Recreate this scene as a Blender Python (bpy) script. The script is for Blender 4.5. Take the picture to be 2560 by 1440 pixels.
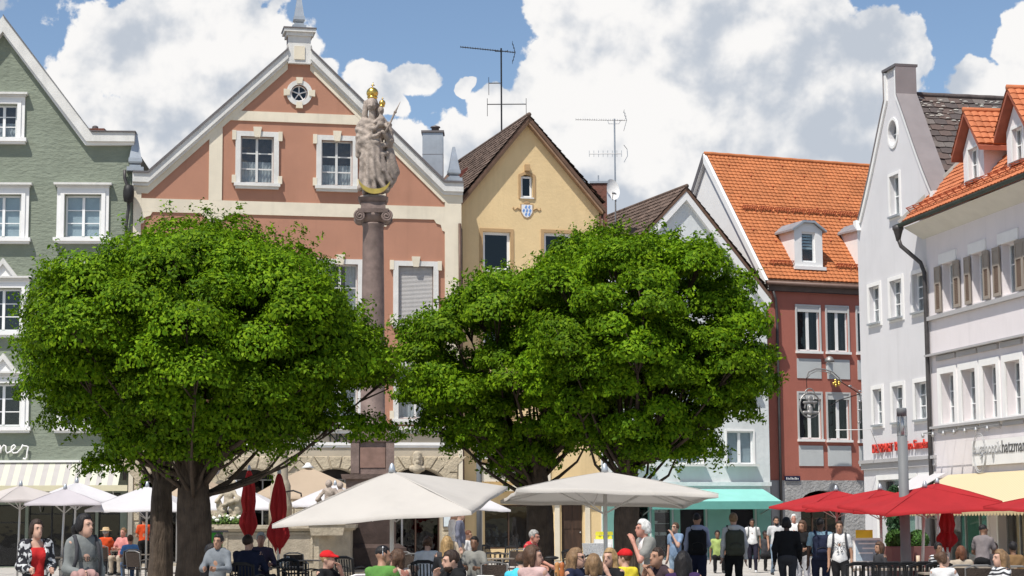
import bpy, bmesh, math, random
import numpy as np
from mathutils import Vector, Matrix
from mathutils.geometry import delaunay_2d_cdt
random.seed(7); RNG = np.random.default_rng(7)
scene = bpy.context.scene
for o in list(bpy.data.objects): bpy.data.objects.remove(o)
COL = scene.collection
R = math.radians

# ------------------------------------------------------------------ camera, sky, sun, exposure
EYE = 1.65; FPX = 4800.0; PITCH = math.atan(578/FPX); ROLL = -0.006
cam_d = bpy.data.cameras.new('camera'); cam = bpy.data.objects.new('camera', cam_d); COL.objects.link(cam)
cam_d.sensor_width = 36; cam_d.lens = 36*FPX/2560; cam_d.clip_end = 6000; cam_d.clip_start = 0.1
CM = Matrix.Rotation(math.pi/2+PITCH, 3, 'X') @ Matrix.Rotation(ROLL, 3, 'Z')
cam.matrix_world = Matrix.Translation((0, 0, EYE)) @ CM.to_4x4()
scene.camera = cam
scene.view_settings.view_transform = 'Standard'; scene.view_settings.look = 'None'
scene.view_settings.exposure = 0.34; scene.view_settings.gamma = 1.0; scene.view_settings.use_curve_mapping = False
scene.cycles.max_bounces = 6; scene.cycles.transparent_max_bounces = 12; scene.cycles.caustics_reflective = False; scene.cycles.caustics_refractive = False

SUN_EL = R(60); SUN_AZ = R(33)          # azimuth to the left, measured from straight behind the camera
sdir = Vector((-math.sin(SUN_AZ)*math.cos(SUN_EL), -math.cos(SUN_AZ)*math.cos(SUN_EL), math.sin(SUN_EL)))
sun_d = bpy.data.lights.new('sun', 'SUN'); sun_d.energy = 4.3; sun_d.angle = R(0.53); sun_d.color = (1.0, 0.955, 0.88)
sun = bpy.data.objects.new('sun', sun_d); COL.objects.link(sun); sun.rotation_euler = sdir.to_track_quat('Z', 'Y').to_euler()

def ray(px, py): return CM @ Vector(((px-1280)/FPX, -(py-720)/FPX, -1))
def at(px, py, Y):
    d = ray(px, py); return Vector((0, 0, EYE)) + d*(Y/d.y)

world = bpy.data.worlds.new('World'); scene.world = world; world.use_nodes = True
NT = world.node_tree; NT.nodes.clear()
def wn(t, **k):
    n = NT.nodes.new(t)
    for a, v in k.items(): setattr(n, a, v)
    return n
def wl(a, b): NT.links.new(a, b)
def wmath(op, a, b=None, c=None):
    n = wn('ShaderNodeMath', operation=op)
    for i, v in enumerate((a, b, c)):
        if v is None: continue
        if isinstance(v, (int, float)): n.inputs[i].default_value = v
        else: wl(v, n.inputs[i])
    return n.outputs[0]
def wvec(op, a, b=None, scale=None):
    n = wn('ShaderNodeVectorMath', operation=op)
    for i, v in enumerate((a, b)):
        if v is None: continue
        if isinstance(v, (tuple, Vector)): n.inputs[i].default_value = v
        else: wl(v, n.inputs[i])
    if scale is not None:
        if isinstance(scale, (int, float)): n.inputs['Scale'].default_value = scale
        else: wl(scale, n.inputs['Scale'])
    return n
sky = wn('ShaderNodeTexSky', sky_type='NISHITA'); sky.sun_disc = False
sky.sun_elevation = SUN_EL; sky.sun_rotation = math.pi+SUN_AZ; sky.altitude = 500; sky.air_density = 1.0; sky.dust_density = 0.6; sky.ozone_density = 2.0
tc = wn('ShaderNodeTexCoord'); DIR = tc.outputs['Generated']
# cumulus: fractal noise over the sky directions, gathered round the big cloud banks that stand over the town
BANKS = [  # px, py, angular radius in photo pixels
 (520, 250, 290), (330, 120, 170), (170, 300, 130), (690, 120, 130), (520, 20, 180), (300, 420, 230), (800, 180, 50),
 (925, 195, 66), (978, 225, 66), (1038, 205, 72), (985, 262, 58), (1165, 214, 24), (1120, 360, 110), (1250, 280, 80), (1010, 400, 120),
 (1440, 190, 170), (1400, 20, 110), (1640, 40, 260), (1860, 190, 260), (1560, 420, 260), (2080, 250, 190), (1930, 40, 130),
 (2210, 130, 110), (2560, 120, 85), (2450, 205, 70), (2130, 370, 110), (2540, 200, 70),
 (480, 480, 260), (760, 420, 150), (1180, 480, 200), (1480, 560, 260), (1760, 480, 220), (120, 430, 160)]
def noise3(vec, sc, det, dist=.0, rough=.56):
    nz = wn('ShaderNodeTexNoise'); nz.inputs['Scale'].default_value = sc; nz.inputs['Detail'].default_value = det; nz.inputs['Roughness'].default_value = rough; nz.inputs['Distortion'].default_value = dist
    wl(vec, nz.inputs['Vector']); return nz.outputs['Fac']
def ramp(v, a, b):
    n = wn('ShaderNodeMapRange', interpolation_type='SMOOTHSTEP'); n.inputs['From Min'].default_value = a; n.inputs['From Max'].default_value = b
    wl(v, n.inputs['Value']); return n.outputs['Result']
wn_ = wn('ShaderNodeTexNoise'); wn_.inputs['Scale'].default_value = 34; wn_.inputs['Detail'].default_value = 3; wl(DIR, wn_.inputs['Vector'])
WDIR = wvec('ADD', DIR, wvec('SCALE', wvec('SUBTRACT', wn_.outputs['Color'], (.5, .5, .5)).outputs['Vector'], scale=.026).outputs['Vector']).outputs['Vector']
tot = wmath('MULTIPLY_ADD', noise3(DIR, 2.6, 2), 4.0, -2.45)      # scattered cumulus over the rest of the sky
for (px, py, r) in BANKS:
    c = ray(px, py).normalized()
    g = wmath('MULTIPLY_ADD', wvec('DISTANCE', WDIR, tuple(c)).outputs['Value'], -FPX*.97/r, 1.0)
    tot = wmath('SMOOTH_MAX', tot, g, .15)
n1 = noise3(DIR, 26, 8, .12)
f1 = wmath('MULTIPLY_ADD', wmath('SUBTRACT', n1, .5), 1.9, wmath('MINIMUM', tot, .75))
mask = ramp(f1, .0, .10)
# light and shade inside the cloud: density compared with the density a little towards the sun (up and left)
off = wvec('ADD', DIR, tuple(Vector((-.5, 0, .87)).normalized()*0.020)).outputs['Vector']
dif = wmath('SUBTRACT', noise3(DIR, 15, 5, .15, .5), noise3(off, 15, 5, .15, .5))
off2 = wvec('ADD', DIR, tuple(Vector((-.5, 0, .87)).normalized()*0.006)).outputs['Vector']
dif2 = wmath('SUBTRACT', n1, noise3(off2, 26, 8, .12))
lum = wmath('MULTIPLY_ADD', dif, 2.6, wmath('MULTIPLY_ADD', dif2, 1.1, .92))
lum = wmath('SUBTRACT', lum, wmath('MULTIPLY', ramp(noise3(DIR, 7, 3, .4), .44, .68), .44))
lum = wmath('MINIMUM', wmath('MAXIMUM', lum, .42), 1.0)
tint = wn('ShaderNodeMix', data_type='RGBA'); wl(ramp(lum, .40, .98), tint.inputs['Factor'])
tint.inputs['A'].default_value = (4.2, 4.6, 5.2, 1); tint.inputs['B'].default_value = (7.6, 7.5, 7.4, 1)
mx = wn('ShaderNodeMix', data_type='RGBA'); wl(mask, mx.inputs['Factor']); wl(sky.outputs[0], mx.inputs['A']); wl(tint.outputs['Result'], mx.inputs['B'])
bg = wn('ShaderNodeBackground'); bg.inputs['Strength'].default_value = 0.10; wl(mx.outputs['Result'], bg.inputs['Color'])
world.cycles.sampling_method = 'MANUAL'; world.cycles.sample_map_resolution = 256
wo = wn('ShaderNodeOutputWorld'); wl(bg.outputs[0], wo.inputs['Surface'])

# ------------------------------------------------------------------ materials
MATS = {}
def mat(name, col, rough=.8, var=.12, vs=3.0, bump=0.0, bs=30.0, bstretch=(1, 1, 1), metal=0.0, spec=.3, dirt=0.0, ds=.6, transl=0.0, pattern=None, col2=None, emit=0, island=0.0):
    if name in MATS: return MATS[name]
    m = bpy.data.materials.new(name); m.use_nodes = True; t = m.node_tree; ns = t.nodes; L = t.links.new
    b = ns['Principled BSDF']; b.inputs['Roughness'].default_value = rough; b.inputs['Metallic'].default_value = metal; b.inputs['Specular IOR Level'].default_value = spec
    c = ns.new('ShaderNodeTexCoord'); vec = c.outputs['Object']
    def noise(sc, det=4, stretch=None, rg=.55):
        n = ns.new('ShaderNodeTexNoise'); n.inputs['Scale'].default_value = sc; n.inputs['Detail'].default_value = det; n.inputs['Roughness'].default_value = rg
        if stretch:
            mp = ns.new('ShaderNodeMapping'); mp.inputs['Scale'].default_value = stretch; L(vec, mp.inputs['Vector']); L(mp.outputs[0], n.inputs['Vector'])
        else: L(vec, n.inputs['Vector'])
        return n.outputs['Fac']
    def mixc(f, a, bb, typ='MIX'):
        n = ns.new('ShaderNodeMix'); n.data_type = 'RGBA'; n.blend_type = typ
        for s, v in (('Factor', f), ('A', a), ('B', bb)):
            if isinstance(v, (int, float)): n.inputs[s].default_value = v
            elif isinstance(v, tuple): n.inputs[s].default_value = (*v[:3], 1)
            else: L(v, n.inputs[s])
        return n.outputs['Result']
    def rng(v, a, bb, c0=0., c1=1.):
        n = ns.new('ShaderNodeMapRange'); n.inputs['From Min'].default_value = a; n.inputs['From Max'].default_value = bb; n.inputs['To Min'].default_value = c0; n.inputs['To Max'].default_value = c1
        L(v, n.inputs['Value']); return n.outputs['Result']
    lo = tuple(max(0, x*(1-var)) for x in col); hi = tuple(min(1, x*(1+var)) for x in col)
    out = mixc(rng(noise(vs), .3, .7), lo, hi)
    if island:
        g = ns.new('ShaderNodeNewGeometry'); out = mixc(1.0, out, mixc(g.outputs['Random Per Island'], (1-island,)*3, (1+island*.8,)*3), 'MULTIPLY')
    if dirt:
        d = noise(ds, 6, (1, 1, .22), .64); out = mixc(rng(d, .52, .74, 0, dirt), out, tuple(x*.52 for x in col)); out = mixc(rng(noise(2.6, 4, (1, 1, .07), .6), .56, .80, 0, min(.6, dirt)), out, tuple(x*.60 for x in col))
    if pattern == 'stripes':
        w = ns.new('ShaderNodeTexWave'); w.wave_type = 'BANDS'; w.bands_direction = 'X'; w.inputs['Scale'].default_value = vs; w.wave_profile = 'SIN'; L(vec, w.inputs['Vector'])
        out = mixc(rng(w.outputs['Fac'], .48, .52), col, col2)
    elif pattern == 'zebra':
        w = ns.new('ShaderNodeTexWave'); w.wave_type = 'BANDS'; w.bands_direction = 'Z'; w.inputs['Scale'].default_value = vs; w.inputs['Distortion'].default_value = 7; w.inputs['Detail'].default_value = 1; L(vec, w.inputs['Vector'])
        out = mixc(rng(w.outputs['Fac'], .45, .55), col, col2)
    elif pattern == 'blots':
        out = mixc(rng(noise(vs, 1.5), .52, .56), col, col2)
    elif pattern == 'wood':
        out = mixc(rng(noise(vs, 5, (6, 6, .7)), .35, .7), col, col2)
    elif pattern == 'bricks':
        mp = ns.new('ShaderNodeMapping'); mp.inputs['Rotation'].default_value = (math.pi/2, 0, 0); L(vec, mp.inputs['Vector'])
        w = ns.new('ShaderNodeTexBrick'); w.inputs['Scale'].default_value = 4.2; w.inputs['Color1'].default_value = (*col, 1); w.inputs['Color2'].default_value = (*tuple(x*.6 for x in col), 1); w.inputs['Mortar'].default_value = (*col2, 1); w.inputs['Mortar Size'].default_value = .015
        L(mp.outputs[0], w.inputs['Vector']); out = w.outputs['Color']
    L(out, b.inputs['Base Color'])
    if emit: b.inputs['Emission Color'].default_value = (*col, 1); b.inputs['Emission Strength'].default_value = emit
    if bump:
        bp = ns.new('ShaderNodeBump'); bp.inputs['Strength'].default_value = min(1, bump); bp.inputs['Distance'].default_value = .03*max(1, bump)
        L(noise(bs, 5, bstretch if bstretch != (1, 1, 1) else None), bp.inputs['Height']); L(bp.outputs[0], b.inputs['Normal'])
    if transl:
        tr = ns.new('ShaderNodeBsdfTranslucent'); L(out, tr.inputs['Color']); ms = ns.new('ShaderNodeMixShader'); ms.inputs[0].default_value = transl
        L(b.outputs[0], ms.inputs[1]); L(tr.outputs[0], ms.inputs[2]); L(ms.outputs[0], ns['Material Output'].inputs['Surface'])
    MATS[name] = m; return m
def glass(name, tint=(.88, .91, .92), refl=.0, rough=.02):
    if name in MATS: return MATS[name]
    m = bpy.data.materials.new(name); m.use_nodes = True; t = m.node_tree; ns = t.nodes; L = t.links.new; ns.remove(ns['Principled BSDF'])
    fr = ns.new('ShaderNodeLayerWeight'); fr.inputs['Blend'].default_value = .5
    pw = ns.new('ShaderNodeMath'); pw.operation = 'POWER'; pw.inputs[1].default_value = 4; L(fr.outputs['Facing'], pw.inputs[0])
    ad = ns.new('ShaderNodeMath'); ad.operation = 'MULTIPLY_ADD'; ad.inputs[1].default_value = .7; ad.inputs[2].default_value = .045+refl; ad.use_clamp = True; L(pw.outputs[0], ad.inputs[0])
    gl = ns.new('ShaderNodeBsdfGlossy'); gl.inputs['Roughness'].default_value = rough; gl.inputs['Color'].default_value = (.8, .8, .8, 1)
    c = ns.new('ShaderNodeTexCoord'); nz = ns.new('ShaderNodeTexNoise'); nz.inputs['Scale'].default_value = 1.6; L(c.outputs['Object'], nz.inputs['Vector'])
    bp = ns.new('ShaderNodeBump'); bp.inputs['Strength'].default_value = .06; bp.inputs['Distance'].default_value = .05; L(nz.outputs['Fac'], bp.inputs['Height']); L(bp.outputs[0], gl.inputs['Normal'])
    tr = ns.new('ShaderNodeBsdfTransparent'); tr.inputs['Color'].default_value = (*tint, 1)
    ms = ns.new('ShaderNodeMixShader'); L(ad.outputs[0], ms.inputs[0]); L(tr.outputs[0], ms.inputs[1]); L(gl.outputs[0], ms.inputs[2])
    L(ms.outputs[0], ns['Material Output'].inputs['Surface']); MATS[name] = m; return m

GLASS = glass('window_glass'); GLASSD = glass('dark_glass', (.45, .48, .5), .0)
WHITE = mat('white_paint', (.80, .79, .77), .5, .04, 2, .1, 25)
PVC = mat('white_window_frame', (.82, .82, .81), .35, .03, 2)
STONEW = mat('pale_stone_trim', (.66, .65, .62), .75, .08, 2, .25, 18, dirt=.35, ds=1.5)
CREAM = mat('cream_render', (.70, .63, .50), .85, .07, 1.2, .25, 40, dirt=0.36, ds=.5)
SALMON = mat('salmon_render', (.418, .212, .142), .9, .06, .8, .3, 45, dirt=0.32, ds=.4)
GREENW = mat('sage_roughcast', (.222, .250, .195), .92, .10, 1.0, 1.5, 5.0, (.8, 1, 1.7), dirt=0.36, ds=.5)
YELLOW = mat('yellow_render', (.71, .535, .295), .9, .06, .9, .35, 8, dirt=0.32, ds=.6)
PALEMINT = mat('pale_mint_render', (.65, .675, .672), .9, .05, .8, .5, 5, dirt=0.26, ds=.5)
REDW = mat('brick_red_render', (.385, .135, .100), .9, .07, .9, .3, 30, dirt=0.29, ds=.5)
GRAYW = mat('light_grey_render', (.64, .63, .64), .9, .04, .7, .2, 30, dirt=0.26, ds=.5)
PINKW = mat('pale_pink_render', (.74, .69, .69), .9, .03, .7, .25, 30, dirt=0.23, ds=.5)
BEIGE = mat('beige_plaster', (.46, .40, .31), .9, .07, 1, .3, 30, dirt=.3, ds=.6)
RUSTIC = mat('rusticated_stone', (.47, .40, .29), .95, .12, 2, 1.6, 11, island=.12)
ROUGHGRAY = mat('grey_roughcast', (.36, .355, .35), .95, .14, 2, 2.0, 9)
METALG = mat('zinc_sheet', (.42, .45, .48), .45, .12, 2, metal=.55, dirt=.3, ds=1.2)
METALD = mat('dark_sheet_metal', (.16, .145, .145), .55, .12, 2, metal=.3)
PIPE = mat('brown_downpipe', (.10, .06, .045), .5, .2, 4, metal=.3)
PIPEG = mat('dark_grey_downpipe', (.07, .065, .065), .5, .2, 4, metal=.3)
TILEO = mat('orange_roof_tile', (.455, .158, .060), .8, .10, 1.2, .35, 20, dirt=.45, ds=.7, island=.08)
TILEO2 = mat('bright_orange_roof_tile', (.47, .158, .070), .8, .12, 1.5, .35, 20, dirt=.40, ds=.8, island=.10)
TILEB = mat('old_brown_roof_tile', (.125, .088, .070), .9, .3, 5, .6, 18, dirt=.4, ds=2, island=.35)
TILED = mat('dark_grey_roof_tile', (.095, .078, .074), .85, .25, 4, .5, 14, dirt=.3, ds=2)
LICHEN = mat('pale_lichen', (.5, .48, .43), .95, .2, 20)
BRICK = mat('chimney_brick', (.20, .075, .055), .9, .2, 3, .4, 20, pattern='bricks', col2=(.22, .17, .14))
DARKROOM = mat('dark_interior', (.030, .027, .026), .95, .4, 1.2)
WOODD = mat('dark_brown_wood', (.045, .028, .020), .6, .3, 2, pattern='wood', col2=(.08, .045, .03))
CURTAIN = mat('white_net_curtain', (.72, .72, .72), .95, .12, 8, transl=.35)
BLIND = mat('blue_grey_blind', (.50, .57, .60), .8, .08, 3)
TEAL = mat('teal_paint', (.16, .33, .29), .55, .06, 2)
TEALC = mat('teal_awning_cloth', (.30, .66, .60), .85, .05, 2, transl=.25)
IRON = mat('black_iron', (.025, .025, .027), .5, .3, 8, metal=.4)
STEEL = mat('brushed_steel', (.45, .45, .45), .35, .1, 5, metal=.8)
ALU = mat('matt_aluminium_pole', (.55, .54, .52), .45, .06, 5, metal=.5)
GOLD = mat('gilding', (.72, .48, .12), .28, .15, 6, metal=.95)
STATUE = mat('weathered_bronze_stone', (.35, .29, .245), .7, .3, 6, .6, 30, dirt=.75, ds=2.2)  # dirt mottling deepened to paint highlights and dark crevices into the colour
MARBLE = mat('red_brown_marble', (.205, .150, .130), .6, .25, 4, .3, 20, dirt=.45, ds=1.4)
SANDST = mat('sandstone', (.43, .37, .28), .9, .18, 3, .7, 16, dirt=.45, ds=1.6)
BARK = mat('tree_bark', (.080, .058, .042), .95, .4, 4, 1.8, 9, (3, 3, .5))
CLOTHW = mat('cream_parasol_cloth', (.545, .510, .465), .9, .04, 1.2, .25, 3, transl=.2, dirt=.12, ds=1.5)
CLOTHS = mat('white_parasol_cloth', (.70, .68, .69), .9, .04, 1.5, .25, 3, transl=.3, dirt=.1, ds=1.5)
CLOTHB = mat('beige_parasol_cloth', (.52, .41, .30), .9, .04, 1.5, .25, 3, transl=.3)
CLOTHR = mat('red_parasol_cloth', (.44, .026, .030), .85, .08, 1.5, .25, 3, transl=.3, dirt=.15, ds=2)
CLOTHRD = mat('deep_red_folded_cloth', (.40, .022, .022), .85, .08, 4, transl=.08)
AWNY = mat('cream_striped_awning', (.74, .62, .40), .9, .03, 2.2, transl=.25)
BLACKP = mat('black_plastic', (.022, .021, .021), .55, .2, 5)
WICKER = mat('dark_brown_wicker', (.05, .036, .028), .8, .35, 40, .6, 60)
TABLEW = mat('grey_wood_tabletop', (.30, .25, .20), .6, .15, 6)

# ------------------------------------------------------------------ mesh helpers
class MB:
    def __init__(s): s.v = []; s.f = []
    def add(s, vs, fs):
        n = len(s.v); s.v += [tuple(v) for v in vs]; s.f += [tuple(i+n for i in f) for f in fs]; return s
    def box(s, x0, x1, y0, y1, z0, z1):
        return s.add([(x0,y0,z0),(x1,y0,z0),(x1,y1,z0),(x0,y1,z0),(x0,y0,z1),(x1,y0,z1),(x1,y1,z1),(x0,y1,z1)],
                     [(0,3,2,1),(4,5,6,7),(0,1,5,4),(1,2,6,5),(2,3,7,6),(3,0,4,7)])
    def prism(s, poly, y0, y1, inset=0):
        a = sum(poly[i][0]*poly[(i+1)%len(poly)][1]-poly[(i+1)%len(poly)][0]*poly[i][1] for i in range(len(poly)))
        if a < 0: poly = poly[::-1]
        n = len(poly); cx = sum(p[0] for p in poly)/n; cz = sum(p[1] for p in poly)/n
        fr = poly
        if inset:
            fr = []
            for x, z in poly:
                d = math.hypot(x-cx, z-cz) or 1; k = max(.2, 1-inset*1.3/d); fr.append((cx+(x-cx)*k, cz+(z-cz)*k))
        vs = [(x, y0, z) for x, z in fr]+[(x, y1, z) for x, z in poly]
        return s.add(vs, [tuple(range(n)), tuple(range(2*n-1, n-1, -1))]+[(i, n+i, n+(i+1)%n, (i+1)%n) for i in range(n)])
    def hprism(s, poly, z0, z1, top=1.0, c=(0, 0)):
        n = len(poly); vs = [(x, y, z0) for x, y in poly]+[(c[0]+(x-c[0])*top, c[1]+(y-c[1])*top, z1) for x, y in poly]
        return s.add(vs, [tuple(range(n-1, -1, -1)), tuple(range(n, 2*n))]+[(i, (i+1)%n, n+(i+1)%n, n+i) for i in range(n)])
    def tube(s, pts, r, n=8, cap=True):
        pts = [Vector(p) for p in pts]; m = len(pts)
        rs = r if isinstance(r, (list, tuple)) else [r]*m
        base = len(s.v); prev = None
        for i, p in enumerate(pts):
            t = (pts[min(i+1, m-1)]-pts[max(i-1, 0)])
            t = t.normalized() if t.length > 1e-9 else Vector((0, 0, 1))
            if prev is None:
                a = t.orthogonal().normalized()
            else:
                a = prev-t*prev.dot(t); a = a.normalized() if a.length > 1e-6 else t.orthogonal().normalized()
            prev = a; b = t.cross(a)
            for k in range(n):
                w = 2*math.pi*k/n; q = p+(a*math.cos(w)+b*math.sin(w))*rs[i]; s.v.append(tuple(q))
        for i in range(m-1):
            for k in range(n):
                s.f.append((base+i*n+k, base+i*n+(k+1)%n, base+(i+1)*n+(k+1)%n, base+(i+1)*n+k))
        if cap:
            s.f.append(tuple(base+k for k in range(n-1, -1, -1))); s.f.append(tuple(base+(m-1)*n+k for k in range(n)))
        return s
    def lathe(s, prof, c=(0, 0, 0), n=16, rot=0):
        base = len(s.v); m = len(prof)
        for r, z in prof:
            for k in range(n):
                w = 2*math.pi*k/n+rot; s.v.append((c[0]+r*math.cos(w), c[1]+r*math.sin(w), c[2]+z))
        for i in range(m-1):
            for k in range(n): s.f.append((base+i*n+k, base+i*n+(k+1)%n, base+(i+1)*n+(k+1)%n, base+(i+1)*n+k))
        s.f.append(tuple(base+k for k in range(n-1, -1, -1))); s.f.append(tuple(base+(m-1)*n+k for k in range(n)))
        return s
    def sphere(s, c, r, n=10, m=7, sc=(1, 1, 1)):
        base = len(s.v); s.v.append((c[0], c[1], c[2]-r*sc[2]))
        for i in range(1, m):
            a = math.pi*i/m-math.pi/2
            for k in range(n):
                w = 2*math.pi*k/n; s.v.append((c[0]+r*sc[0]*math.cos(a)*math.cos(w), c[1]+r*sc[1]*math.cos(a)*math.sin(w), c[2]+r*sc[2]*math.sin(a)))
        s.v.append((c[0], c[1], c[2]+r*sc[2])); T = len(s.v)-1
        for k in range(n):
            s.f.append((base, base+1+(k+1)%n, base+1+k)); s.f.append((T, base+1+(m-2)*n+k, base+1+(m-2)*n+(k+1)%n))
        for i in range(m-2):
            for k in range(n): s.f.append((base+1+i*n+k, base+1+i*n+(k+1)%n, base+1+(i+1)*n+(k+1)%n, base+1+(i+1)*n+k))
        return s
    def mesh(s, name, m=None, smooth=False):
        me = bpy.data.meshes.new(name); me.from_pydata(s.v, [], s.f)
        if m: me.materials.append(m)
        if smooth: me.polygons.foreach_set('use_smooth', [True]*len(me.polygons))
        me.update(); return me
    def build(s, name, m, parent=None, smooth=False, loc=None, rot=None):
        return link(name, s.mesh(name, m, smooth), parent, loc, rot)
def link(name, me, parent=None, loc=None, rot=None):
    o = bpy.data.objects.new(name, me); COL.objects.link(o)
    if parent: o.parent = parent
    if loc is not None: o.location = loc
    if rot is not None: o.rotation_euler = rot
    return o
def tag(o, label=None, cat=None, group=None, kind=None):
    if label: o['label'] = label
    if cat: o['category'] = cat
    if group: o['group'] = group
    if kind: o['kind'] = kind
    return o
def thing(name, loc, rz, label, cat, group=None):
    o = bpy.data.objects.new(name, None); COL.objects.link(o); o.location = loc; o.rotation_euler = (0, 0, rz); o.empty_display_size = .3
    return tag(o, label, cat, group)
def npmesh(name, V, F, m, smooth=True):
    me = bpy.data.meshes.new(name); V = np.asarray(V, np.float32); F = np.asarray(F, np.int32); k = F.shape[1]
    me.vertices.add(len(V)); me.vertices.foreach_set('co', V.ravel()); me.loops.add(F.size); me.loops.foreach_set('vertex_index', F.ravel())
    me.polygons.add(len(F)); me.polygons.foreach_set('loop_start', np.arange(0, F.size, k, dtype=np.int32))
    try: me.polygons.foreach_set('loop_total', np.full(len(F), k, dtype=np.int32))
    except Exception: pass
    if smooth: me.polygons.foreach_set('use_smooth', np.ones(len(F), dtype=bool))
    if m: me.materials.append(m)
    me.update(calc_edges=True); me.validate(); return me

# ---- implicit surfaces (bodies, statues): smooth union of round cones and ellipsoids, meshed with surface nets
def sdf_mesh(prims, h, k=.03, cut=None, fold=0, noise=None):
    lo = np.full(3, 1e9); hi = -lo
    for p in prims:
        if p[0] == 'c': a, b, r = np.array(p[1]), np.array(p[2]), max(p[3], p[4]); l = np.minimum(a, b)-r; u = np.maximum(a, b)+r
        else: a = np.array(p[1]); r = max(p[2]); l = a-r; u = a+r
        lo = np.minimum(lo, l); hi = np.maximum(hi, u)
    lo -= 3*h; hi += 3*h; n = np.ceil((hi-lo)/h).astype(int)+1
    F = np.full(n, .5, np.float32); ax = [lo[i]+h*np.arange(n[i]) for i in range(3)]
    for p in prims:
        if p[0] == 'c': a, b = np.array(p[1], float), np.array(p[2], float); r = max(p[3], p[4]); l = np.minimum(a, b)-r; u = np.maximum(a, b)+r
        else: a = np.array(p[1], float); r = max(p[2]); l = a-r; u = a+r
        mg = k+2.5*h
        i0 = np.clip(np.floor((l-mg-lo)/h).astype(int), 0, n-1); i1 = np.clip(np.ceil((u+mg-lo)/h).astype(int)+1, 1, n)
        X = ax[0][i0[0]:i1[0], None, None]; Y = ax[1][None, i0[1]:i1[1], None]; Z = ax[2][None, None, i0[2]:i1[2]]
        if p[0] == 'c':
            d = b-a; L2 = max(d.dot(d), 1e-9)
            t = np.clip(((X-a[0])*d[0]+(Y-a[1])*d[1]+(Z-a[2])*d[2])/L2, 0, 1)
            D = np.sqrt((X-a[0]-t*d[0])**2+(Y-a[1]-t*d[1])**2+(Z-a[2]-t*d[2])**2)-(p[3]+(p[4]-p[3])*t)
        else:
            q = [X-a[0], Y-a[1], Z-a[2]]
            if len(p) > 3 and p[3] is not None:
                M = p[3]; q = [M[0][j]*q[0]+M[1][j]*q[1]+M[2][j]*q[2] for j in range(3)]
            rr = p[2]
            k0 = np.sqrt((q[0]/rr[0])**2+(q[1]/rr[1])**2+(q[2]/rr[2])**2); k1 = np.sqrt((q[0]/rr[0]**2)**2+(q[1]/rr[1]**2)**2+(q[2]/rr[2]**2)**2)+1e-9
            D = k0*(k0-1)/k1
        S = F[i0[0]:i1[0], i0[1]:i1[1], i0[2]:i1[2]]
        hh = np.maximum(k-np.abs(S-D), 0)/k
        F[i0[0]:i1[0], i0[1]:i1[1], i0[2]:i1[2]] = np.minimum(S, D)-hh*hh*k*.25
    G = np.meshgrid(*ax, indexing='ij', sparse=True)
    if fold: F = F+fold*(np.sin(31*G[0]+9*G[2]+3)*np.sin(17*G[2]+13*G[1]))
    if noise: F = F+noise(*G)
    if cut: F = np.maximum(F, cut(*G))
    F[0]=F[-1]=.5; F[:,0]=.5; F[:,-1]=.5; F[:,:,0]=.5; F[:,:,-1]=.5
    ins = F < 0; nx, ny, nz = n
    cs = np.zeros((nx-1, ny-1, nz-1), np.int8)
    for dx in (0, 1):
        for dy in (0, 1):
            for dz in (0, 1): cs += ins[dx:nx-1+dx, dy:ny-1+dy, dz:nz-1+dz]
    act = (cs > 0) & (cs < 8); idx = np.argwhere(act)
    if len(idx) == 0: return np.zeros((0, 3)), np.zeros((0, 4), int)
    num = -np.ones(cs.shape, np.int32); num[act] = np.arange(len(idx))
    acc = np.zeros((len(idx), 3)); cnt = np.zeros(len(idx))
    cor = [(0,0,0),(1,0,0),(0,1,0),(1,1,0),(0,0,1),(1,0,1),(0,1,1),(1,1,1)]
    fv = [F[idx[:,0]+c[0], idx[:,1]+c[1], idx[:,2]+c[2]] for c in cor]
    for a, b in ((0,1),(2,3),(4,5),(6,7),(0,2),(1,3),(4,6),(5,7),(0,4),(1,5),(2,6),(3,7)):
        fa, fb = fv[a], fv[b]; mm = (fa < 0) != (fb < 0); t = np.where(mm, fa/np.where(mm, fa-fb, 1), 0)
        pa = np.array(cor[a]); pb = np.array(cor[b])
        acc += np.where(mm[:, None], pa+(pb-pa)*t[:, None], 0); cnt += mm
    V = lo+h*(idx+acc/cnt[:, None]); Q = []
    for axis in range(3):
        sl0 = [slice(None)]*3; sl1 = [slice(None)]*3; sl0[axis] = slice(0, -1); sl1[axis] = slice(1, None)
        A = ins[tuple(sl0)]; B = ins[tuple(sl1)]; E = np.argwhere(A != B)
        o1, o2 = [(1, 2), (2, 0), (0, 1)][axis]
        E = E[(E[:, o1] > 0) & (E[:, o2] > 0)]
        ok = np.ones(len(E), bool)
        for d in range(3): ok &= E[:, d] < cs.shape[d] if d != axis else True
        E = E[ok]
        if not len(E): continue
        e1 = np.zeros(3, int); e1[o1] = 1; e2 = np.zeros(3, int); e2[o2] = 1
        g = lambda P: num[P[:, 0], P[:, 1], P[:, 2]]
        q = np.stack([g(E-e1-e2), g(E-e2), g(E), g(E-e1)], 1)
        fl = ~A[E[:, 0], E[:, 1], E[:, 2]]; q[fl] = q[fl][:, ::-1]; Q.append(q)
    Q = np.concatenate(Q); Q = Q[(Q >= 0).all(1)]
    return V, Q

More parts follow.
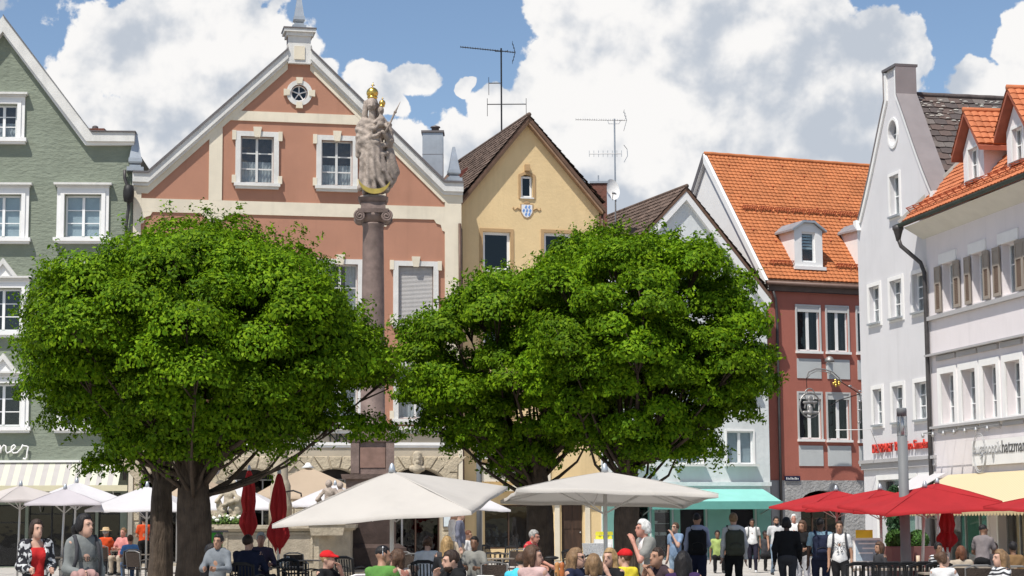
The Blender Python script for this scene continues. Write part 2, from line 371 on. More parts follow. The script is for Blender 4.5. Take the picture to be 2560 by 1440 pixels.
# ------------------------------------------------------------------ facade frames
class Fac:
    """a vertical facade plane: local x along it, local -y out of it, z up"""
    def __init__(s, px0, Y0, deg):
        s.o = at(px0, 1298, Y0); s.o.z = 0; s.a = R(deg); s.u = Vector((math.cos(s.a), math.sin(s.a), 0)); s.n = Vector((math.sin(s.a), -math.cos(s.a), 0))
    def uz(s, px, py, y=0.0):
        d = ray(px, py); c = Vector((0, 0, EYE)); o = s.o-s.n*y
        t = (o-c).dot(s.n)/d.dot(s.n); p = c+d*t; return ((p-s.o).dot(s.u), p.z)
    def rect(s, px0, py0, px1, py1, y=0.0):
        mx, my = (px0+px1)/2, (py0+py1)/2
        return (s.uz(px0, my, y)[0], s.uz(px1, my, y)[0], s.uz(mx, py1, y)[1], s.uz(mx, py0, y)[1])
    def poly(s, pts, y=0.0): return [s.uz(a, b, y) for a, b in pts]
    def root(s, name, label, cat='house'): return thing(name, s.o, s.a, label, cat)
def rpoly(r): u0, u1, z0, z1 = r; return [(u0, z0), (u1, z0), (u1, z1), (u0, z1)]
def inpoly(p, poly):
    c = False; n = len(poly)
    for i in range(n):
        x0, y0 = poly[i]; x1, y1 = poly[(i+1) % n]
        if (y0 > p[1]) != (y1 > p[1]) and p[0] < (x1-x0)*(p[1]-y0)/(y1-y0)+x0: c = not c
    return c
def wall(name, outline, holes, m, parent, y=0.0, reveal=.25, depth=.4, rm=None):
    """front wall with real openings: holes are (u0,u1,z0,z1) or polygons; reveals run inwards"""
    hp = [rpoly(h) if isinstance(h[0], (int, float)) else h for h in holes]
    vs = []; es = []
    for lp in [outline]+hp:
        b = len(vs); vs += [Vector(p) for p in lp]; es += [(b+i, b+(i+1) % len(lp)) for i in range(len(lp))]
    r = delaunay_2d_cdt(vs, es, [], 0, 1e-5); P = r[0]; T = r[2]; mb = MB(); fs = []
    for t in T:
        c = sum((P[i] for i in t), Vector((0, 0)))/len(t)
        if inpoly(c, outline) and not any(inpoly(c, h) for h in hp): fs.append(tuple(t))
    mb.add([(p[0], y, p[1]) for p in P], fs)
    mb2 = MB()
    for h in hp:
        n = len(h); mb.add([(a, y, b) for a, b in h]+[(a, y+reveal, b) for a, b in h], [(i, (i+1) % n, n+(i+1) % n, n+i) for i in range(n)])
    n = len(outline); mb.add([(a, y, b) for a, b in outline]+[(a, y+depth, b) for a, b in outline], [(i, n+i, n+(i+1) % n, (i+1) % n) for i in range(n)])
    return mb.build(name, m, parent)
def curtain_mesh(u0, u1, z0, z1, y, amp=.02, w=.13):
    n = max(8, int((u1-u0)/w*6)); vs = []; fs = []
    for i in range(n+1):
        u = u0+(u1-u0)*i/n; d = amp*math.sin(2*math.pi*(u-u0)/w)+amp*.5*math.sin(5.1*u); vs += [(u, y+d, z0), (u, y+d, z1)]
    for i in range(n): fs.append((2*i, 2*i+2, 2*i+3, 2*i+1))
    return MB().add(vs, fs)
def window(root, r, cols=2, rows=(.333, .667), y=.12, fw=.055, mull=.085, bar=.03, fm=None, gm=None, back=None, sill=None, sm=None, label=None, vbars=None):
    """casement window filling an opening: frame mesh (part) with panes, curtain and sill below it as sub-parts"""
    u0, u1, z0, z1 = r; fm = fm or PVC; gm = gm or GLASS; mb = MB(); d = .06
    mb.box(u0, u1, y, y+d, z0, z0+fw); mb.box(u0, u1, y, y+d, z1-fw, z1); mb.box(u0, u0+fw, y, y+d, z0+fw, z1-fw); mb.box(u1-fw, u1, y, y+d, z0+fw, z1-fw)
    xs = [u0+fw]; W = u1-u0-2*fw
    for c in range(1, cols):
        x = u0+fw+W*c/cols; mb.box(x-mull/2, x+mull/2, y-.015, y+d-.005, z0+fw, z1-fw); xs += [x-mull/2, x+mull/2]
    xs.append(u1-fw); H = z1-z0-2*fw; zs = [z0+fw]
    for f in rows:
        z = z0+fw+H*f; zs += [z-bar/2, z+bar/2]
    zs.append(z1-fw)
    for i in range(0, len(xs), 2):
        for j in range(1, len(zs)-1, 2): mb.box(xs[i], xs[i+1], y+.008, y+d-.012, zs[j], zs[j+1])
    w = mb.build('window', fm, root)
    if label: w['label'] = label
    for i in range(0, len(xs), 2):
        for j in range(0, len(zs), 2): MB().box(xs[i]-.004, xs[i+1]+.004, y+.025, y+.031, zs[j]-.004, zs[j+1]+.004).build('pane', gm, w)
    if back == 'curtain': curtain_mesh(u0, u1, z0, z1, y+.16).build('curtain', CURTAIN, w, True)
    elif back == 'half': curtain_mesh(u0, u1, z0, z0+(z1-z0)*.48, y+.14).build('curtain', CURTAIN, w, True)
    elif back == 'sides':
        curtain_mesh(u0, u0+(u1-u0)*.33, z0, z1, y+.15).build('curtain', CURTAIN, w, True); curtain_mesh(u1-(u1-u0)*.33, u1, z0, z1, y+.15).build('curtain', CURTAIN, w, True)
    elif back == 'blind':
        b = MB().box(u0, u1, y+.10, y+.12, z0, z1); b.build('blind', BLIND, w)
    if sill:
        e, p, hh = sill; MB().box(u0-e, u1+e, -p, y, z0-hh, z0+.004).build('sill', sm or STONEW, w)
    return w
def tiles(name, root, m, o, U, D, width, length, tw, th, round_=True, jit=.012, parts=0, kind='stuff', lim=None):
    """overlapping roof tiles laid in courses on a slope: o = ridge corner, U along the ridge, D down the slope"""
    o = Vector(o); U = Vector(U).normalized(); D = Vector(D).normalized(); N = D.cross(U)
    if N.z < 0: N = -N
    rows = int(length/th); cols = int(width/tw); rr = random.Random(len(name)+rows); mb = MB(); t = .022
    prof = [(-.5, 0), (-.25, .022), (0, .028), (.25, .022), (.5, 0)] if round_ else [(-.485, 0), (.485, 0)]
    for j in range(rows):
        for i in range(cols):
            c = o+U*(tw*(i+.5+(.5 if (j % 2 and not round_) else 0)))+D*(th*j)
            if lim and not lim(c): continue
            q = []
            jj = rr.uniform(-jit, jit)
            for (a, b) in prof:
                q.append(c+U*(a*tw)+N*(b+.012)+D*(-.02)); q.append(c+U*(a*tw)+N*(b+t+.026+jj)+D*(th*1.06+jj))
            k = len(prof); vs = q+[c+U*(prof[0][0]*tw)+D*(th*1.06+jj), c+U*(prof[-1][0]*tw)+D*(th*1.06+jj)]
            fs = [(2*a, 2*a+2, 2*a+3, 2*a+1) for a in range(k-1)]+[tuple([2*k]+[2*a+1 for a in range(k)]+[2*k+1])]
            mb.add(vs, fs)
    ob = mb.build(name, m, root); ob['kind'] = kind; return ob
def text_mesh(s, size, extrude, m, name, parent, loc, rot, shear=0, align='LEFT', width=None):
    cu = bpy.data.curves.new(name, 'FONT'); cu.body = s; cu.size = size; cu.extrude = extrude; cu.shear = shear; cu.align_x = align; cu.resolution_u = 2
    tmp = bpy.data.objects.new('tmp', cu); COL.objects.link(tmp); bpy.context.view_layer.update()
    me = bpy.data.meshes.new_from_object(tmp.evaluated_get(bpy.context.evaluated_depsgraph_get())); bpy.data.objects.remove(tmp)
    me.name = name; me.materials.clear(); me.materials.append(m)
    if width:
        xs = [v.co.x for v in me.vertices]; w = max(xs)-min(xs)
        for v in me.vertices: v.co.x = (v.co.x-min(xs))*width/w
    return link(name, me, parent, loc, rot)
# ================================================================== the ground
PAVE = mat('pale_granite_paving', (.42, .395, .36), .85, .10, 1.3, .3, 20, dirt=.25, ds=.5, island=.10)
JOINT = mat('paving_joint_sand', (.20, .185, .165), .95, .2, 2, .3, 30)
gm_ = MB(); gm_.add([(-700, -100, 0), (700, -100, 0), (700, 900, 0), (-700, 900, 0)], [(0, 1, 2, 3)])
ground = gm_.build('ground', JOINT); tag(ground, 'pale stone paving of the town square', kind='structure')
sl = MB(); rr = random.Random(3)
for j in range(75):
    for i in range(64):
        x = -32+i*1.0+(.5 if j % 2 else 0); y = 8+j*.95; e = .008; h = .012+rr.uniform(0, .004)
        sl.add([(x+e, y+e, 0.001), (x+1-e, y+e, .001), (x+1-e, y+.95-e, .001), (x+e, y+.95-e, .001), (x+e+.006, y+e+.006, h), (x+1-e-.006, y+e+.006, h), (x+.994-e, y+.944-e, h), (x+e+.006, y+.944-e, h)],
               [(4, 5, 6, 7), (0, 1, 5, 4), (1, 2, 6, 5), (2, 3, 7, 6), (3, 0, 4, 7)])
sl = sl.build('paving_slabs', PAVE, ground); sl['kind'] = 'stuff'

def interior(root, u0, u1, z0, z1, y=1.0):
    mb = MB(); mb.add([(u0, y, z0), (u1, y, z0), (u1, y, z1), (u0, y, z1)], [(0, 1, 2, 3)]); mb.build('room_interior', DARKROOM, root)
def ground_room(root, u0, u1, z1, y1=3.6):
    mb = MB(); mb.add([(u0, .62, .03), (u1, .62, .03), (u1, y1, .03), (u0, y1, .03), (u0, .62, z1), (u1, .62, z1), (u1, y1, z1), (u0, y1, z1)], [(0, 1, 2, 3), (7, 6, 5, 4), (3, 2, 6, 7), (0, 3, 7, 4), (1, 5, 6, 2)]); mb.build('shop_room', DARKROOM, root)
def shift(poly, dz): return [(a, b+dz) for a, b in poly]
def body(root, m, u0, u1, y0, y1, z1, name='rear_wall'):
    """side and rear walls of a house, open at the front (the front wall closes it)"""
    mb = MB(); mb.add([(u0, y0, 0), (u0, y1, 0), (u1, y1, 0), (u1, y0, 0), (u0, y0, z1), (u0, y1, z1), (u1, y1, z1), (u1, y0, z1)], [(0, 4, 5, 1), (1, 5, 6, 2), (2, 6, 7, 3)])
    return mb.build(name, m, root)
def downpipe(root, pts, m=PIPE, r=.055, name='downpipe'): return MB().tube(pts, r, 8).build(name, m, root, True)

# ================================================================== sage green house (left edge)
FG = Fac(318, 70.7, 4); g = FG.root('green_house', 'sage green roughcast gabled house with white stone window surrounds at the left edge')
uc, zt = FG.uz(12, 50); us, zs = FG.uz(229, 341); uL = 2*uc
gw = []   # (opening, style)
def grect(x0, y0, x1, y1): return FG.rect(x0, y0, x1, y1)
cols_g = [(-37, 52), (163, 252), (-237, -148)]
rows_g = [(488, 594), (722, 828), (960, 1066)]
ops = [grect(-24, 262, 42, 345)]
for ri, (a, b) in enumerate(rows_g):
    for (c, d) in cols_g: ops.append(grect(c, a, d, b))
zaw = FG.uz(150, 1156)[1]
shop = [grect(-120, 1262, 62, 1404), grect(70, 1232, 238, 1395), grect(245, 1232, 300, 1395)]
shop = [(a, b, .05, d) for a, b, c, d in shop]
out = [(uL, 0), (0, 0), (0, zs-.05), (us, zs-.05), (uc, zt-.05), (2*uc-us, zs-.05), (uL, zs-.05)]
wall('wall', out, ops+shop, GREENW, g, 0, .28, .5)
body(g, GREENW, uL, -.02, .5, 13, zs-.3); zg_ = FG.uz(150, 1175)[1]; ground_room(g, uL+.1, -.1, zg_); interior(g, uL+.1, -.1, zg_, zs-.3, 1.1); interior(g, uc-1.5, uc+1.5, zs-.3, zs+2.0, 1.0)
MB().prism([(uL, zs-.35), (-.02, zs-.35), (us, zs-.2), (uc, zt-.25), (2*uc-us, zs-.2)], .51, 13).build('roof', TILEB, g)
zi = FG.uz(12, 84)[1]; a1 = FG.uz(222, 357)
cp = [(uc, zt+.08), (us+.05, zs+.1), (.06, zs+.1), (.06, a1[1]), (a1[0]-.05, a1[1]), (uc, zi)]
MB().prism(cp, -.34, .1).build('gable_coping', STONEW, g); MB().prism([(2*uc-a-.002, b) for a, b in cp], -.34, .1).build('gable_coping', STONEW, g)
ins = [(uc, zi+.12), (a1[0]+.02, a1[1]+.1), (.03, a1[1]+.0), (.03, a1[1]-.1), (a1[0]-.1, a1[1]-.12), (uc, zi-.1)]
MB().prism(ins, -.2, .05).build('gable_moulding', WHITE, g)
MB().prism([(uc, zt+.13), (us+.02, zs+.15), (.1, zs+.15), (.1, zs+.11), (us+.05, zs+.11), (uc, zt+.085)], -.40, .3).build('coping_flashing', METALD, g)
def green_window(r, head, back, gm=None):
    u0, u1, z0, z1 = r
    w = window(g, r, 2, (.333, .667), .14, .07, .10, .035, back=back, gm=gm)
    s = MB(); s.prism([(u0-.30, z0-.02), (u0-.02, z0-.02), (u0-.02, z1+.02), (u1+.02, z1+.02), (u1+.02, z0-.02), (u1+.30, z0-.02), (u1+.30, z1+.30), (u0-.30, z1+.30)], -.09, .04).build('surround', WHITE, w)
    s = MB(); s.prism([(u0-.17, z0-.02), (u0-.03, z0-.02), (u0-.03, z1+.03), (u1+.03, z1+.03), (u1+.03, z0-.02), (u1+.17, z0-.02), (u1+.17, z1+.17), (u0-.17, z1+.17)], -.13, .0).build('inner_moulding', WHITE, w)
    MB().box(u0-.40, u1+.40, -.26, .02, z0-.16, z0-.021).box(u0-.35, u1+.35, -.18, .02, z0-.24, z0-.161).build('sill', WHITE, w)
    if head == 'flat': MB().box(u0-.34, u1+.34, -.18, .02, z1+.301, z1+.36).box(u0-.41, u1+.41, -.27, .02, z1+.361, z1+.44).build('cornice', STONEW, w)
    else:
        c = (u0+u1)/2
        MB().box(u0-.34, u1+.34, -.18, .02, z1+.301, z1+.38).box(u0-.41, u1+.41, -.27, .02, z1+.381, z1+.45).build('cornice', STONEW, w)
        MB().prism([(c-.42, z1+.45), (c+.42, z1+.45), (c, z1+.98)], -.16, .02).build('pediment', WHITE, w)
        MB().prism([(c-.52, z1+.452), (c-.36, z1+.452), (c, z1+.9), (c+.36, z1+.452), (c+.52, z1+.452), (c, z1+1.12)], -.27, -.0).build('pediment_moulding', STONEW, w)
for i, r in enumerate(ops):
    green_window(r, 'flat' if i < 4 else 'pediment', ['half', 'blind', 'blind', 'blind', None, 'blind', 'sides', None, None, 'half'][i])
# shop front
for k, r in enumerate(shop): window(g, r, [2, 3, 1][k], (.72,), .2, .05, .05, .04, fm=BLACKP, gm=GLASSD)
tx = [(-.62, .0), (-.55, .32), (-.50, .34), (-.48, .05), (-.47, 0), (-.44, .22), (-.36, .34), (-.29, .30), (-.28, .1), (-.24, .0), (-.12, .06), (.0, .18), (.06, .29), (.0, .35), (-.08, .28), (-.1, .12), (-.02, .0), (.12, .02), (.26, .2), (.31, .36), (.33, .31), (.44, .29), (.50, .27), (.47, .05), (.46, -.18), (.40, -.27), (.33, -.22)]
su, sz = FG.uz(36, 1133)
sg = tag(MB().tube([(su+a*1.02, -.10-.0*i, sz+b*.85) for i, (a, b) in enumerate(tx)], .030, 7).build('sign_lettering', WHITE, None, True), 'white script shop lettering on the green wall above the striped awning', 'sign')
sg.location = FG.o; sg.rotation_euler = (0, 0, FG.a)
# striped awning
ra = FG.rect(-140, 1157, 305, 1216)
aw = thing('striped_awning', FG.o, FG.a, 'grey and cream striped awning over the green house shop', 'awning')
AW1 = mat('awning_stripe_cream', (.66, .66, .54), .9, .03, 3, transl=.2); AW2 = mat('awning_stripe_grey', (.52, .49, .47), .9, .03, 3, transl=.2)
n = 32; W = (ra[1]-ra[0])/n
for k in range(n):
    x = ra[0]+k*W; m_ = AW1 if k % 2 else AW2
    MB().add([(x, -.05, ra[3]), (x+W, -.05, ra[3]), (x+W, -1.1, ra[2]), (x, -1.1, ra[2]), (x, -.05, ra[3]-.015), (x+W, -.05, ra[3]-.015), (x+W, -1.1, ra[2]-.015), (x, -1.1, ra[2]-.015)], [(0, 3, 2, 1), (4, 5, 6, 7)]).build('stripe', m_, aw)
MB().box(ra[0]-.05, ra[1]+.35, -1.18, -1.105, ra[2]-.2, ra[2]+.01).build('valance', mat('awning_valance_cream', (.60, .55, .38), .9, .04, 3), aw)
MB().box(ra[0], ra[1], -.16, .0, ra[3]+.01, ra[3]+.09).build('cassette', WHITE, aw)
MB().tube([(ra[1]-.2, -.02, ra[2]-.9), (ra[1]-.2, -1.08, ra[2]-.05)], .025).build('arm', STEEL, aw); MB().tube([(ra[0]+3.5, -.02, ra[2]-.9), (ra[0]+3.5, -1.08, ra[2]-.05)], .025).build('arm', STEEL, aw)
# brick firewall, flue, downpipe and cable coil between green and salmon houses
def pbox(name, px0, py0, px1, py1, Y, d, m, label, cat, cap=None):
    a = at(px0, py1, Y); b = at(px1, py0, Y)
    t = thing(name, ((a.x+b.x)/2, Y+d/2, a.z-.9), 0, label, cat); w = (b.x-a.x)/2; h = b.z-a.z+.9
    MB().box(-w, w, -d/2, d/2, 0, h).build('stack', m, t)
    if cap: MB().box(-w-.05, w+.05, -d/2-.05, d/2+.05, h+.002, h+.09).build('cap', cap, t)
    return t, w, h
t, w, h = pbox('brick_chimney', 301, 352, 319, 432, 72.3, .5, BRICK, 'narrow red brick stack between the green and the salmon house', 'chimney', METALD)
t, w, h = pbox('roof_chimney', 226, 327, 258, 342, 72.5, .5, METALD, 'low dark chimney stub behind the green gable shoulder', 'chimney', BRICK); MB().lathe([(.12, 0), (.12, .12), (.06, .16)], (-.12, 0, h+.09), 10).build('pot', METALD, t)
dp = FG.poly([(312, 425), (312, 445), (320, 470), (322, 520), (316, 560), (314, 700), (312, 1200)], -.12)
downpipe(g, [(a, -.16, b) for a, b in dp], PIPEG, .06)
cu_, cz_ = FG.uz(322, 486, -.2)
cc = tag(MB().lathe([(.03, -.36), (.17, -.30), (.205, -.1), (.205, .1), (.17, .28), (.05, .34)], (0, 0, 0), 12).build('wall_siren', BLACKP, None, True), 'black rounded box on the drainpipe between green and salmon houses', 'siren'); cc.location = FG.o+FG.u*(cu_+.02)+FG.n*.42+Vector((0, 0, cz_))

# ================================================================== salmon gabled house
FP = Fac(1155, 73.3, 12.3); p = FP.root('salmon_house', 'salmon pink gabled house with cream bands and obelisk topped gable behind the statue')
P = FP.uz
uL = P(328, 800)[0]
Lb = P(369, 434); Rb = P(1112, 470); zsh = (P(328, 434)[1]+P(1150, 462)[1])/2; uc = P(747, 200)[0]
zn = P(718, 128)[1]; un = .43; ztop = P(747, 92)[1]; dub = (Rb[0]-Lb[0])/2; uLb = uc-dub; uRb = uc+dub
zbase = P(740, 1068)[1]
outl = [(uL, zbase), (0, zbase), (0, zsh), (uRb, zsh), (uc+un, zn), (uc+un, ztop), (uc-un, ztop), (uc-un, zn), (uLb, zsh), (uL, zsh)]
att = [FP.rect(601, 342, 684, 458), FP.rect(803, 352, 881, 465)]
wc = [452, 640, 850, 1039]
r2 = [FP.rect(c-44, 655+(c-640)*.027, c+44, 800+(c-640)*.02) for c in wc]
r3 = [FP.rect(c-44, 912+(c-640)*.012, c+44, 1045+(c-640)*.003) for c in wc]
oc = P(748, 233); orad = .325
ocp = [(oc[0]+orad*math.cos(2*math.pi*i/20), oc[1]+orad*math.sin(2*math.pi*i/20)) for i in range(20)]
wall('wall', outl, att+r2+r3+[ocp], SALMON, p, 0, .25, .4)
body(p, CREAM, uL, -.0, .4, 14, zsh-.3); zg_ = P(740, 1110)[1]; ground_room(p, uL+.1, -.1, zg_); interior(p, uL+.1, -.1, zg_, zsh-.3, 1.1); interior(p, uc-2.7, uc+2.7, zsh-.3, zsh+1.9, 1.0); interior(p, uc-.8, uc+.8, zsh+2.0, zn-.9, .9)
MB().prism([(uL, zsh-.4), (0, zsh-.4), (uRb, zsh-.3), (uc+.2, zn-.45), (uc-.2, zn-.45), (uLb, zsh-.3)], .41, 14).build('roof', TILEB, p)
# coping and rake bands
th = .36; tc = .62
def rake(sgn, d0, d1, sh0, sh1, y0, y1, m, name, ret=True):
    sx = lambda du: uc+sgn*du
    k = (zn-zsh)/(dub-un)
    edge = -sgn*0
    uo = (0.0 if sgn > 0 else uL)
    e = .05*sgn
    pl = [(sx(un), zn-d0+sh0), (sx(dub), zsh-d0+sh0), (uo+e, zsh-d0+sh0), (uo+e, zsh-d1+sh0), (sx(dub)-sgn*.05, zsh-d1+sh0), (sx(un), zn-d1+sh0)]
    return MB().prism(pl, y0, y1).build(name, m, p)
for sg_ in (1, -1):
    rake(sg_, 0, .34, 0.02, 0, -.24, .3, STONEW, 'gable_coping')
    rake(sg_, .18, .44, 0, 0, -.14, .05, STONEW, 'gable_moulding')
    rake(sg_, .40, .72, 0, 0, -.06, .05, CREAM, 'rake_band')
    rake(sg_, -.07, .0, .02, 0, -.30, .34, METALD, 'coping_flashing')
# neck, cap
MB().prism([(uc-un, zn-.5), (uc+un, zn-.5), (uc+un, ztop), (uc-un, ztop)], -.2, .5).build('gable_neck', STONEW, p)
MB().prism([(uc-.2, zn-.35), (uc+.2, zn-.35), (uc+.2, ztop-.42), (uc-.2, ztop-.42)], -.24, -.1).build('neck_panel', CREAM, p)
MB().prism([(uc-un, zn-.45), (uc-un-.22, zn-.45), (uc-un-.03, zn+.25)], -.19, .3).prism([(uc+un, zn-.45), (uc+un+.22, zn-.45), (uc+un+.03, zn+.25)], -.19, .3).build('neck_scroll', STONEW, p)
MB().box(uc-un-.08, uc+un+.08, -.28, .55, ztop-.02, ztop+.12).box(uc-un-.17, uc+un+.17, -.37, .6, ztop+.121, ztop+.24).build('gable_cap', STONEW, p)
MB().box(uc-un-.2, uc+un+.2, -.40, .63, ztop+.241, ztop+.29).build('cap_flashing', METALD, p)
def obelisk(u, z, h, w, y=0.1):
    o = MB(); o.box(u-w*.62, u+w*.62, y-w*.62, y+w*.62, z, z+h*.10)
    o.box(u-w*.42, u+w*.42, y-w*.42, y+w*.42, z+h*.101, z+h*.16)
    q = [(u-w*.25, y-w*.25), (u+w*.25, y-w*.25), (u+w*.25, y+w*.25), (u-w*.25, y+w*.25)]; o.hprism(q, z+h*.16, z+h*.24, 2.1, (u, y))
    q = [(u-w*.5, y-w*.5), (u+w*.5, y-w*.5), (u+w*.5, y+w*.5), (u-w*.5, y+w*.5)]; o.hprism(q, z+h*.241, z+h*.33, .98, (u, y))
    q = [(u-w*.44, y-w*.44), (u+w*.44, y-w*.44), (u+w*.44, y+w*.44), (u-w*.44, y+w*.44)]; o.hprism(q, z+h*.331, z+h, .22, (u, y))
    return o.build('obelisk', METALG, p)
obelisk(uc, ztop+.29, P(747, -25)[1]-ztop-.29, .42, .12)
zo = P(338, 425)[1]; obelisk(P(338, 400)[0], zsh+.09, P(336, 330)[1]-zsh-.09, .50, .05); obelisk(P(1135, 400)[0], zsh+.09, P(1135, 367)[1]-zsh-.09, .46, .05)
# cream bands
def band(x0, y0, x1, y1, yy=-.05, m=CREAM, name='cream_band', pr=p, F=FP): r = F.rect(x0, y0, x1, y1); return MB().prism(rpoly(r), yy, .04).build(name, m, pr)
zb1, zb0 = P(745, 283)[1], P(745, 307)[1]; k = (zn-zsh)/(dub-un); wb = lambda z: (zn-z)/k+un-.6
MB().prism([(uc-wb(zb0), zb0), (uc+wb(zb0), zb0), (uc+wb(zb1), zb1), (uc-wb(zb1), zb1)], -.051, .04).build('cream_band', CREAM, p)
zc1, zc0 = P(745, 507)[1], P(745, 540)[1]
MB().prism([(uL, zc0), (-.0, zc0), (0, zc1), (uL, zc1)], -.052, .04).build('cream_band', CREAM, p)
lp = FP.rect(522, 400, 555, 480); hw = (lp[1]-lp[0])/2; dpl = uc-(lp[0]+lp[1])/2
for s in (-1, 1):
    x = uc+s*dpl; MB().prism([(x-hw, zc1), (x+hw, zc1), (x+hw, zb0+.0), (x-hw, zb0+.0)] if True else [], -.054, .04).build('cream_pilaster', CREAM, p)
    zt_ = zb0+.55 if s < 0 else zb0+.55
    MB().prism([(x-hw*2.2, zc0), (x-hw*1.6, zc0-.12), (x-hw*1.1, zc0-.32), (x+hw*1.1, zc0-.32), (x+hw*1.6, zc0-.12), (x+hw*2.2, zc0)], -.05, .04).build('scalloped_corbel', CREAM, p)
for (u0, u1, s) in ((uL, P(352, 560)[0], 1), (P(1112, 700)[0], 0.0, -1)):
    MB().prism([(u0, zbase), (u1, zbase), (u1, zsh-.4), (u0, zsh-.4)], -.056, .04).build('corner_pilaster', CREAM, p)
    e = u1 if s > 0 else u0
    MB().prism([(e, zc0), (e+s*.42, zc0), (e+s*.34, zc0-.14), (e+s*.16, zc0-.2), (e+s*.1, zc0-.42), (e, zc0-.46)], -.05, .04).build('scalloped_corbel', CREAM, p)
# windows with eared surrounds and keystones
def salmon_window(r, back, rows=(.30, .66), shutter=0, ears=True):
    u0, u1, z0, z1 = r; w = window(p, r, 2, rows, .13, .06, .09, .05, back=back, fm=mat('aged_white_frame', (.60, .60, .58), .5, .05, 2))
    t = .19; e = .13
    s = MB(); s.prism([(u0-t, z0-.02), (u0-.0, z0-.02), (u0-.0, z1), (u1, z1), (u1, z0-.02), (u1+t, z0-.02), (u1+t, z1+t), (u0-t, z1+t)], -.10, .04).build('surround', STONEW, w)
    for s_ in (-1, 1):
        x = u0 if s_ < 0 else u1
        for (za, zb) in ((z1-.15, z1+t+.02), (z0-.02, z0+.28)): MB().box(min(x+s_*(t-.02), x+s_*(t+e)), max(x+s_*(t-.02), x+s_*(t+e)), -.115, .03, za, zb).build('corner_ear', CREAM, w)
    c = (u0+u1)/2; MB().prism([(c-.10, z1-.03), (c+.10, z1-.03), (c+.16, z1+t+.17), (c-.16, z1+t+.17)], -.16, .03).build('keystone', CREAM, w)
    MB().box(u0-.24, u1+.24, -.24, .02, z0-.14, z0-.021).box(u0-.19, u1+.19, -.15, .02, z0-.23, z0-.141).build('sill', STONEW, w)
    if shutter:
        sh = MB(); zz = z1-(z1-z0)*shutter; n = int((z1-zz)/.05)
        for i in range(n): a = zz+(z1-zz)*i/n; b = zz+(z1-zz)*(i+.86)/n; sh.add([(u0+.02, .04, a), (u1-.02, .04, a), (u1-.02, .07, b), (u0+.02, .07, b), (u0+.02, .09, a), (u1-.02, .09, a)], [(0, 1, 2, 3), (0, 4, 5, 1)])
        sh.build('roller_shutter', mat('shutter_grey', (.56, .54, .52), .6, .04, 3), w)
    return w
salmon_window(att[0], 'half'); salmon_window(att[1], 'half')
for i, r in enumerate(r2): salmon_window(r, 'sides', (.6,), 1.0 if i == 3 else (.18 if i == 1 else 0))
for i, r in enumerate(r3): salmon_window(r, 'curtain', (.6,))
# round window
mb = MB(); N = 24
for i in range(N):
    a0, a1 = 2*math.pi*i/N, 2*math.pi*(i+1)/N
    q = [(oc[0]+rr_*math.cos(a), oc[1]+rr_*math.sin(a)) for rr_, a in ((orad, a0), (orad+.17, a0), (orad+.17, a1), (orad, a1))]; mb.prism(q, -.09, .03)
ow = mb.build('round_window', STONEW, p)
mb = MB()
for i in range(4):
    a = math.pi/2*i; c, s = math.cos(a), math.sin(a); q = []
    for (rr_, tt) in ((orad+.04, -.10), (orad+.27, -.13), (orad+.27, .13), (orad+.04, .10)): q.append((oc[0]+rr_*c-tt*s, oc[1]+rr_*s+tt*c))
    MB().prism(q, -.13, .02).build('keystone', CREAM, ow)
mb = MB()
for i in range(5): a = math.pi/2+2*math.pi*i/5; mb.tube([(oc[0], .1, oc[1]), (oc[0]+orad*math.cos(a), .1, oc[1]+orad*math.sin(a))], .025, 6)
mb.sphere((oc[0], .1, oc[1]), .06); mb.tube([(oc[0]+.29*math.cos(2*math.pi*i/16), .1, oc[1]+.29*math.sin(2*math.pi*i/16)) for i in range(17)], .022, 6).build('glazing_star', PVC, ow)
MB().prism(ocp, .13, .14).build('pane', GLASSD, ow)
# ground floor: beige base, cornice, frieze, arches and rusticated stones
yb = -.14
def arch(x0, x1, ytop, ysp, n=8):
    u0, u1, _, _ = FP.rect(x0, 1150, x1, 1160); zt_ = P((x0+x1)/2, ytop)[1]; zs_ = P((x0+x1)/2, ysp)[1]; w_ = (u1-u0)/2; ri = zt_-zs_; rad = (w_*w_+ri*ri)/(2*ri); c = (u0+u1)/2; cz = zt_-rad; a = math.asin(w_/rad)
    return [(u0, .12), (u1, .12)]+[(c+rad*math.sin(a-2*a*i/n), cz+rad*math.cos(a-2*a*i/n)) for i in range(n+1)], (c, cz, rad, a)
ARCH = [arch(352, 478, 1176, 1202), arch(566, 692, 1173, 1198), arch(778, 896, 1172, 1197), arch(982, 1102, 1170, 1192)]
zf = P(740, 1078)[1]
wall('base_wall', [(uL, 0), (0, 0), (0, zf), (uL, zf)], [a[0] for a in ARCH], BEIGE, p, yb, .55, .5)
zz = lambda y: P(740, y)[1]
MB().box(uL-.04, .04, -.34, .0, zz(1075), zz(1066)).box(uL-.02, .02, -.24, .0, zz(1084), zz(1075)-.001).build('cornice', STONEW, p)
MB().box(uL-.02, .02, -.22, .0, zz(1113), zz(1106)).box(uL-.0, .0, -.18, .0, zz(1119), zz(1113)-.001).build('string_course', WHITE, p)
MB().box(-.16, -.002, -.2, 0, .0, zz(1119)-.002).box(uL+.002, uL+.16, -.2, 0, .0, zz(1119)-.002).build('edge_strip', CREAM, p)
zhead = zz(1141)
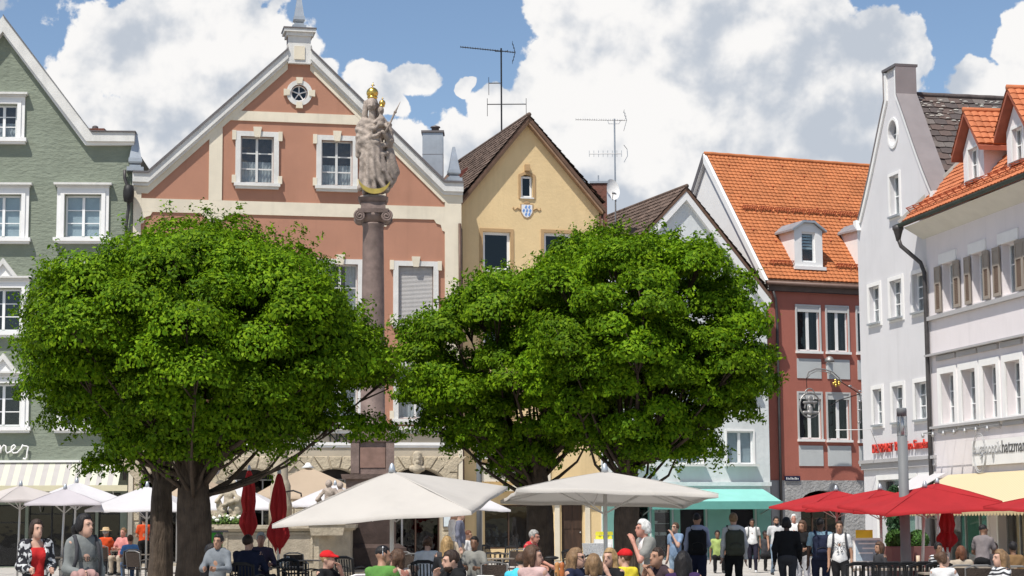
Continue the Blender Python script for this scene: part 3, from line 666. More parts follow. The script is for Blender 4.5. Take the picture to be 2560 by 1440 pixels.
for ai, (ap, (c, cz, rad, a)) in enumerate(ARCH):
    nst = 7
    for i in range(nst):
        b0 = -a*1.12+2.24*a*i/nst; b1 = -a*1.12+2.24*a*(i+1)/nst; gp = .012/rad
        def rim(b, top):
            if not top: return (c+(rad+.02)*math.sin(b), cz+(rad+.02)*math.cos(b))
            t_ = min((zhead-cz)/math.cos(b), rad+.85) ; return (c+t_*math.sin(b*1.25), zhead)
        q = [rim(b0+gp, 0), rim(b1-gp, 0), rim(b1-gp, 1), rim(b0+gp, 1)]
        if abs(b0) < 1: MB().prism(q, yb-.075, yb+.02, .03).build('stone', RUSTIC, p)
    u0, u1 = ap[0][0], ap[1][0]
    window(p, (u0, u1, .12, cz+rad*math.cos(a*.999)), 4 if ai < 3 else 2, (.75,), yb+.45, .05, .05, .05, fm=WOODD if ai == 3 else mat('grey_frame', (.25, .24, .23), .6), gm=GLASSD)
    tp = [q_ for q_ in ap[2:]]; fr = MB().prism(tp+[], yb+.5, yb+.54).build('fanlight', DARKROOM, p)
edges = [uL+.17]+[e for ap, _ in ARCH for e in (ap[0][0], ap[1][0])]+[-.17]
ch = .44
for i in range(0, len(edges), 2):
    e0, e1 = edges[i]+.02, edges[i+1]-.02
    j = 0; z = zhead-.62
    while z > .05:
        w_ = e1-e0; nn = max(1, round(w_/.75)); 
        for q in range(nn):
            a_, b_ = e0+w_*q/nn+.012, e0+w_*(q+1)/nn-.012
            if b_-a_ > .08: MB().prism(rpoly((a_, b_, z-ch+.024, z)), yb-.07, yb+.02, .025).build('stone', RUSTIC, p)
        z -= ch; j += 1
# end stones beside the arches, up to the head line
for (c_, w_) in ((edges[0]+.2, .2), (edges[-1]-.3, .28)):
    MB().prism(rpoly((c_-w_, c_+w_, zhead-.60, zhead-.02)), yb-.07, yb+.02, .025).build('stone', RUSTIC, p)
# mascaron over the door
mu, mz = P(1041, 1146)
V, F_ = sdf_mesh([('e', (0, 0, .02), (.14, .13, .19)), ('e', (0, -.10, -.02), (.05, .06, .06)), ('c', (-.13, .02, .1), (-.15, .0, -.22), .06, .04), ('c', (.13, .02, .1), (.15, .0, -.22), .06, .04), ('e', (0, .02, .14), (.16, .14, .12)), ('e', (0, -.07, -.16), (.09, .08, .09)), ('c', (-.2, .08, -.4), (.2, .08, -.4), .12, .12), ('c', (0, .05, -.2), (0, .05, -.42), .14, .2)], .022, .03)
mo = link('keystone_head', npmesh('keystone_head', V, F_, SANDST), p, (mu, yb-.12, mz+.02)); mo['label'] = 'carved stone head above the arched doorway'
# letters of the shop sign
lu, lz = P(850, 1101)
text_mesh('NN', .46, .02, BLACKP, 'sign_letters', p, (lu-.45, yb-.05, lz-.05), (math.pi/2, 0, 0))
dsk = P(535, 1175); MB().tube([(dsk[0], yb-.35, dsk[1]), (dsk[0], yb-.30, dsk[1])], .2, 20).tube([(dsk[0], yb-.3, dsk[1]), (dsk[0], yb, dsk[1])], .02, 6).build('round_hanging_sign', METALD, p)
downpipe(p, [(a, -.12, b) for a, b in FP.poly([(1148, 560), (1149, 760), (1156, 1160), (1158, 1420)])], PIPE, .055)
# metal flue behind the salmon roof
t, w, h = pbox('metal_chimney', 1056, 331, 1107, 436, 80, .8, METALG, 'square grey metal clad chimney behind the salmon gable', 'chimney', METALD)
for i in range(2): MB().box(-w-.005, w+.005, -.405, .405, h*.3+i*h*.35, h*.3+i*h*.35+.02).build('seam', METALD, t)
MB().lathe([(.16, 0), (.16, .18), (.22, .19), (.2, .24), (.02, .3)], (.1, 0, h+.09), 12).build('cowl', METALD, t, True)

# ================================================================== yellow gabled house
FY = Fac(1150, 74.1, 17); y_ = FY.root('yellow_house', 'yellow rendered gabled house with brown tiled roof and painted shield'); Q = FY.uz
uR = Q(1499, 700)[0]; ua, za = Q(1316, 312); zl = Q(1152, 505)[1]; zr = Q(1497, 533)[1]; ze = (zl+zr)/2
ow1 = FY.rect(1302, 436, 1332, 494); wins = [FY.rect(1207, 580, 1276, 676), FY.rect(1360, 583, 1430, 680), FY.rect(1207, 800, 1276, 900), FY.rect(1360, 802, 1430, 902), FY.rect(1207, 1000, 1276, 1090), FY.rect(1360, 1000, 1430, 1090)]
aw_p = [(ow1[0], ow1[2]), (ow1[1], ow1[2]), (ow1[1], ow1[3]-.12)]+[((ow1[0]+ow1[1])/2+(ow1[1]-ow1[0])/2*math.cos(a), ow1[3]-.12+.12*math.sin(a)) for a in (.5, 1.0, 1.57, 2.1, 2.6)]+[(ow1[0], ow1[3]-.12)]
shopw = FY.rect(1212, 1262, 1335, 1372); doorw = FY.rect(1404, 1246, 1458, 1400)
doorw = (doorw[0], doorw[1], .12, doorw[3])
wall('wall', [(0, 0), (uR, 0), (uR, ze), (ua, za), (0, ze)], [aw_p]+wins+[shopw, doorw], YELLOW, y_, 0, .22, .4)
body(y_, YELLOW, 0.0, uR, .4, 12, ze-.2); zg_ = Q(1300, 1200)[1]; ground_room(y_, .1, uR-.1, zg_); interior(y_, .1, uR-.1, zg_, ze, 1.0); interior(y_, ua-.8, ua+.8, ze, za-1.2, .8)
TRIM = mat('ochre_brown_trim', (.44, .29, .15), .9, .08, 2)
def ytrim(r, t=.13):
    u0, u1, z0, z1 = r; MB().prism([(u0-t, z0-t), (u0, z0-.02), (u0, z1), (u1, z1), (u1, z0-.02), (u1+t, z0-t), (u1+t, z1+t), (u0-t, z1+t)], -.035, .02).build('surround', TRIM, y_)
for i, r in enumerate(wins):
    ytrim(r); window(y_, r, 1, (), .10, .11, .08, .03, back=None, gm=GLASSD if i < 2 else None, sill=(.04, .07, .06), sm=STONEW)
w = window(y_, (ow1[0]+.02, ow1[1]-.02, ow1[2], ow1[3]-.07), 1, (), .10, .08, gm=GLASSD, sill=(.05, .06, .05)); 
t_ = .1; c_ = (ow1[0]+ow1[1])/2
MB().prism([(ow1[0]-t_, ow1[2]-.05), (ow1[0], ow1[2]-.05), (ow1[0], ow1[3]-.1), (c_, ow1[3]+.02), (ow1[1], ow1[3]-.1), (ow1[1], ow1[2]-.05), (ow1[1]+t_, ow1[2]-.05), (ow1[1]+t_, ow1[3]-.02), (c_, ow1[3]+.14), (ow1[0]-t_, ow1[3]-.02)], -.035, .02).build('surround', TRIM, y_)
MB().box(c_-.1, c_+.1, -.14, .02, ow1[3]+.13, ow1[3]+.38).build('keystone', TRIM, y_)
# painted coat of arms
su, sz = Q(1317, 526); SHB = mat('shield_blue', (.16, .30, .62), .8, .1, 3); SHW = mat('shield_white', (.75, .76, .76), .8, .05, 3)
shp = [(su-.22, sz+.22), (su+.22, sz+.22), (su+.22, sz-.08), (su+.12, sz-.24), (su, sz-.29), (su-.12, sz-.24), (su-.22, sz-.08)]
sh = MB().prism([(a*1.0+(a-su)*.2, b+(b-sz)*.16) for a, b in shp], -.02, .02).build('coat_of_arms', TRIM, y_)
MB().prism(shp, -.03, .02).build('shield_field', SHW, sh)
for i in range(3):
    for j in range(3):
        a = su-.155+i*.135+(.02 if j % 2 else -.02); b = sz+.13-j*.145
        if abs(a-su) < .17 and b > sz-.2: MB().prism([(a-.055, b-.02), (a+.0, b-.085), (a+.05, b+.02), (a-.0, b+.085)], -.036, -.02).build('lozenge', SHB, sh)
for s_ in (-1, 1): MB().tube([(su+s_*.26, -.015, sz+.02), (su+s_*.4, -.015, sz+.08), (su+s_*.5, -.015, sz+.0), (su+s_*.58, -.015, sz+.06), (su+s_*.54, -.015, sz+.12)], [.035, .03, .022, .018, .01], 6).build('painted_scroll', TRIM, sh)
MB().sphere((su, -.01, sz+.30), .11, 8, 6, (1.2, .2, .7)).build('crest', TRIM, sh)
# roof
k = (za-ze)/ua; kr = (za-ze)/(uR-ua); ro = .32; thk = .14
MB().prism([(ua, za+.12), (ua, za+.30), (-.35, ze-.35*k+.20), (-.35, ze-.35*k)], -.34, 11).build('roof', mat('roof_underlay_brown', (.14, .085, .06), .9, .2, 3), y_)
MB().prism([(ua, za+.12), (ua, za+.30), (uR+.18, ze-.18*kr+.24), (uR+.18, ze-.18*kr+.06)], -.34, 11).build('roof', MATS['roof_underlay_brown'], y_)
MB().prism([(ua, za-.02), (ua, za+.11), (-.2, ze-.2*k+.12), (-.2, ze-.2*k-.10)], -.30, -.02).prism([(ua+.01, za-.02), (ua+.01, za+.11), (uR+.08, ze-.08*kr+.14), (uR+.08, ze-.08*kr-.08)], -.30, -.02).build('verge_board', mat('verge_board_tan', (.30, .19, .12), .85, .12, 3), y_)
sl_len = math.hypot(ua+.4, za-ze+.3)
tiles('roof_tiles', y_, TILEB, (ua, -.38, za+.31), (0, 1, 0), (-(ua+.35), 0, -(za-ze+.35*k)), 9.5, sl_len, .24, .27)
tiles('roof_tiles', y_, TILEB, (ua, -.38, za+.31), (0, 1, 0), (uR+.18-ua, 0, -(za-ze+.1)), .8, math.hypot(uR+.18-ua, za-ze), .24, .27)
MB().tube([(ua, -.4+.0, za+.34)]+[(ua, -.4+i*1.0, za+.34) for i in range(1, 12)], .09, 8).build('ridge_cap', TILEB, y_, True)
# shed dormer on the far part of the left slope
MB().prism([(-.1+.5, ze+.15), (ua-1.3, ze+.3), (ua-1.25, za-1.0), (.35, za-1.75)], 4.2, 8).build('shed_dormer', mat('dormer_red_brown', (.17, .055, .045), .85, .12, 3), y_)
# eaves gutter ends and downpipes
MB().tube([(-.32, -.2, ze-.38), (-.32, 4, ze-.38)], .1, 8).sphere((-.15, -.1, ze-.35), .16).build('gutter', PIPE, y_, True)
downpipe(y_, [(-.2, -.14, ze-.4), (-.12, -.16, ze-.7), (.05, -.1, ze-1.0), (.06, -.1, 6), (.06, -.1, .2)], PIPE, .055)
downpipe(y_, [(uR+.1, -.12, ze-.12), (uR+.1, -.12, ze-.9), (uR+.08, -.1, 3.5)], PIPE, .055)
# cafe front on the ground floor
r = FY.rect(1204, 1158, 1332, 1204); MB().box(r[0], r[1]+.7, -.07, .0, r[2], r[3]).build('sign_board', mat('cream_sign_board', (.68, .62, .52), .7, .04, 3), y_)
text_mesh('CAFE', .42, .008, mat('sign_grey', (.16, .15, .14), .7), 'sign_letters', y_, (r[0]+.3, -.082, r[2]+.14), (math.pi/2, 0, 0))
r = FY.rect(1204, 1134, 1330, 1148); MB().prism([(r[0], r[2]), (r[1], r[2]), (r[1]-.1, r[3]), (r[0], r[3])], -.35, 0).build('fascia_strip', WHITE, y_)
window(y_, shopw, 2, (), .12, .06, .05, .03, fm=WOODD, gm=GLASSD)
SHELF = mat('glassware_white', (.6, .62, .6), .4, .2, 20); mb = MB()
for i in range(26):
    x = random.uniform(shopw[0]+.15, shopw[1]-.15); z = shopw[2]+random.choice([.05, .05, .45]); hh = random.uniform(.1, .4); mb.lathe([(.05, 0), (.08, hh*.4), (.04, hh*.8), (.05, hh)], (x, .45+random.random()*.3, z), 8)
mb.build('window_display', SHELF, y_, True)
dr = MB(); dr.box(doorw[0], doorw[1], .14, .2, doorw[2], doorw[3]); d_ = dr.build('door', WOODD, y_)
for i in range(2):
    for j in range(2): MB().box(doorw[0]+.08+i*(doorw[1]-doorw[0]-.06)/2, doorw[0]+.02+(i+1)*(doorw[1]-doorw[0]-.02)/2-.04, .125, .15, doorw[2]+.15+j*1.0, doorw[2]+.95+j*1.05).build('door_panel', WOODD, d_)
MB().sphere((doorw[1]-.08, .11, doorw[2]+1.0), .035).build('door_handle', STEEL, d_)
for xx in (1199, 1392, 1468):
    u = Q(xx, 1300)[0]; MB().box(u-.10, u+.10, -.06, .02, .05, Q(xx, 1215)[1]).build('pilaster', CREAM, y_)
MB().box(.05, uR-.05, -.30, -.001, Q(1300, 1228)[1], Q(1300, 1214)[1]).build('cornice', CREAM, y_)
# ================================================================== pale mint house
FM = Fac(1505, 75.7, 20); m0 = FM.root('pale_mint_house', 'pale mint white gabled house with teal shop front behind the right tree'); Q = FM.uz
def side(F, px, py, x=0.0):
    d = ray(px, py); c = Vector((0, 0, EYE)); o = F.o+F.u*x; t = (o-c).dot(F.u)/d.dot(F.u); q = c+d*t
    return -(q-F.o).dot(F.n), q.z
uR = Q(1921, 1000)[0]; ua, za = Q(1711, 486); b_ = Q(1842, 652); kr = (za-b_[1])/(b_[0]-ua); ze = za-kr*(uR-ua); 
rws = [(640, 730), (878, 960), (1078, 1160)]; cs_ = [(1556, 1622), (1690, 1755), (1817, 1883)]
ops = [FM.rect(a, t, b, bt) for (t, bt) in rws for (a, b) in cs_ if not (t == 640 and a > 1800)]
shop = [(a, b, .1, d) for a, b, c, d in (FM.rect(1592, 1262, 1628, 1390), FM.rect(1636, 1262, 1684, 1390), FM.rect(1700, 1262, 1768, 1390), FM.rect(1826, 1262, 1892, 1390))]
wall('wall', [(0, 0), (uR, 0), (uR, ze), (ua, za), (0, ze+.3)], ops+shop, PALEMINT, m0, 0, .2, .4)
body(m0, PALEMINT, 0.0, uR, .4, 12, ze-.1); zg_ = Q(1760, 1200)[1]; ground_room(m0, .1, uR-.1, zg_); interior(m0, .1, uR-.1, zg_, ze, 1.0); interior(m0, ua-2, ua+1.2, ze, za-1.3, 1.0)
for i, r in enumerate(ops):
    w = window(m0, r, 2, (), .10, .06, .12, .03, back='blind')
    u0, u1, z0, z1 = r; MB().prism([(u0-.07, z0), (u0, z0), (u0, z1), (u1, z1), (u1, z0), (u1+.07, z0), (u1+.07, z1+.07), (u0-.07, z1+.07)], -.04, .02).build('surround', WHITE, w)
    MB().box(u0-.12, u1+.12, -.30, .02, z0-.10, z0-.002).build('sill', STONEW, w)
kl = (za-ze-.3)/ua
for s_, (ub, zb) in ((-1, (-.25, ze+.3-.25*kl)), (1, (uR+.15, ze-.15*kr))):
    MB().prism([(ua, za+.10), (ua, za+.27), (ub, zb+.22), (ub, zb+.05)], -.22, 11).build('roof', MATS['roof_underlay_brown'], m0)
    MB().prism([(ua, za-.25), (ua, za+.09), (ub, zb+.04), (ub-s_*.18, zb-.2)], -.20, -.002).build('verge_board', WHITE, m0)
tiles('roof_tiles', m0, TILEB, (ua, -.24, za+.28), (0, 1, 0), (-(ua+.25), 0, -(za-ze-.3+.25*kl)), 10, math.hypot(ua+.25, za-ze), .24, .30)
tiles('roof_tiles', m0, TILEB, (ua, -.24, za+.28), (0, 1, 0), (uR+.15-ua, 0, -(za-ze+.1)), .5, math.hypot(uR+.15-ua, za-ze), .24, .30)
MB().tube([(ua, -.26+i*1.0, za+.31) for i in range(11)], .09, 8).build('ridge_cap', TILEB, m0, True)
# shop front: teal boarding, glazed bays
for k, r in enumerate(shop): window(m0, r, 1, (), .15, .06, fm=TEAL, gm=GLASSD if k != 1 else None)
zt_ = Q(1760, 1262)[1]
mb = MB(); e = [.02]+[x for s_ in shop for x in (s_[0], s_[1])]+[uR-.02]
for i in range(0, len(e), 2):
    if e[i+1]-e[i] > .1: mb.box(e[i]+.01, e[i+1]-.01, -.06, .01, .1, zt_+.4)
mb.build('shop_panelling', TEAL, m0)
MB().box(.0, uR, -.12, .0, Q(1760, 1215)[1], Q(1760, 1205)[1]).build('plinth_moulding', PALEMINT, m0)
mb = MB()
for i in range(14): mb.lathe([(.06, 0), (.1, .06), (.08, .1)], (random.uniform(shop[1][0]+.1, shop[1][1]-.1), .5, 1.0+random.choice([0, .45, .9])), 10)
mb.box(shop[1][0], shop[1][1], .4, .65, .98, 1.0).box(shop[1][0], shop[1][1], .4, .65, 1.43, 1.45).box(shop[1][0], shop[1][1], .4, .65, 1.88, 1.9).build('shelf_display', SHELF, m0)
r = FM.rect(1590, 1222, 1930, 1258)
ta = thing('teal_awning', FM.o, FM.a, 'turquoise awning over the pale mint house shop front', 'awning')
x0, x1, z0, z1 = r; z0 += .05; x1 = Q(1905, 1240)[0]; pr = 1.6
TR = [(x0, -.05, z1), (x1, -.05, z1), (x1+.05, -pr, z0), (x0, -pr, z0)]
MB().add(TR+[(a, b, c-.02) for a, b, c in TR], [(0, 3, 2, 1), (4, 5, 6, 7), (0, 1, 5, 4), (1, 2, 6, 5), (3, 0, 4, 7)]).build('canopy', TEALC, ta)
MB().box(x0-.02, x1+.07, -pr-.05, -pr-.005, z0-.30, z0+.01).build('valance', mat('teal_valance', (.15, .42, .37), .85, .05, 3, transl=.15), ta)
MB().tube([(x1-.1, -.02, z0-.5), (x1-.05, -pr, z0-.05)], .025).build('arm', STEEL, ta); MB().tube([(x0+.3, -.02, z0-.5), (x0+.3, -pr, z0-.05)], .025).build('arm', STEEL, ta)

# ================================================================== brick red house with orange roof
FR = Fac(1928, 79.0, 22.6); r0 = FR.root('red_house', 'brick red house with bright orange tiled roof and dormers'); Q = FR.uz
yr, zr = side(FR, 1766, 388); ye, ze = side(FR, 1921, 700); W = 12.0
wz = [FR.rect(1992, 766, 2048, 878), FR.rect(2067, 768, 2119, 880), FR.rect(2143, 770, 2197, 882), FR.rect(1997, 983, 2053, 1098), FR.rect(2069, 985, 2123, 1100), FR.rect(2147, 987, 2203, 1102)]
ar = FR.rect(2001, 1226, 2112, 1300); c = (ar[0]+ar[1])/2; hw_ = (ar[1]-ar[0])/2
arp = [(ar[0], .05), (ar[1], .05)]+[(c+hw_*math.cos(a), ar[3]-.5+.5*math.sin(a)) for a in [i*math.pi/10 for i in range(11)]]
zeave = ze-.25; zrough = Q(2050, 1201)[1]
wall('wall', [(0, zrough), (W, zrough), (W, zeave), (0, zeave)], wz, REDW, r0, 0, .16, .4)
wall('base_wall', [(0.55, 0), (W, 0), (W, zrough), (.55, zrough)], [arp], ROUGHGRAY, r0, -.03, .5, .4)
MB().box(0, .549, -.05, .4, 0, zrough).build('grey_pier', mat('smooth_grey_render', (.30, .30, .31), .9, .06, 2), r0)
ground_room(r0, .2, W, zrough); interior(r0, .2, W, zrough, zeave, 1.0); window(r0, (ar[0], ar[1], .05, ar[3]-.45), 3, (.7,), .3, .06, .06, .05, fm=WOODD, gm=GLASSD)
# white gable end and the roof
gd = 2*yr
gb = MB(); gb.add([(0, .4, 0), (0, gd, 0), (0, gd, ze), (0, yr, zr-.12), (0, ye+.1, ze-.1), (0, .0, ze-.25), (0, 0.0, 0)], [tuple(range(7))]); gb.build('gable_end_wall', WHITE, r0)
kf = (zr-ze)/(yr-ye); L = math.hypot(zr-ze, yr-ye)
MB().add([(-.12, yr, zr), (W, yr, zr), (W, ye, ze), (-.12, ye, ze), (-.12, yr, zr-.16), (W, yr, zr-.16), (W, ye, ze-.16), (-.12, ye, ze-.16)], [(0, 3, 2, 1), (4, 5, 6, 7), (0, 4, 7, 3), (3, 7, 6, 2)]).build('roof', MATS['roof_underlay_brown'], r0)
MB().add([(-.12, yr, zr), (W, yr, zr), (W, gd, ze), (-.12, gd, ze), (-.12, yr, zr-.16), (W, yr, zr-.16), (W, gd, ze-.16), (-.12, gd, ze-.16)], [(0, 1, 2, 3), (7, 6, 5, 4), (0, 3, 7, 4)]).build('roof', TILEO, r0)
vb = MB()   # white verge boards
for (ya, yb_, zb_) in ((yr, ye-.04, ze-.06), (yr, gd, ze)):
    vb.add([(-.17, ya, zr+.05), (-.17, yb_, zb_+.05), (-.17, yb_, zb_-.32), (-.17, ya, zr-.36), (-.02, ya, zr+.05), (-.02, yb_, zb_+.05), (-.02, yb_, zb_-.32), (-.02, ya, zr-.36)], [(0, 1, 2, 3), (4, 7, 6, 5), (0, 4, 5, 1), (3, 2, 6, 7)])
vb.build('verge_board', WHITE, r0)
MB().add([(-.19, yr, zr-.30), (-.19, gd, ze-.30), (-.19, gd, ze-.05), (-.19, yr, zr+.07), (-.1, yr, zr+.08), (-.1, gd, ze)], [(0, 1, 2, 3), (3, 2, 5, 4)]).build('rear_flashing', METALD, r0)
tiles('roof_tiles', r0, TILEO, (0, yr, zr+.01), (1, 0, 0), (0, ye-yr, ze-zr), W, L+.02, .215, .215, True, .008)
MB().tube([(i*.4-.1, yr, zr+.06+.012*(i % 2)) for i in range(int(W/.4)+1)], .10, 8).build('ridge_tiles', TILEO, r0, True)
def onroof(x, s):  # s metres down from the ridge
    return Vector((x, yr+(ye-yr)*s/L, zr+(ze-zr)*s/L))
DN = Vector((0, ye-yr, ze-zr)).normalized(); NN = Vector((0, -(zr-ze), (yr-ye))).normalized()
if NN.z < 0: NN = -NN
SNOW = mat('snow_guard_red', (.40, .10, .045), .7, .15, 3)
def snow(x0, x1, s):
    mb = MB(); n = int((x1-x0)/.75)
    for i in range(n):
        a = x0+(x1-x0)*i/n+.05; b = x0+(x1-x0)*(i+1)/n-.05; P0 = onroof(a, s); P1 = onroof(b, s)
        for k in (.09, .17, .25): mb.tube([P0+NN*k, P1+NN*k], .018, 6)
        for q in range(7): c_ = P0.lerp(P1, q/6); mb.tube([c_+NN*.07, c_+NN*.27], .014, 5)
        for q in (.12, .88): c_ = P0.lerp(P1, q); mb.tube([c_+NN*.26, c_+DN*.22+NN*.04], .016, 5)
    mb.build('snow_guard', SNOW, r0)
def sdown(px, py):   # distance down the front slope under a pixel
    x = Q(px, py, 1.5)[0]; d = ray(px, py); c_ = Vector((0, 0, EYE)); o = FR.o-FR.n*yr+Vector((0, 0, zr)); nw = FR.n*(zr-ze)+Vector((0, 0, 1))*(yr-ye); t = (o-c_).dot(nw)/d.dot(nw); q_ = c_+d*t
    return (q_-FR.o).dot(FR.u), (q_-FR.o-FR.u*0+FR.n*0).z
def s_of(px, py): x, z = sdown(px, py); return x, (zr-z)/(zr-ze)*L
xs_, s1 = s_of(2000, 533); snow(.35, W-.5, s1)
_, s2 = s_of(1950, 662); x2, _ = s_of(1985, 660); x3, _ = s_of(2075, 665); snow(.35, x2-.1, s2); snow(x3+.15, x3+1.9, s2)
mb = MB(); rr = random.Random(5)
for j in range(2, int(L/.215)-2):
    for i in range(1, 50):
        if (i*7+j*5) % 43 == 0 and .4+i*.215 < W: c_ = onroof(i*.215, j*.215); mb.tube([c_+NN*.05, c_+NN*.10+DN*.05], [.05, .03], 6)
mb.build('snow_hooks', SNOW, r0)['kind'] = 'stuff'
def dormer(pc):
    yd = .25
    u0, u1, z0, z1 = FR.rect(pc-36, 575, pc+34, 662, yd); c_ = (u0+u1)/2; zb = z0-.1; za = z1+.35
    wr = FR.rect(pc-25, 580, pc+12, 655, yd)
    wr = (c_-.33, c_+.33, wr[2], wr[3])
    mb = MB(); t_ = MB()
    out = [(u0, zb), (u1, zb), (u1, z1), (c_+.25, za-.06), (c_-.25, za-.06), (u0, z1)]
    d_ = wall('dormer', out, [wr], WHITE, r0, yd, .14, 4.0)
    w = window(d_, wr, 1, (), yd+.08, .07, back=None)
    bl = MB()
    for i in range(5): z = wr[3]-.1-i*.13; bl.box(wr[0]+.06, wr[1]-.06, yd+.16, yd+.17, z-.09, z)
    bl.build('blind', BLIND, w)
    MB().box(u0-.06, u1+.1, yd-.12, yd+.02, zb-.12, zb+.02).build('sill', WHITE, d_)
    rf = MB(); rp = [(u0-.16, z1-.08), (u0-.16, z1+.0), (c_-.26, za+.04), (c_+.26, za+.04), (u1+.16, z1+.0), (u1+.16, z1-.08), (c_+.26, za-.05), (c_-.26, za-.05)]
    rf.prism(rp, yd-.14, yd+4).build('dormer_roof', METALG, d_)
dormer(2022); dormer(2185)
# eaves: brown board, dark gutter
MB().box(-.05, W, ye+.02, -.001, ze-.42, ze-.18).build('eaves_board', mat('eaves_brown', (.12, .085, .07), .8, .15, 3), r0)
MB().tube([(-.1, ye-.06, ze-.12), (W, ye-.06, ze-.12)], .09, 8).build('gutter', mat('gutter_brown', (.16, .10, .08), .5, .1, 3), r0, True)
MB().box(-.0, W, -.16, -.001, Q(2040, 727)[1], ze-.43).build('dark_frieze', mat('anthracite_frieze', (.045, .045, .055), .7, .2, 3), r0)
pu = Q(1941, 900)[0]; downpipe(r0, [(pu-.2, -.2, ze-.45), (pu-.05, -.14, ze-.8), (pu, -.12, ze-1.5), (pu, -.12, 6), (pu, -.12, .2)], PIPEG, .06)
GREYP = mat('grey_panel_paint', (.50, .52, .52), .85, .05, 2); GREYF = mat('grey_surround', (.52, .52, .51), .8, .05, 2)
for i, r in enumerate(wz):
    u0, u1, z0, z1 = r; w = window(r0, r, 2, (), .07, .07, .13, .03, back='sides' if i != 0 else None, gm=GLASSD)
    if i == 0: MB().box(u0+.46, u1-.1, .30, .31, z0+.1, z1-.1).build('blind', mat('taupe_blind', (.25, .23, .20), .9), w)
    MB().box(u0, u1, -.02, .05, z1-.24, z1-.0).build('shutter_box', GREYF, w)
    MB().prism([(u0-.07, z0-.08), (u0, z0), (u0, z1), (u1, z1), (u1, z0), (u1+.07, z0-.08), (u1+.07, z1+.07), (u0-.07, z1+.07)], -.045, .02).build('surround', GREYF, w)
    MB().box(u0-.09, u1+.09, -.14, .02, z0-.10, z0-.002).build('sill', WHITE, w)
    pz = FR.rect(2000, 897 if i < 3 else 1114, 2050, 946 if i < 3 else 1165); MB().prism(rpoly((u0-.04, u1+.04, pz[2], pz[3])), -.03, .02).build('spandrel_panel', GREYP, r0)
# wrought iron inn sign with arch, star cluster and hanging ring
hs = thing('inn_sign', FR.o, FR.a, 'wrought iron hanging inn sign with ring emblem and leaf garland on the red house', 'sign')
def hp(px, py, y=-1.3): a, b = Q(px, py, y); return (a, y, b)
LEAD = mat('pewter_grey', (.30, .29, .28), .5, .3, 12, metal=.5)
MB().tube([hp(x, y) for x, y in ((2016, 945), (2022, 930), (2040, 922), (2060, 923), (2082, 930), (2098, 945), (2103, 955))], .03, 6).tube([hp(x, y) for x, y in ((2018, 946), (2026, 935), (2042, 927), (2060, 928), (2080, 935), (2096, 950))], .02, 6).build('arch_bar', LEAD, hs)
MB().tube([hp(2016, 945), hp(2018, 985)], .014, 5).tube([hp(2103, 955), (Q(2150, 985, -.05)[0], -.05, Q(2150, 985)[1])], .022, 6).tube([hp(2075, 1015), hp(2100, 1000), (Q(2150, 985, -.05)[0], -.05, Q(2150, 985)[1])], .02, 6).build('bracket', IRON, hs)
cu0, _, cz0 = hp(2025, 1013)
rg = MB().tube([(cu0+.48*math.cos(i*math.pi/12), -1.3, cz0+.50*math.sin(i*math.pi/12)) for i in range(25)], .035, 6)
rg.build('ring', LEAD, hs)
MB().tube([(cu0+.24*math.cos(i*math.pi/10), -1.3, cz0+.42+.26*math.sin(i*math.pi/10)) for i in range(21)], .025, 6).build('top_loop', LEAD, hs)
V, F_ = sdf_mesh([('c', (-.28, 0, .1), (.3, 0, .12), .06, .06), ('c', (-.2, 0, .1), (-.25, 0, -.12), .05, .035), ('c', (.2, 0, .1), (.2, 0, -.1), .05, .035), ('e', (.02, 0, .26), (.13, .06, .13)), ('c', (-.3, 0, -.3), (.3, 0, -.3), .07, .07), ('c', (0, 0, -.1), (0, 0, -.3), .1, .12)], .025, .04)
link('emblem', npmesh('emblem', V, F_, LEAD), hs, (cu0, -1.3, cz0))
mb = MB()
for i in range(7): a, y_h, b = hp(2090+random.uniform(-8, 8), 957+random.uniform(-9, 9)); mb.sphere((a, y_h, b), .07, 6, 5)
mb.build('golden_leaves', GOLD, hs, True)
mb = MB()
for (x, y) in ((2125, 965), (2150, 978), (2150, 1003), (2149, 1025), (2148, 1056)): a, y_h, b = hp(x, y, -1.0); mb.sphere((a, y_h, b), .07, 6, 5, (1.3, .6, .7))
mb.tube([hp(2125, 965, -1), hp(2150, 978, -1), hp(2152, 1056, -1)], .01, 5); mb.build('leaf_garland', STEEL, hs, True)
a, yy, b = hp(2074, 905, -.4)
wl_ = thing('wall_lamp', FR.o, FR.a, 'small grey dome lamp above the inn sign on the red house', 'lamp')
MB().lathe([(.05, -.02), (.20, .0), (.20, .08), (.12, .2), (.03, .24)], (a, yy, b), 12).build('shade', LEAD, wl_, True); MB().box(a-.12, a+.12, yy-.05, yy+.1, b-.42, b-.04).build('housing', GREYP, wl_); MB().tube([(a, yy, b+.1), (a, -.0, b+.15)], .025, 6).build('bracket', LEAD, wl_)
# street name plate
r = FR.rect(1960, 1190, 1998, 1202); sp = thing('street_sign', FR.o, FR.a, 'small dark street name plate on the corner of the red house', 'sign')
MB().box(r[0], r[1], -.09, -.06, r[2], r[3]).build('plate', mat('sign_navy', (.015, .018, .05), .4), sp); mb = MB()
for i in range(9): x = r[0]+.06+i*(r[1]-r[0]-.12)/9; mb.box(x, x+.032, -.094, -.088, r[2]+.05, r[3]-.05-.02*(i % 3))
mb.build('lettering', WHITE, sp)

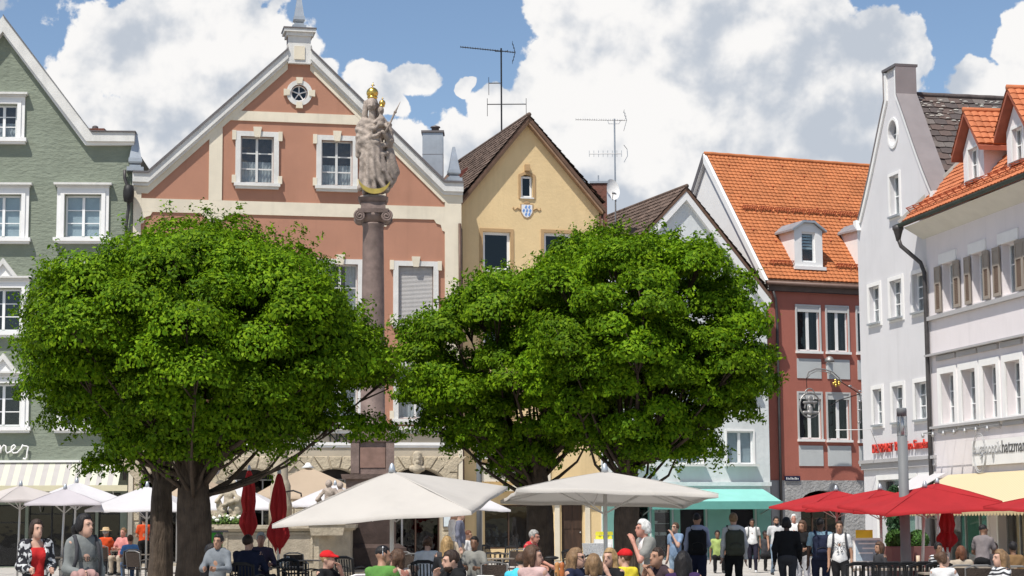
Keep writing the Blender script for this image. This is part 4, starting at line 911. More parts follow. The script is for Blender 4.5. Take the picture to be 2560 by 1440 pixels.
# ================================================================== light grey gabled house on the right side of the square
FW = Fac(2163, 70.0, -77.3); w0 = FW.root('grey_gable_house', 'light grey house with flared white edged gable on the right'); Q = FW.uz
uR = Q(2336, 900)[0]; 
ua = Q(2232, 300)[0]; zt = Q(2232, 172)[1]; zl = Q(2152, 548)[1]; zrr = Q(2318, 500)[1]; zs = (zl+zrr)/2
wu = [FW.rect(2171, 702, 2204, 822), FW.rect(2223, 690, 2260, 808), FW.rect(2279, 675, 2320, 792)]; wlw = [FW.rect(2181, 962, 2210, 1078), FW.rect(2229, 955, 2264, 1070), FW.rect(2285, 944, 2326, 1060)]
zu = (sum(x[2] for x in wu)/3, sum(x[3] for x in wu)/3); zlw = (sum(x[2] for x in wlw)/3, sum(x[3] for x in wlw)/3)
wu = [(a+.12, b-.12, zu[0]+.2, zu[1]-.14) for a, b, _, _ in wu]; wlw = [(a+.12, b-.12, zlw[0]+.2, zlw[1]-.14) for a, b, _, _ in wlw]
gw_ = FW.rect(2220, 436, 2246, 548); gw_ = (ua-.40, ua+.40, gw_[2]+.1, gw_[3]-.05)
oz = Q(2232, 333)[1]; oca = [(ua+.36*math.cos(2*math.pi*i/20), oz+.46*math.sin(2*math.pi*i/20)) for i in range(20)]
shp_ = FW.rect(2200, 1198, 2290, 1380); shp_ = (shp_[0], shp_[1], .1, shp_[3]); shp2 = (shp_[1]+.5, uR-.4, .1, shp_[3])
hwg = .52
def gsl(t):  # flared gable edge: half width at height fraction t
    return hwg+(uR/2+.1-hwg)*(1-t)**1.0*(1+.05*math.sin(math.pi*t)*-1)
pts = [(gsl(i/8), zs+(zt-1.0-zs)*i/8) for i in range(9)]
cxr = ua; out = [(0, 0), (uR, 0), (uR, zs-.2)]+[(min(cxr+a, uR), b) for a, b in pts]+[(cxr+hwg, zt), (cxr-hwg, zt)]+[(max(cxr-a, -.05), b) for a, b in pts[::-1]]+[(0, zs-.2)]
wall('wall', out, wu+wlw+[gw_, oca, shp_, shp2], GRAYW, w0, 0, .32, .62)
body(w0, GRAYW, 0, uR, .62, 10, zs-.1); zg_ = Q(2250, 1160)[1]; ground_room(w0, .1, uR-.1, zg_); interior(w0, .1, uR-.1, zg_, zs, 1.15); interior(w0, ua-1.2, ua+1.2, zs, zs+2.2, 1.15)
# far side coping mouldings + sheet metal coping
for s_ in (-1, 1):
    ed = [(ua+s_*a, b) for a, b in pts]+[(ua+s_*hwg, zt)]
    for i in range(len(ed)-1):
        pass
    inn = [(a-s_*.16, b-.05) for a, b in ed]; MB().prism(ed+inn[::-1], -.07, .02).build('gable_moulding', WHITE, w0)
    e2 = [(a+s_*.004, b) for a, b in ed]; e3 = [(a+s_*.05, b+.02) for a, b in ed]
    MB().prism(e2+e3[::-1], -.10, .68).build('coping', mat('grey_coping_sheet', (.26, .235, .235), .6, .08, 1.5, metal=.2), w0)
    MB().prism([(ua+s_*(a_), b_) for a_, b_ in ((pts[0][0]-.1, zs-.3), (pts[0][0]+.22, zs-.05), (pts[0][0]+.22, zs+.08), (pts[0][0]-.05, zs+.08))], -.16, .66).build('kneeler', WHITE, w0)
MB().box(ua-hwg-.06, ua+hwg+.06, -.12, .74, zt+.002, zt+.09).build('cap_flashing', METALD, w0)
# roof slope with individual dark tiles
rw = uR/2+.05; rzt = zt-.9; slL = math.hypot(rw, rzt-zs+.1); D = Vector((rw, 0, -(rzt-zs+.1))).normalized(); N_ = Vector((-D.z, 0, D.x))
MB().add([(ua, .63, rzt), (ua, 11, rzt), (ua+rw, 11, zs-.1), (ua+rw, .63, zs-.1)], [(0, 1, 2, 3)]).build('roof', TILED, w0)
MB().add([(ua, .63, rzt), (ua, 11, rzt), (ua-rw, 11, zs-.1), (ua-rw, .63, zs-.1)], [(0, 3, 2, 1)]).build('roof', TILED, w0)
tw, thh = .46, .30; protos = []
tmats = [TILED, mat('dark_grey_roof_tile_brown', (.12, .088, .078), .85, .2, 4, .5, 14, dirt=.3, ds=2), mat('dark_grey_roof_tile_pale', (.15, .13, .12), .9, .25, 6, .5, 14, dirt=.2, ds=2)]
for m_ in tmats:
    mb = MB(); o_ = Vector((0, 0, 0)); 
    for (a, b) in ((0, 1),): 
        e = .008; y0_, y1_ = e, tw-e; A = N_*.015; B = D*(thh*1.08)+N_*.055
        vs = [A+Vector((0, y0_, 0)), A+Vector((0, y1_, 0)), B+Vector((0, y1_, 0)), B+Vector((0, (y0_+y1_)/2, 0))+D*.03, B+Vector((0, y0_, 0))]
        vs2 = [v-N_*.03 for v in vs]; mb.add(vs+vs2, [(0, 1, 2, 3, 4), (9, 8, 7, 6, 5), (1, 0, 5, 6), (2, 1, 6, 7), (3, 2, 7, 8), (4, 3, 8, 9), (0, 4, 9, 5)])
    protos.append(mb.mesh('roof_tile', m_))
rr = random.Random(11); nrow = int(slL/thh); cnt = 0
for j in range(nrow):
    for i in range(13):
        if cnt >= 298: break
        o_ = Vector((ua, .72+tw*(i+(.5 if j % 2 else 0)), rzt))+D*(thh*j)
        t = link('roof_tile', protos[rr.choice([0, 0, 1, 1, 2])], w0, o_+N_*rr.uniform(-.006, .008)); t.rotation_euler = (rr.uniform(-.012, .012), rr.uniform(-.01, .01), 0); cnt += 1
MB().tube([(ua, .66+i*.45, rzt+.03+.01*(i % 2)) for i in range(24)], .10, 8).build('ridge_cap', TILED, w0, True)
mb = MB()
for i in range(95):
    s_ = abs(rr.gauss(0, .9))+.1; y1_ = rr.uniform(.8, 6.5); o_ = Vector((ua, y1_, rzt))+D*min(s_, slL-.2)+N_*.055; mb.sphere(o_, rr.uniform(.02, .075), 7, 4, (.6, 1.4, .5))
lc = mb.build('lichen', LICHEN, w0); lc['kind'] = 'stuff'
def gtrim(r, t=.14, m=WHITE):
    u0, u1, z0, z1 = r; return MB().prism([(u0-t, z0-t), (u1+t, z0-t), (u1+t, z1+t), (u0-t, z1+t), (u0-t, z0-t+.001), (u0, z0), (u0, z1), (u1, z1), (u1, z0), (u0, z0-.001)], -.03, .02)
def frame4(r, t, y0, y1):
    u0, u1, z0, z1 = r; return MB().box(u0-t, u0, y0, y1, z0-t, z1+t).box(u1, u1+t, y0, y1, z0-t, z1+t).box(u0, u1, y0, y1, z1, z1+t).box(u0, u1, y0, y1, z0-t, z0)
for i, r in enumerate(wu+wlw+[gw_]):
    w = window(w0, r, 2, (.36, .68) if i < 6 else (.5,), .17, .055, .075, .035, back='curtain')
    frame4(r, .14 if i < 6 else .11, -.04, .02).build('surround', WHITE, w)
    MB().box(r[0]-.05, r[1]+.05, -.13, .0, r[2]-.07, r[2]-.002).build('sill', METALG, w)
mb = MB(); N = 24
for i in range(N):
    a0, a1 = 2*math.pi*i/N, 2*math.pi*(i+1)/N; mb.prism([(ua+rx*math.cos(a), oz+rz*math.sin(a)) for rx, rz, a in ((.36, .46, a0), (.46, .56, a0), (.46, .56, a1), (.36, .46, a1))], -.04, .02)
ow_ = mb.build('oval_window', WHITE, w0); MB().prism(oca, .2, .21).build('pane', GLASS, ow_); MB().box(ua-.02, ua+.02, .17, .2, oz-.46, oz+.46).box(ua-.36, ua+.36, .172, .198, oz-.02, oz+.02).build('glazing_bar', WHITE, ow_)
zc = Q(2250, 1152)[1]; MB().box(-.02, uR-.03, -.10, .0, zc-.24, zc-.02).box(-.05, uR-.02, -.18, .0, zc-.019, zc+.10).build('cornice', mat('mid_grey_moulding', (.40, .39, .39), .85, .05, 2), w0)
for r in (shp_, shp2):
    window(w0, r, 1, (.8,), .25, .05, fm=STEEL, gm=GLASS); frame4(r, .18, -.04, .02).build('shop_surround', WHITE, w0)
GRN = mat('green_poster', (.40, .55, .46), .9, .12, 1.5); MB().box(shp_[0]+.1, shp_[1]-.1, .55, .57, .4, 2.2).build('window_poster', GRN, w0)
REDL = mat('sign_red', (.55, .045, .03), .6, .05, 3)
a = Q(2183, 1130); b = Q(2312, 1115)
t_ = text_mesh('DERPART', .46, .03, REDL, 'sign_letters', w0, (a[0]+.1, -.06, a[1]-.05), (math.pi/2, 0, 0), width=1.75)
t_ = text_mesh('Reisebüro Simader', .46, .03, REDL, 'sign_letters', w0, (a[0]+2.05, -.06, a[1]-.03), (math.pi/2, 0, 0), width=uR-.55-(a[0]+2.05))
MB().tube([(a[0]+1.0, -.02, Q(2200, 1075)[1]-1.2), (a[0]+1.0, -.5, Q(2200, 1075)[1]), (a[0]+.2, -1.5, Q(2150, 1072, -1)[1])], .015, 5).build('lamp_arm', STEEL, w0)

# ================================================================== pale pink-white house with shutters (right edge)
FK = Fac(2337, 64.3, -79.8); k0 = FK.root('pink_white_house', 'pale pinkish white house with taupe shutters and orange dormer roof at the right edge'); Q = FK.uz
L0 = Q(2600, 800)[0]+6.0
upx = [(2357, 2388), (2432, 2463), (2507, 2545), (2585, 2628)]; up = []
for a, b in upx: r = FK.rect(a, 700, b, 720); up.append((r[0], r[1]))
zu1 = Q(2372, 655)[1]; zu0 = Q(2372, 775)[1]
up = [(a, b, zu0, zu1) for a, b in up]
lpx = [(2354, 2388), (2406, 2442), (2460, 2495), (2517, 2555), (2580, 2622)]; lo_ = []
zl1 = Q(2372, 932)[1]; zl0 = Q(2372, 1058)[1]
for a, b in lpx: r = FK.rect(a, 980, b, 1000); lo_.append((r[0], r[1], zl0, zl1))
ze = Q(2345, 560)[1]
s1 = FK.rect(2360, 1262, 2470, 1390); shops = [(s1[0], s1[1], .1, s1[3]), (s1[1]+.8, s1[1]+3.6, .1, s1[3]), (s1[1]+4.2, s1[1]+6.5, .1, s1[3])]
shops = [s for s in shops if s[1] < L0-.3]
wall('wall', [(.03, 0), (L0, 0), (L0, ze), (.03, ze)], up+lo_+shops, PINKW, k0, 0, .45, .5)
body(k0, PINKW, .05, L0, .5, 10, ze-.1); zg_ = Q(2345, 1185)[1]; ground_room(k0, .1, L0-.1, zg_); interior(k0, .1, L0-.1, zg_, ze, 1.2)
ply = math.tan(R(47)); ey = -.75; zee = Q(2290, 545, ey)[1]
rid = 5.5; zr_ = zee+(rid-ey)*ply; Lk = math.hypot(rid-ey, zr_-zee); xa = -.45
# roof
MB().add([(xa, ey, zee), (L0, ey, zee), (L0, rid, zr_), (xa+3.2, rid, zr_), (xa, ey, zee-.12), (L0, ey, zee-.12)], [(0, 1, 2, 3), (4, 5, 1, 0)]).build('roof', TILEO2, k0)
nvK = Vector((0, ey-rid, zee-zr_)).normalized()
tiles('roof_tiles', k0, TILEO2, (xa, rid, zr_+.01), (1, 0, 0), (0, ey-rid, zee-zr_), L0-xa, Lk+.03, .23, .26, True, .008, lim=lambda c: c.x > xa+.1+(c.y-ey)/(rid-ey)*3.2)
# lead strip along the hip towards the grey house
hv = Vector((3.2, rid-ey, zr_-zee)); MB().tube([Vector((xa, ey, zee+.05)), Vector((xa, ey, zee+.05))+hv*.5, Vector((xa, ey, zee+.05))+hv], .10, 6).build('hip_flashing', mat('lead_valley', (.30, .28, .25), .7, .1, 3), k0)
SN2 = MB(); ns = int((L0-xa)/.55)
for i in range(ns):
    x = xa+.35+i*.55; s_ = .42; o_ = Vector((x, ey+s_*math.cos(R(47)), zee+s_*math.sin(R(47))+.06)); nn = Vector((0, -math.sin(R(47)), math.cos(R(47))))
    SN2.tube([o_, o_+nn*.24], .018, 5); SN2.tube([o_+nn*.22, o_+Vector((0, math.cos(R(47)), math.sin(R(47))))*.25], .014, 5)
    for k_ in (.07, .15, .22): SN2.tube([o_+nn*k_, o_+nn*k_+Vector((.53, 0, 0))], .013, 5)
SN2.build('snow_guard', SNOW, k0)
# soffit, gutter, downpipe
MB().prism([(ey+.05, zee-.14), (-.001, zee-.42), (-.001, zee-.13), (ey+.05, zee-.125)], 0, 1) 
mb = MB(); mb.add([(xa+.2, ey+.06, zee-.13), (L0, ey+.06, zee-.13), (L0, -.002, zee-.52), (xa+.2, -.002, zee-.52), (xa+.2, -.002, zee-.13)], [(0, 1, 2, 3), (0, 3, 4)]); mb.build('soffit', mat('soffit_offwhite', (.60, .58, .52), .85, .05, 2), k0)
mb = MB(); n = 10; gv = []
for x in (xa, L0):
    for i in range(n+1): a_ = math.pi+math.pi*i/n; gv.append((x, ey-.09+.10*math.cos(a_), zee-.02+.11*math.sin(a_)))
mb.add(gv, [(i, i+1, n+2+i, n+1+i) for i in range(n)]+[tuple(range(n+1))]); mb.build('gutter', mat('dark_patina_gutter', (.06, .075, .065), .55, .2, 4, metal=.3), k0, True)
gx = xa+.12; MB().lathe([(.07, -.52), (.11, -.34), (.16, -.16), (.19, -.12), (.19, 0)], (gx, ey-.1, zee-.06), 10).build('rainwater_head', PIPEG, k0, True)
downpipe(k0, [(gx, ey-.1, zee-.5), (gx+.02, ey-.02, zee-.75), (gx+.30, -.2, zee-1.35), (gx+.42, -.13, zee-1.7), (.1, -.12, zee-2.6), (.1, -.12, 6), (.1, -.12, .2)], PIPEG, .075)
# dormers
def kdormer(pc, yd, sc=1.0):
    c_ = Q(pc, 380, yd)[0]; s_up = (yd-ey)*ply; zb = zee+s_up-.25; hw_ = .78*sc; zw = zb+1.42*sc; za = zw+.98*sc
    wr = (c_-.36*sc, c_+.36*sc, zb+.42, zb+1.42*sc)
    d_ = wall('dormer', [(c_-hw_, zb), (c_+hw_, zb), (c_+hw_, zw), (c_, za), (c_-hw_, zw)], [wr], PINKW, k0, yd, .25, 3.6)
    w = window(d_, wr, 2, (.5,), yd+.12, .05, .06, .03, back='curtain'); frame4(wr, .09, yd-.03, yd+.01).build('surround', WHITE, w); MB().box(wr[0]-.1, wr[1]+.1, yd-.12, yd+.1, wr[2]-.1, wr[2]-.003).build('sill', METALD, w)
    for s_ in (-1, 1):
        MB().prism([(c_, za+.05), (c_, za+.2), (c_+s_*(hw_+.3), zw-.12), (c_+s_*(hw_+.3), zw-.26)], yd-.28, yd+3.8).build('dormer_roof', mat('dormer_barge_red', (.33, .10, .06), .8, .15, 3), d_)
        Lr = math.hypot(hw_+.3, za+.2-zw+.12)
        tiles('dormer_tiles', d_, TILEO2, (c_, yd-.3, za+.21), (0, 1, 0), (s_*(hw_+.3), 0, -(za+.2-zw+.12)), 4.0, Lr, .24, .27)
    MB().tube([(c_, yd-.3+i*.4, za+.24) for i in range(10)], .09, 8).build('ridge_tiles', TILEO2, d_, True)
kdormer(2433, -.30); kdormer(2546, -.30)
# windows
SHUT = mat('taupe_shutter', (.30, .26, .22), .7, .06, 2); SHUT2 = mat('taupe_shutter_louvre', (.20, .14, .105), .75, .12, 6); MIDG = MATS['mid_grey_moulding']
for r in up:
    u0, u1, z0, z1 = r; w = window(k0, r, 2, (.6,), .26, .05, .07, .03, back='curtain'); MB().box(u0-.2, u1+.2, -.05, .02, z1-.002, z1+.34).build('lintel', WHITE, w)
    for s_ in (-1, 1):
        wd = (u1-u0)*.46; a_ = u0-wd-.03 if s_ < 0 else u1+.03; zt_ = z1-.05
        sh = MB().box(a_, a_+.07, -.10, -.05, z0, zt_).box(a_+wd-.07, a_+wd, -.10, -.05, z0, zt_).box(a_+.07, a_+wd-.07, -.10, -.05, zt_-.1, zt_).box(a_+.07, a_+wd-.07, -.10, -.05, z0, z0+.1).box(a_+.07, a_+wd-.07, -.10, -.05, z0+(zt_-z0)*.62, z0+(zt_-z0)*.62+.09).build('shutter', SHUT, w)
        lv = MB(); nn = 16; z_a, z_b = z0+.1, z0+(zt_-z0)*.62
        for i in range(nn): zz_ = z_a+(z_b-z_a)*i/nn; lv.add([(a_+.07, -.085, zz_), (a_+wd-.07, -.085, zz_), (a_+wd-.07, -.055, zz_+(z_b-z_a)/nn*1.2), (a_+.07, -.055, zz_+(z_b-z_a)/nn*1.2)], [(0, 1, 2, 3)])
        lv.build('louvres', SHUT2, sh); MB().box(a_+.07, a_+wd-.07, -.085, -.06, z_b+.09, zt_-.1).build('shutter_panel', SHUT, sh)
for r in lo_:
    u0, u1, z0, z1 = r; w = window(k0, r, 2, (.333, .667), .30, .05, .07, .03, back='curtain')
    frame4(r, .22, -.05, .02).build('surround', WHITE, w)
def strip(y0, y1, proj, m, name): z0_, z1_ = Q(2345, y1)[1], Q(2345, y0)[1]; return MB().box(.04, L0-.02, -proj, .0, z0_, z1_).build(name, m, k0)
strip(788, 798, .14, MIDG, 'string_course'); strip(884, 889, .22, MIDG, 'upper_cornice'); strip(1066, 1072, .16, MIDG, 'sill_course')
zz0 = Q(2345, 903)[1]; zz1 = Q(2345, 891)[1]
for i in range(len(lo_)): a_, b_ = lo_[i][0]-.2, lo_[i][1]+.2; MB().box(a_, b_, -.08, .0, zz0, zz1).build('cornice_block', MIDG, k0); MB().box(a_, b_, -.09, .0, Q(2345, 1084)[1], Q(2345, 1074)[1]).build('apron_block', MIDG, k0)
for r in shops: window(k0, r, 3, (), .25, .05, .05, .03, fm=STEEL, gm=GLASS); frame4(r, .12, -.03, .02).build('shop_surround', WHITE, k0)
MB().box(shops[0][0]+.2, shops[0][1]-.3, .55, .57, .5, 2.6).build('window_poster', mat('teal_green_poster', (.17, .42, .30), .9, .15, 1), k0)
a = Q(2440, 1165); b = Q(2440, 1103); sgn = MB().box(a[0], L0-1, -.12, -.06, a[1], b[1]).build('sign_board', WHITE, k0)
hsz = b[1]-a[1]; GL = mat('sign_light_grey', (.42, .42, .42), .6); GD = mat('sign_dark_grey', (.10, .10, .10), .6)
w1 = Q(2517, 1135)[0]-a[0]-.3
text_mesh('augenoptik', .55, .008, GL, 'sign_letters', k0, (a[0]+.2, -.13, a[1]+.34), (math.pi/2, 0, 0), width=w1)
text_mesh('hatzmann', .55, .008, GD, 'sign_letters', k0, (a[0]+.25+w1, -.13, a[1]+.34), (math.pi/2, 0, 0), width=w1*.95)
rc = a[0]+w1*.30; mb = MB()
for rx in (.50, .43): mb.tube([(rc+rx*math.cos(i*math.pi/14), -.135, a[1]+hsz/2+(rx+.12)*math.sin(i*math.pi/14)) for i in range(29)], .012, 5)
mb.build('sign_ring', GL, k0)
lmp = MB(); zl_ = Q(2360, 1090)[1]+.0
for i in range(7):
    x = .35+i*.85; lmp.tube([(x, -.02, zl_+.05), (x, -.45, zl_+.12), (x+.8, -.45, zl_+.12)], .012, 5); lmp.lathe([(.04, -.14), (.06, -.06), (.03, .02)], (x, -.47, zl_+.1), 8)
lmp.build('sign_spotlights', STEEL, k0)
# cream awning
zt_ = Q(2345, 1185)[1]
cr = FK.o+FK.u*0
def awning(name, label, x0, x1, ztop, proj, drop, m, vm, scal=True):
    t = thing(name, FK.o, FK.a, label, 'awning'); n = 18; W_ = (x1-x0)
    q = [(x0, -.06, ztop), (x1, -.06, ztop), (x1, -proj, ztop-drop), (x0, -proj, ztop-drop)]
    MB().add(q+[(a, b, c-.02) for a, b, c in q], [(0, 3, 2, 1), (4, 5, 6, 7), (0, 1, 5, 4), (1, 2, 6, 5), (3, 0, 4, 7)]).build('canopy', m, t)
    if scal:
        v = MB(); k = int(W_/.22); v.add([], [])
        for i in range(k):
            a_, b_ = x0+W_*i/k, x0+W_*(i+1)/k; c_ = (a_+b_)/2; r_ = (b_-a_)/2
            v.prism([(a_, ztop-drop), (a_, ztop-drop-.24), (c_-r_*.6, ztop-drop-.31), (c_, ztop-drop-.34), (c_+r_*.6, ztop-drop-.31), (b_, ztop-drop-.24), (b_, ztop-drop)], -proj-.012, -proj-.002)
        v.build('scalloped_valance', vm, t)
        for s_ in (x0, x1):
            v = MB(); k = 10
            for i in range(k):
                a_, b_ = -.06-(proj-.06)*i/k, -.06-(proj-.06)*(i+1)/k; za_, zb_ = ztop-drop*i/k, ztop-drop*(i+1)/k
                v.add([(s_, a_, za_), (s_, b_, zb_), (s_, b_, ztop-drop-.2), (s_, (a_+b_)/2, ztop-drop-.34), (s_, a_, ztop-drop-.2)], [(0, 1, 2, 3, 4)])
            v.build('side_cheek', vm, t)
    MB().tube([(x0+.1, -.03, ztop-drop-.6), (x0+.1, -proj+.02, ztop-drop-.03)], .025).build('arm', STEEL, t)
    return t
AW3 = mat('cream_awning_cloth', (.72, .60, .37), .9, .03, 1.5, transl=.3, pattern='stripes', col2=(.74, .66, .46))
xw = Q(2470, 1245, -1.9)[0]
awning('cream_awning', 'large cream yellow awning with scalloped edge on the pinkish white house', 1.4, L0-.4, zt_-.05, 1.9, 1.0, AW3, mat('cream_valance', (.66, .52, .30), .9, .05, 3, transl=.2))
awning('white_awning', 'plain white sloping awning beside the drainpipe on the right houses', -1.1, 1.2, zt_+.02, 1.5, .75, CLOTHS, CLOTHS, False)
# ================================================================== rooftop aerials, dish, brick stack
def aerial(name, label, px, pbase, ptop, Y, booms, m=STEEL):
    b = at(px, pbase, Y); t = thing(name, (b.x, Y, b.z-.6), 0, label, 'antenna'); k = Y/FPX
    H = (pbase-ptop)*k+.6; MB().tube([(0, 0, 0), (0, 0, H)], .035, 6).build('mast', m, t)
    z = lambda py: (pbase-py)*k+.6
    for (kind, x0, x1, py, tilt) in booms:
        a, c = (x0-px)*k, (x1-px)*k; zz_ = z(py); mb = MB(); mb.tube([(a, 0, zz_), (c, 0, zz_+tilt)], .022, 5)
        n = max(4, int(abs(c-a)/.10)) if kind == 'yagi' else 7
        for i in range(n+1):
            f = i/n; x = a+(c-a)*f; L_ = .16 if kind == 'yagi' else .28
            if kind == 'yagi': mb.tube([(x, -L_, zz_+tilt*f), (x, L_, zz_+tilt*f)], .010, 4); mb.tube([(x, 0, zz_+tilt*f-.02), (x, 0, zz_+tilt*f+.05)], .010, 4)
            elif kind == 'vert': mb.tube([(x, 0, zz_+tilt*f-.14), (x, 0, zz_+tilt*f+.14)], .014, 4)
        if kind == 'yagi':
            for s in (-1, 1):
                mb.tube([(c, 0, zz_+tilt), (c-.12, 0, zz_+tilt+s*.42)], .016, 4)
                for q in (.3, .6, .95): mb.tube([(c-.12*q, -.35, zz_+tilt+s*.42*q), (c-.12*q, .35, zz_+tilt+s*.42*q)], .010, 4)
            mb.tube([(-.3, 0, zz_+tilt*.5), (-.25, 0, zz_-.2), (.2, 0, zz_-.2), (.28, 0, zz_+tilt*.6)], .015, 4)
        if kind == 'vert': mb.tube([(c+.1, 0, zz_+.38), (c+.24, 0, zz_+.2), (c+.26, 0, zz_-.1), (c+.1, 0, zz_-.38)], .015, 5)
        if kind == 'dip':
            for x in (a, c): mb.tube([(x, 0, zz_-.5), (x, 0, zz_+.25)], .016, 4)
        mb.build({'yagi': 'boom', 'vert': 'boom', 'dip': 'dipole'}[kind], m, t)
    return t
aerial('roof_antenna', 'tall dark television antenna on the yellow house ridge', 1254, 335, 112, 78, [('yagi', 1150, 1290, 108, -.25), ('dip', 1218, 1317, 258, 0.0), ('dip', 1222, 1254, 203, 0)], IRON)
aerial('roof_antenna', 'pale television antenna mast with satellite dish on the mint house roof', 1539, 530, 290, 82, [('yagi', 1441, 1570, 291, -.05), ('vert', 1474, 1556, 380, -.0)], STEEL)
t, w, h = pbox('brick_chimney', 1478, 458, 1517, 535, 80, .7, BRICK, 'square red brick chimney between yellow and mint roofs', 'chimney', METALG); MB().tube([(0, 0, h+.08), (0, 0, h+.4)], .03, 6).build('flue', METALG, t)
c = at(1531, 474, 81); sd = thing('satellite_dish', c, 0, 'white satellite dish beside the brick chimney', 'satellite dish')
mb = MB(); N = 24; rings = 6
for j in range(rings+1):
    r_ = .42*j/rings
    for i in range(N): a = 2*math.pi*i/N; mb.v.append((r_*math.cos(a)*.82, -.12*(1-(j/rings)**2)*-1-.02, r_*1.12*math.sin(a)))
for j in range(rings):
    for i in range(N): mb.f.append((j*N+i, j*N+(i+1) % N, (j+1)*N+(i+1) % N, (j+1)*N+i))
d = mb.build('dish', WHITE, sd, True); d.rotation_euler = (R(-12), 0, R(28))
MB().tube([(0, .05, -.1), (.15, .1, -.15), (.15, .1, -.5)], .03, 6).tube([(.0, 0, -.45), (.0, -.45, -.25)], .018, 5).sphere((0, -.46, -.23), .05).build('bracket', STEEL, sd)

# ================================================================== trees
LEAF = bpy.data.materials.new('maple_leaf'); LEAF.use_nodes = True
def leafmat():
    t = LEAF.node_tree; ns = t.nodes; L = t.links.new; b = ns['Principled BSDF']; b.inputs['Roughness'].default_value = .6; b.inputs['Specular IOR Level'].default_value = .10
    g = ns.new('ShaderNodeNewGeometry'); cr = ns.new('ShaderNodeValToRGB'); L(g.outputs['Random Per Island'], cr.inputs[0]); e = cr.color_ramp.elements
    e[0].position = 0; e[0].color = (.055, .130, .004, 1); e[1].position = 1; e[1].color = (.210, .330, .010, 1); m_ = e.new(.5); m_.color = (.115, .220, .006, 1)
    c = ns.new('ShaderNodeTexCoord'); n = ns.new('ShaderNodeTexNoise'); n.inputs['Scale'].default_value = .9; n.inputs['Detail'].default_value = 2; L(c.outputs['Object'], n.inputs['Vector'])
    mr = ns.new('ShaderNodeMapRange'); mr.inputs['From Min'].default_value = .35; mr.inputs['From Max'].default_value = .65; mr.inputs['To Min'].default_value = .72; mr.inputs['To Max'].default_value = 1.22; L(n.outputs['Fac'], mr.inputs['Value'])
    mx_ = ns.new('ShaderNodeMix'); mx_.data_type = 'RGBA'; mx_.blend_type = 'MULTIPLY'; mx_.inputs['Factor'].default_value = 1; L(cr.outputs[0], mx_.inputs['A']); L(mr.outputs[0], mx_.inputs['B'])
    L(mx_.outputs['Result'], b.inputs['Base Color']); tr = ns.new('ShaderNodeBsdfTranslucent'); L(mx_.outputs['Result'], tr.inputs['Color']); ms = ns.new('ShaderNodeMixShader'); ms.inputs[0].default_value = .28
    L(b.outputs[0], ms.inputs[1]); L(tr.outputs[0], ms.inputs[2]); L(ms.outputs[0], ns['Material Output'].inputs['Surface'])
leafmat()
def leaves_mesh(C, N, size, rng, droop=.25):
    """one folded four-sided leaf per point, lying roughly across the outward direction N"""
    n = len(C); T = rng.normal(size=(n, 3)); T[:, 2] -= droop*2; T -= (T*N).sum(1, keepdims=True)*N*.8; T /= np.linalg.norm(T, axis=1, keepdims=True)+1e-9
    B = np.cross(N, T); B /= np.linalg.norm(B, axis=1, keepdims=True)+1e-9
    s = (size*rng.uniform(.5, 1.45, n))[:, None]; V = np.empty((n, 4, 3), np.float32)
    V[:, 0] = C-T*s*.5; V[:, 1] = C+B*s*.27+N*s*.1+T*s*.05; V[:, 2] = C+T*s*.55-N*s*.06; V[:, 3] = C-B*s*.27+N*s*.1+T*s*.05
    F = np.arange(n*4, dtype=np.int32).reshape(n, 4); return V.reshape(-1, 3), F
def trunk_mesh(path, radii, seed, n=18):
    rng = random.Random(seed); mb = MB(); pts = []; m = len(path)
    ph = [rng.uniform(0, 6) for _ in range(5)]; K = 28; base = []
    for i in range(K+1):
        f = i/K*(m-1); a = min(int(f), m-2); q = f-a; c = Vector(path[a]).lerp(Vector(path[a+1]), q); r = radii[a]+(radii[a+1]-radii[a])*q
        for k in range(n*2):
            w = math.pi*k/n; rr_ = r*(1+.07*math.sin(3*w+ph[0]+c.z)+.05*math.sin(7*w+ph[1]+1.5*c.z)+.07*abs(math.sin(9*w+ph[2]+.6*math.sin(2*c.z)))+.02*rng.uniform(-1, 1)); mb.v.append((c.x+rr_*math.cos(w), c.y+rr_*math.sin(w), c.z))
    n2 = n*2
    for i in range(K):
        for k in range(n2): mb.f.append((i*n2+k, i*n2+(k+1) % n2, (i+1)*n2+(k+1) % n2, (i+1)*n2+k))
    return mb
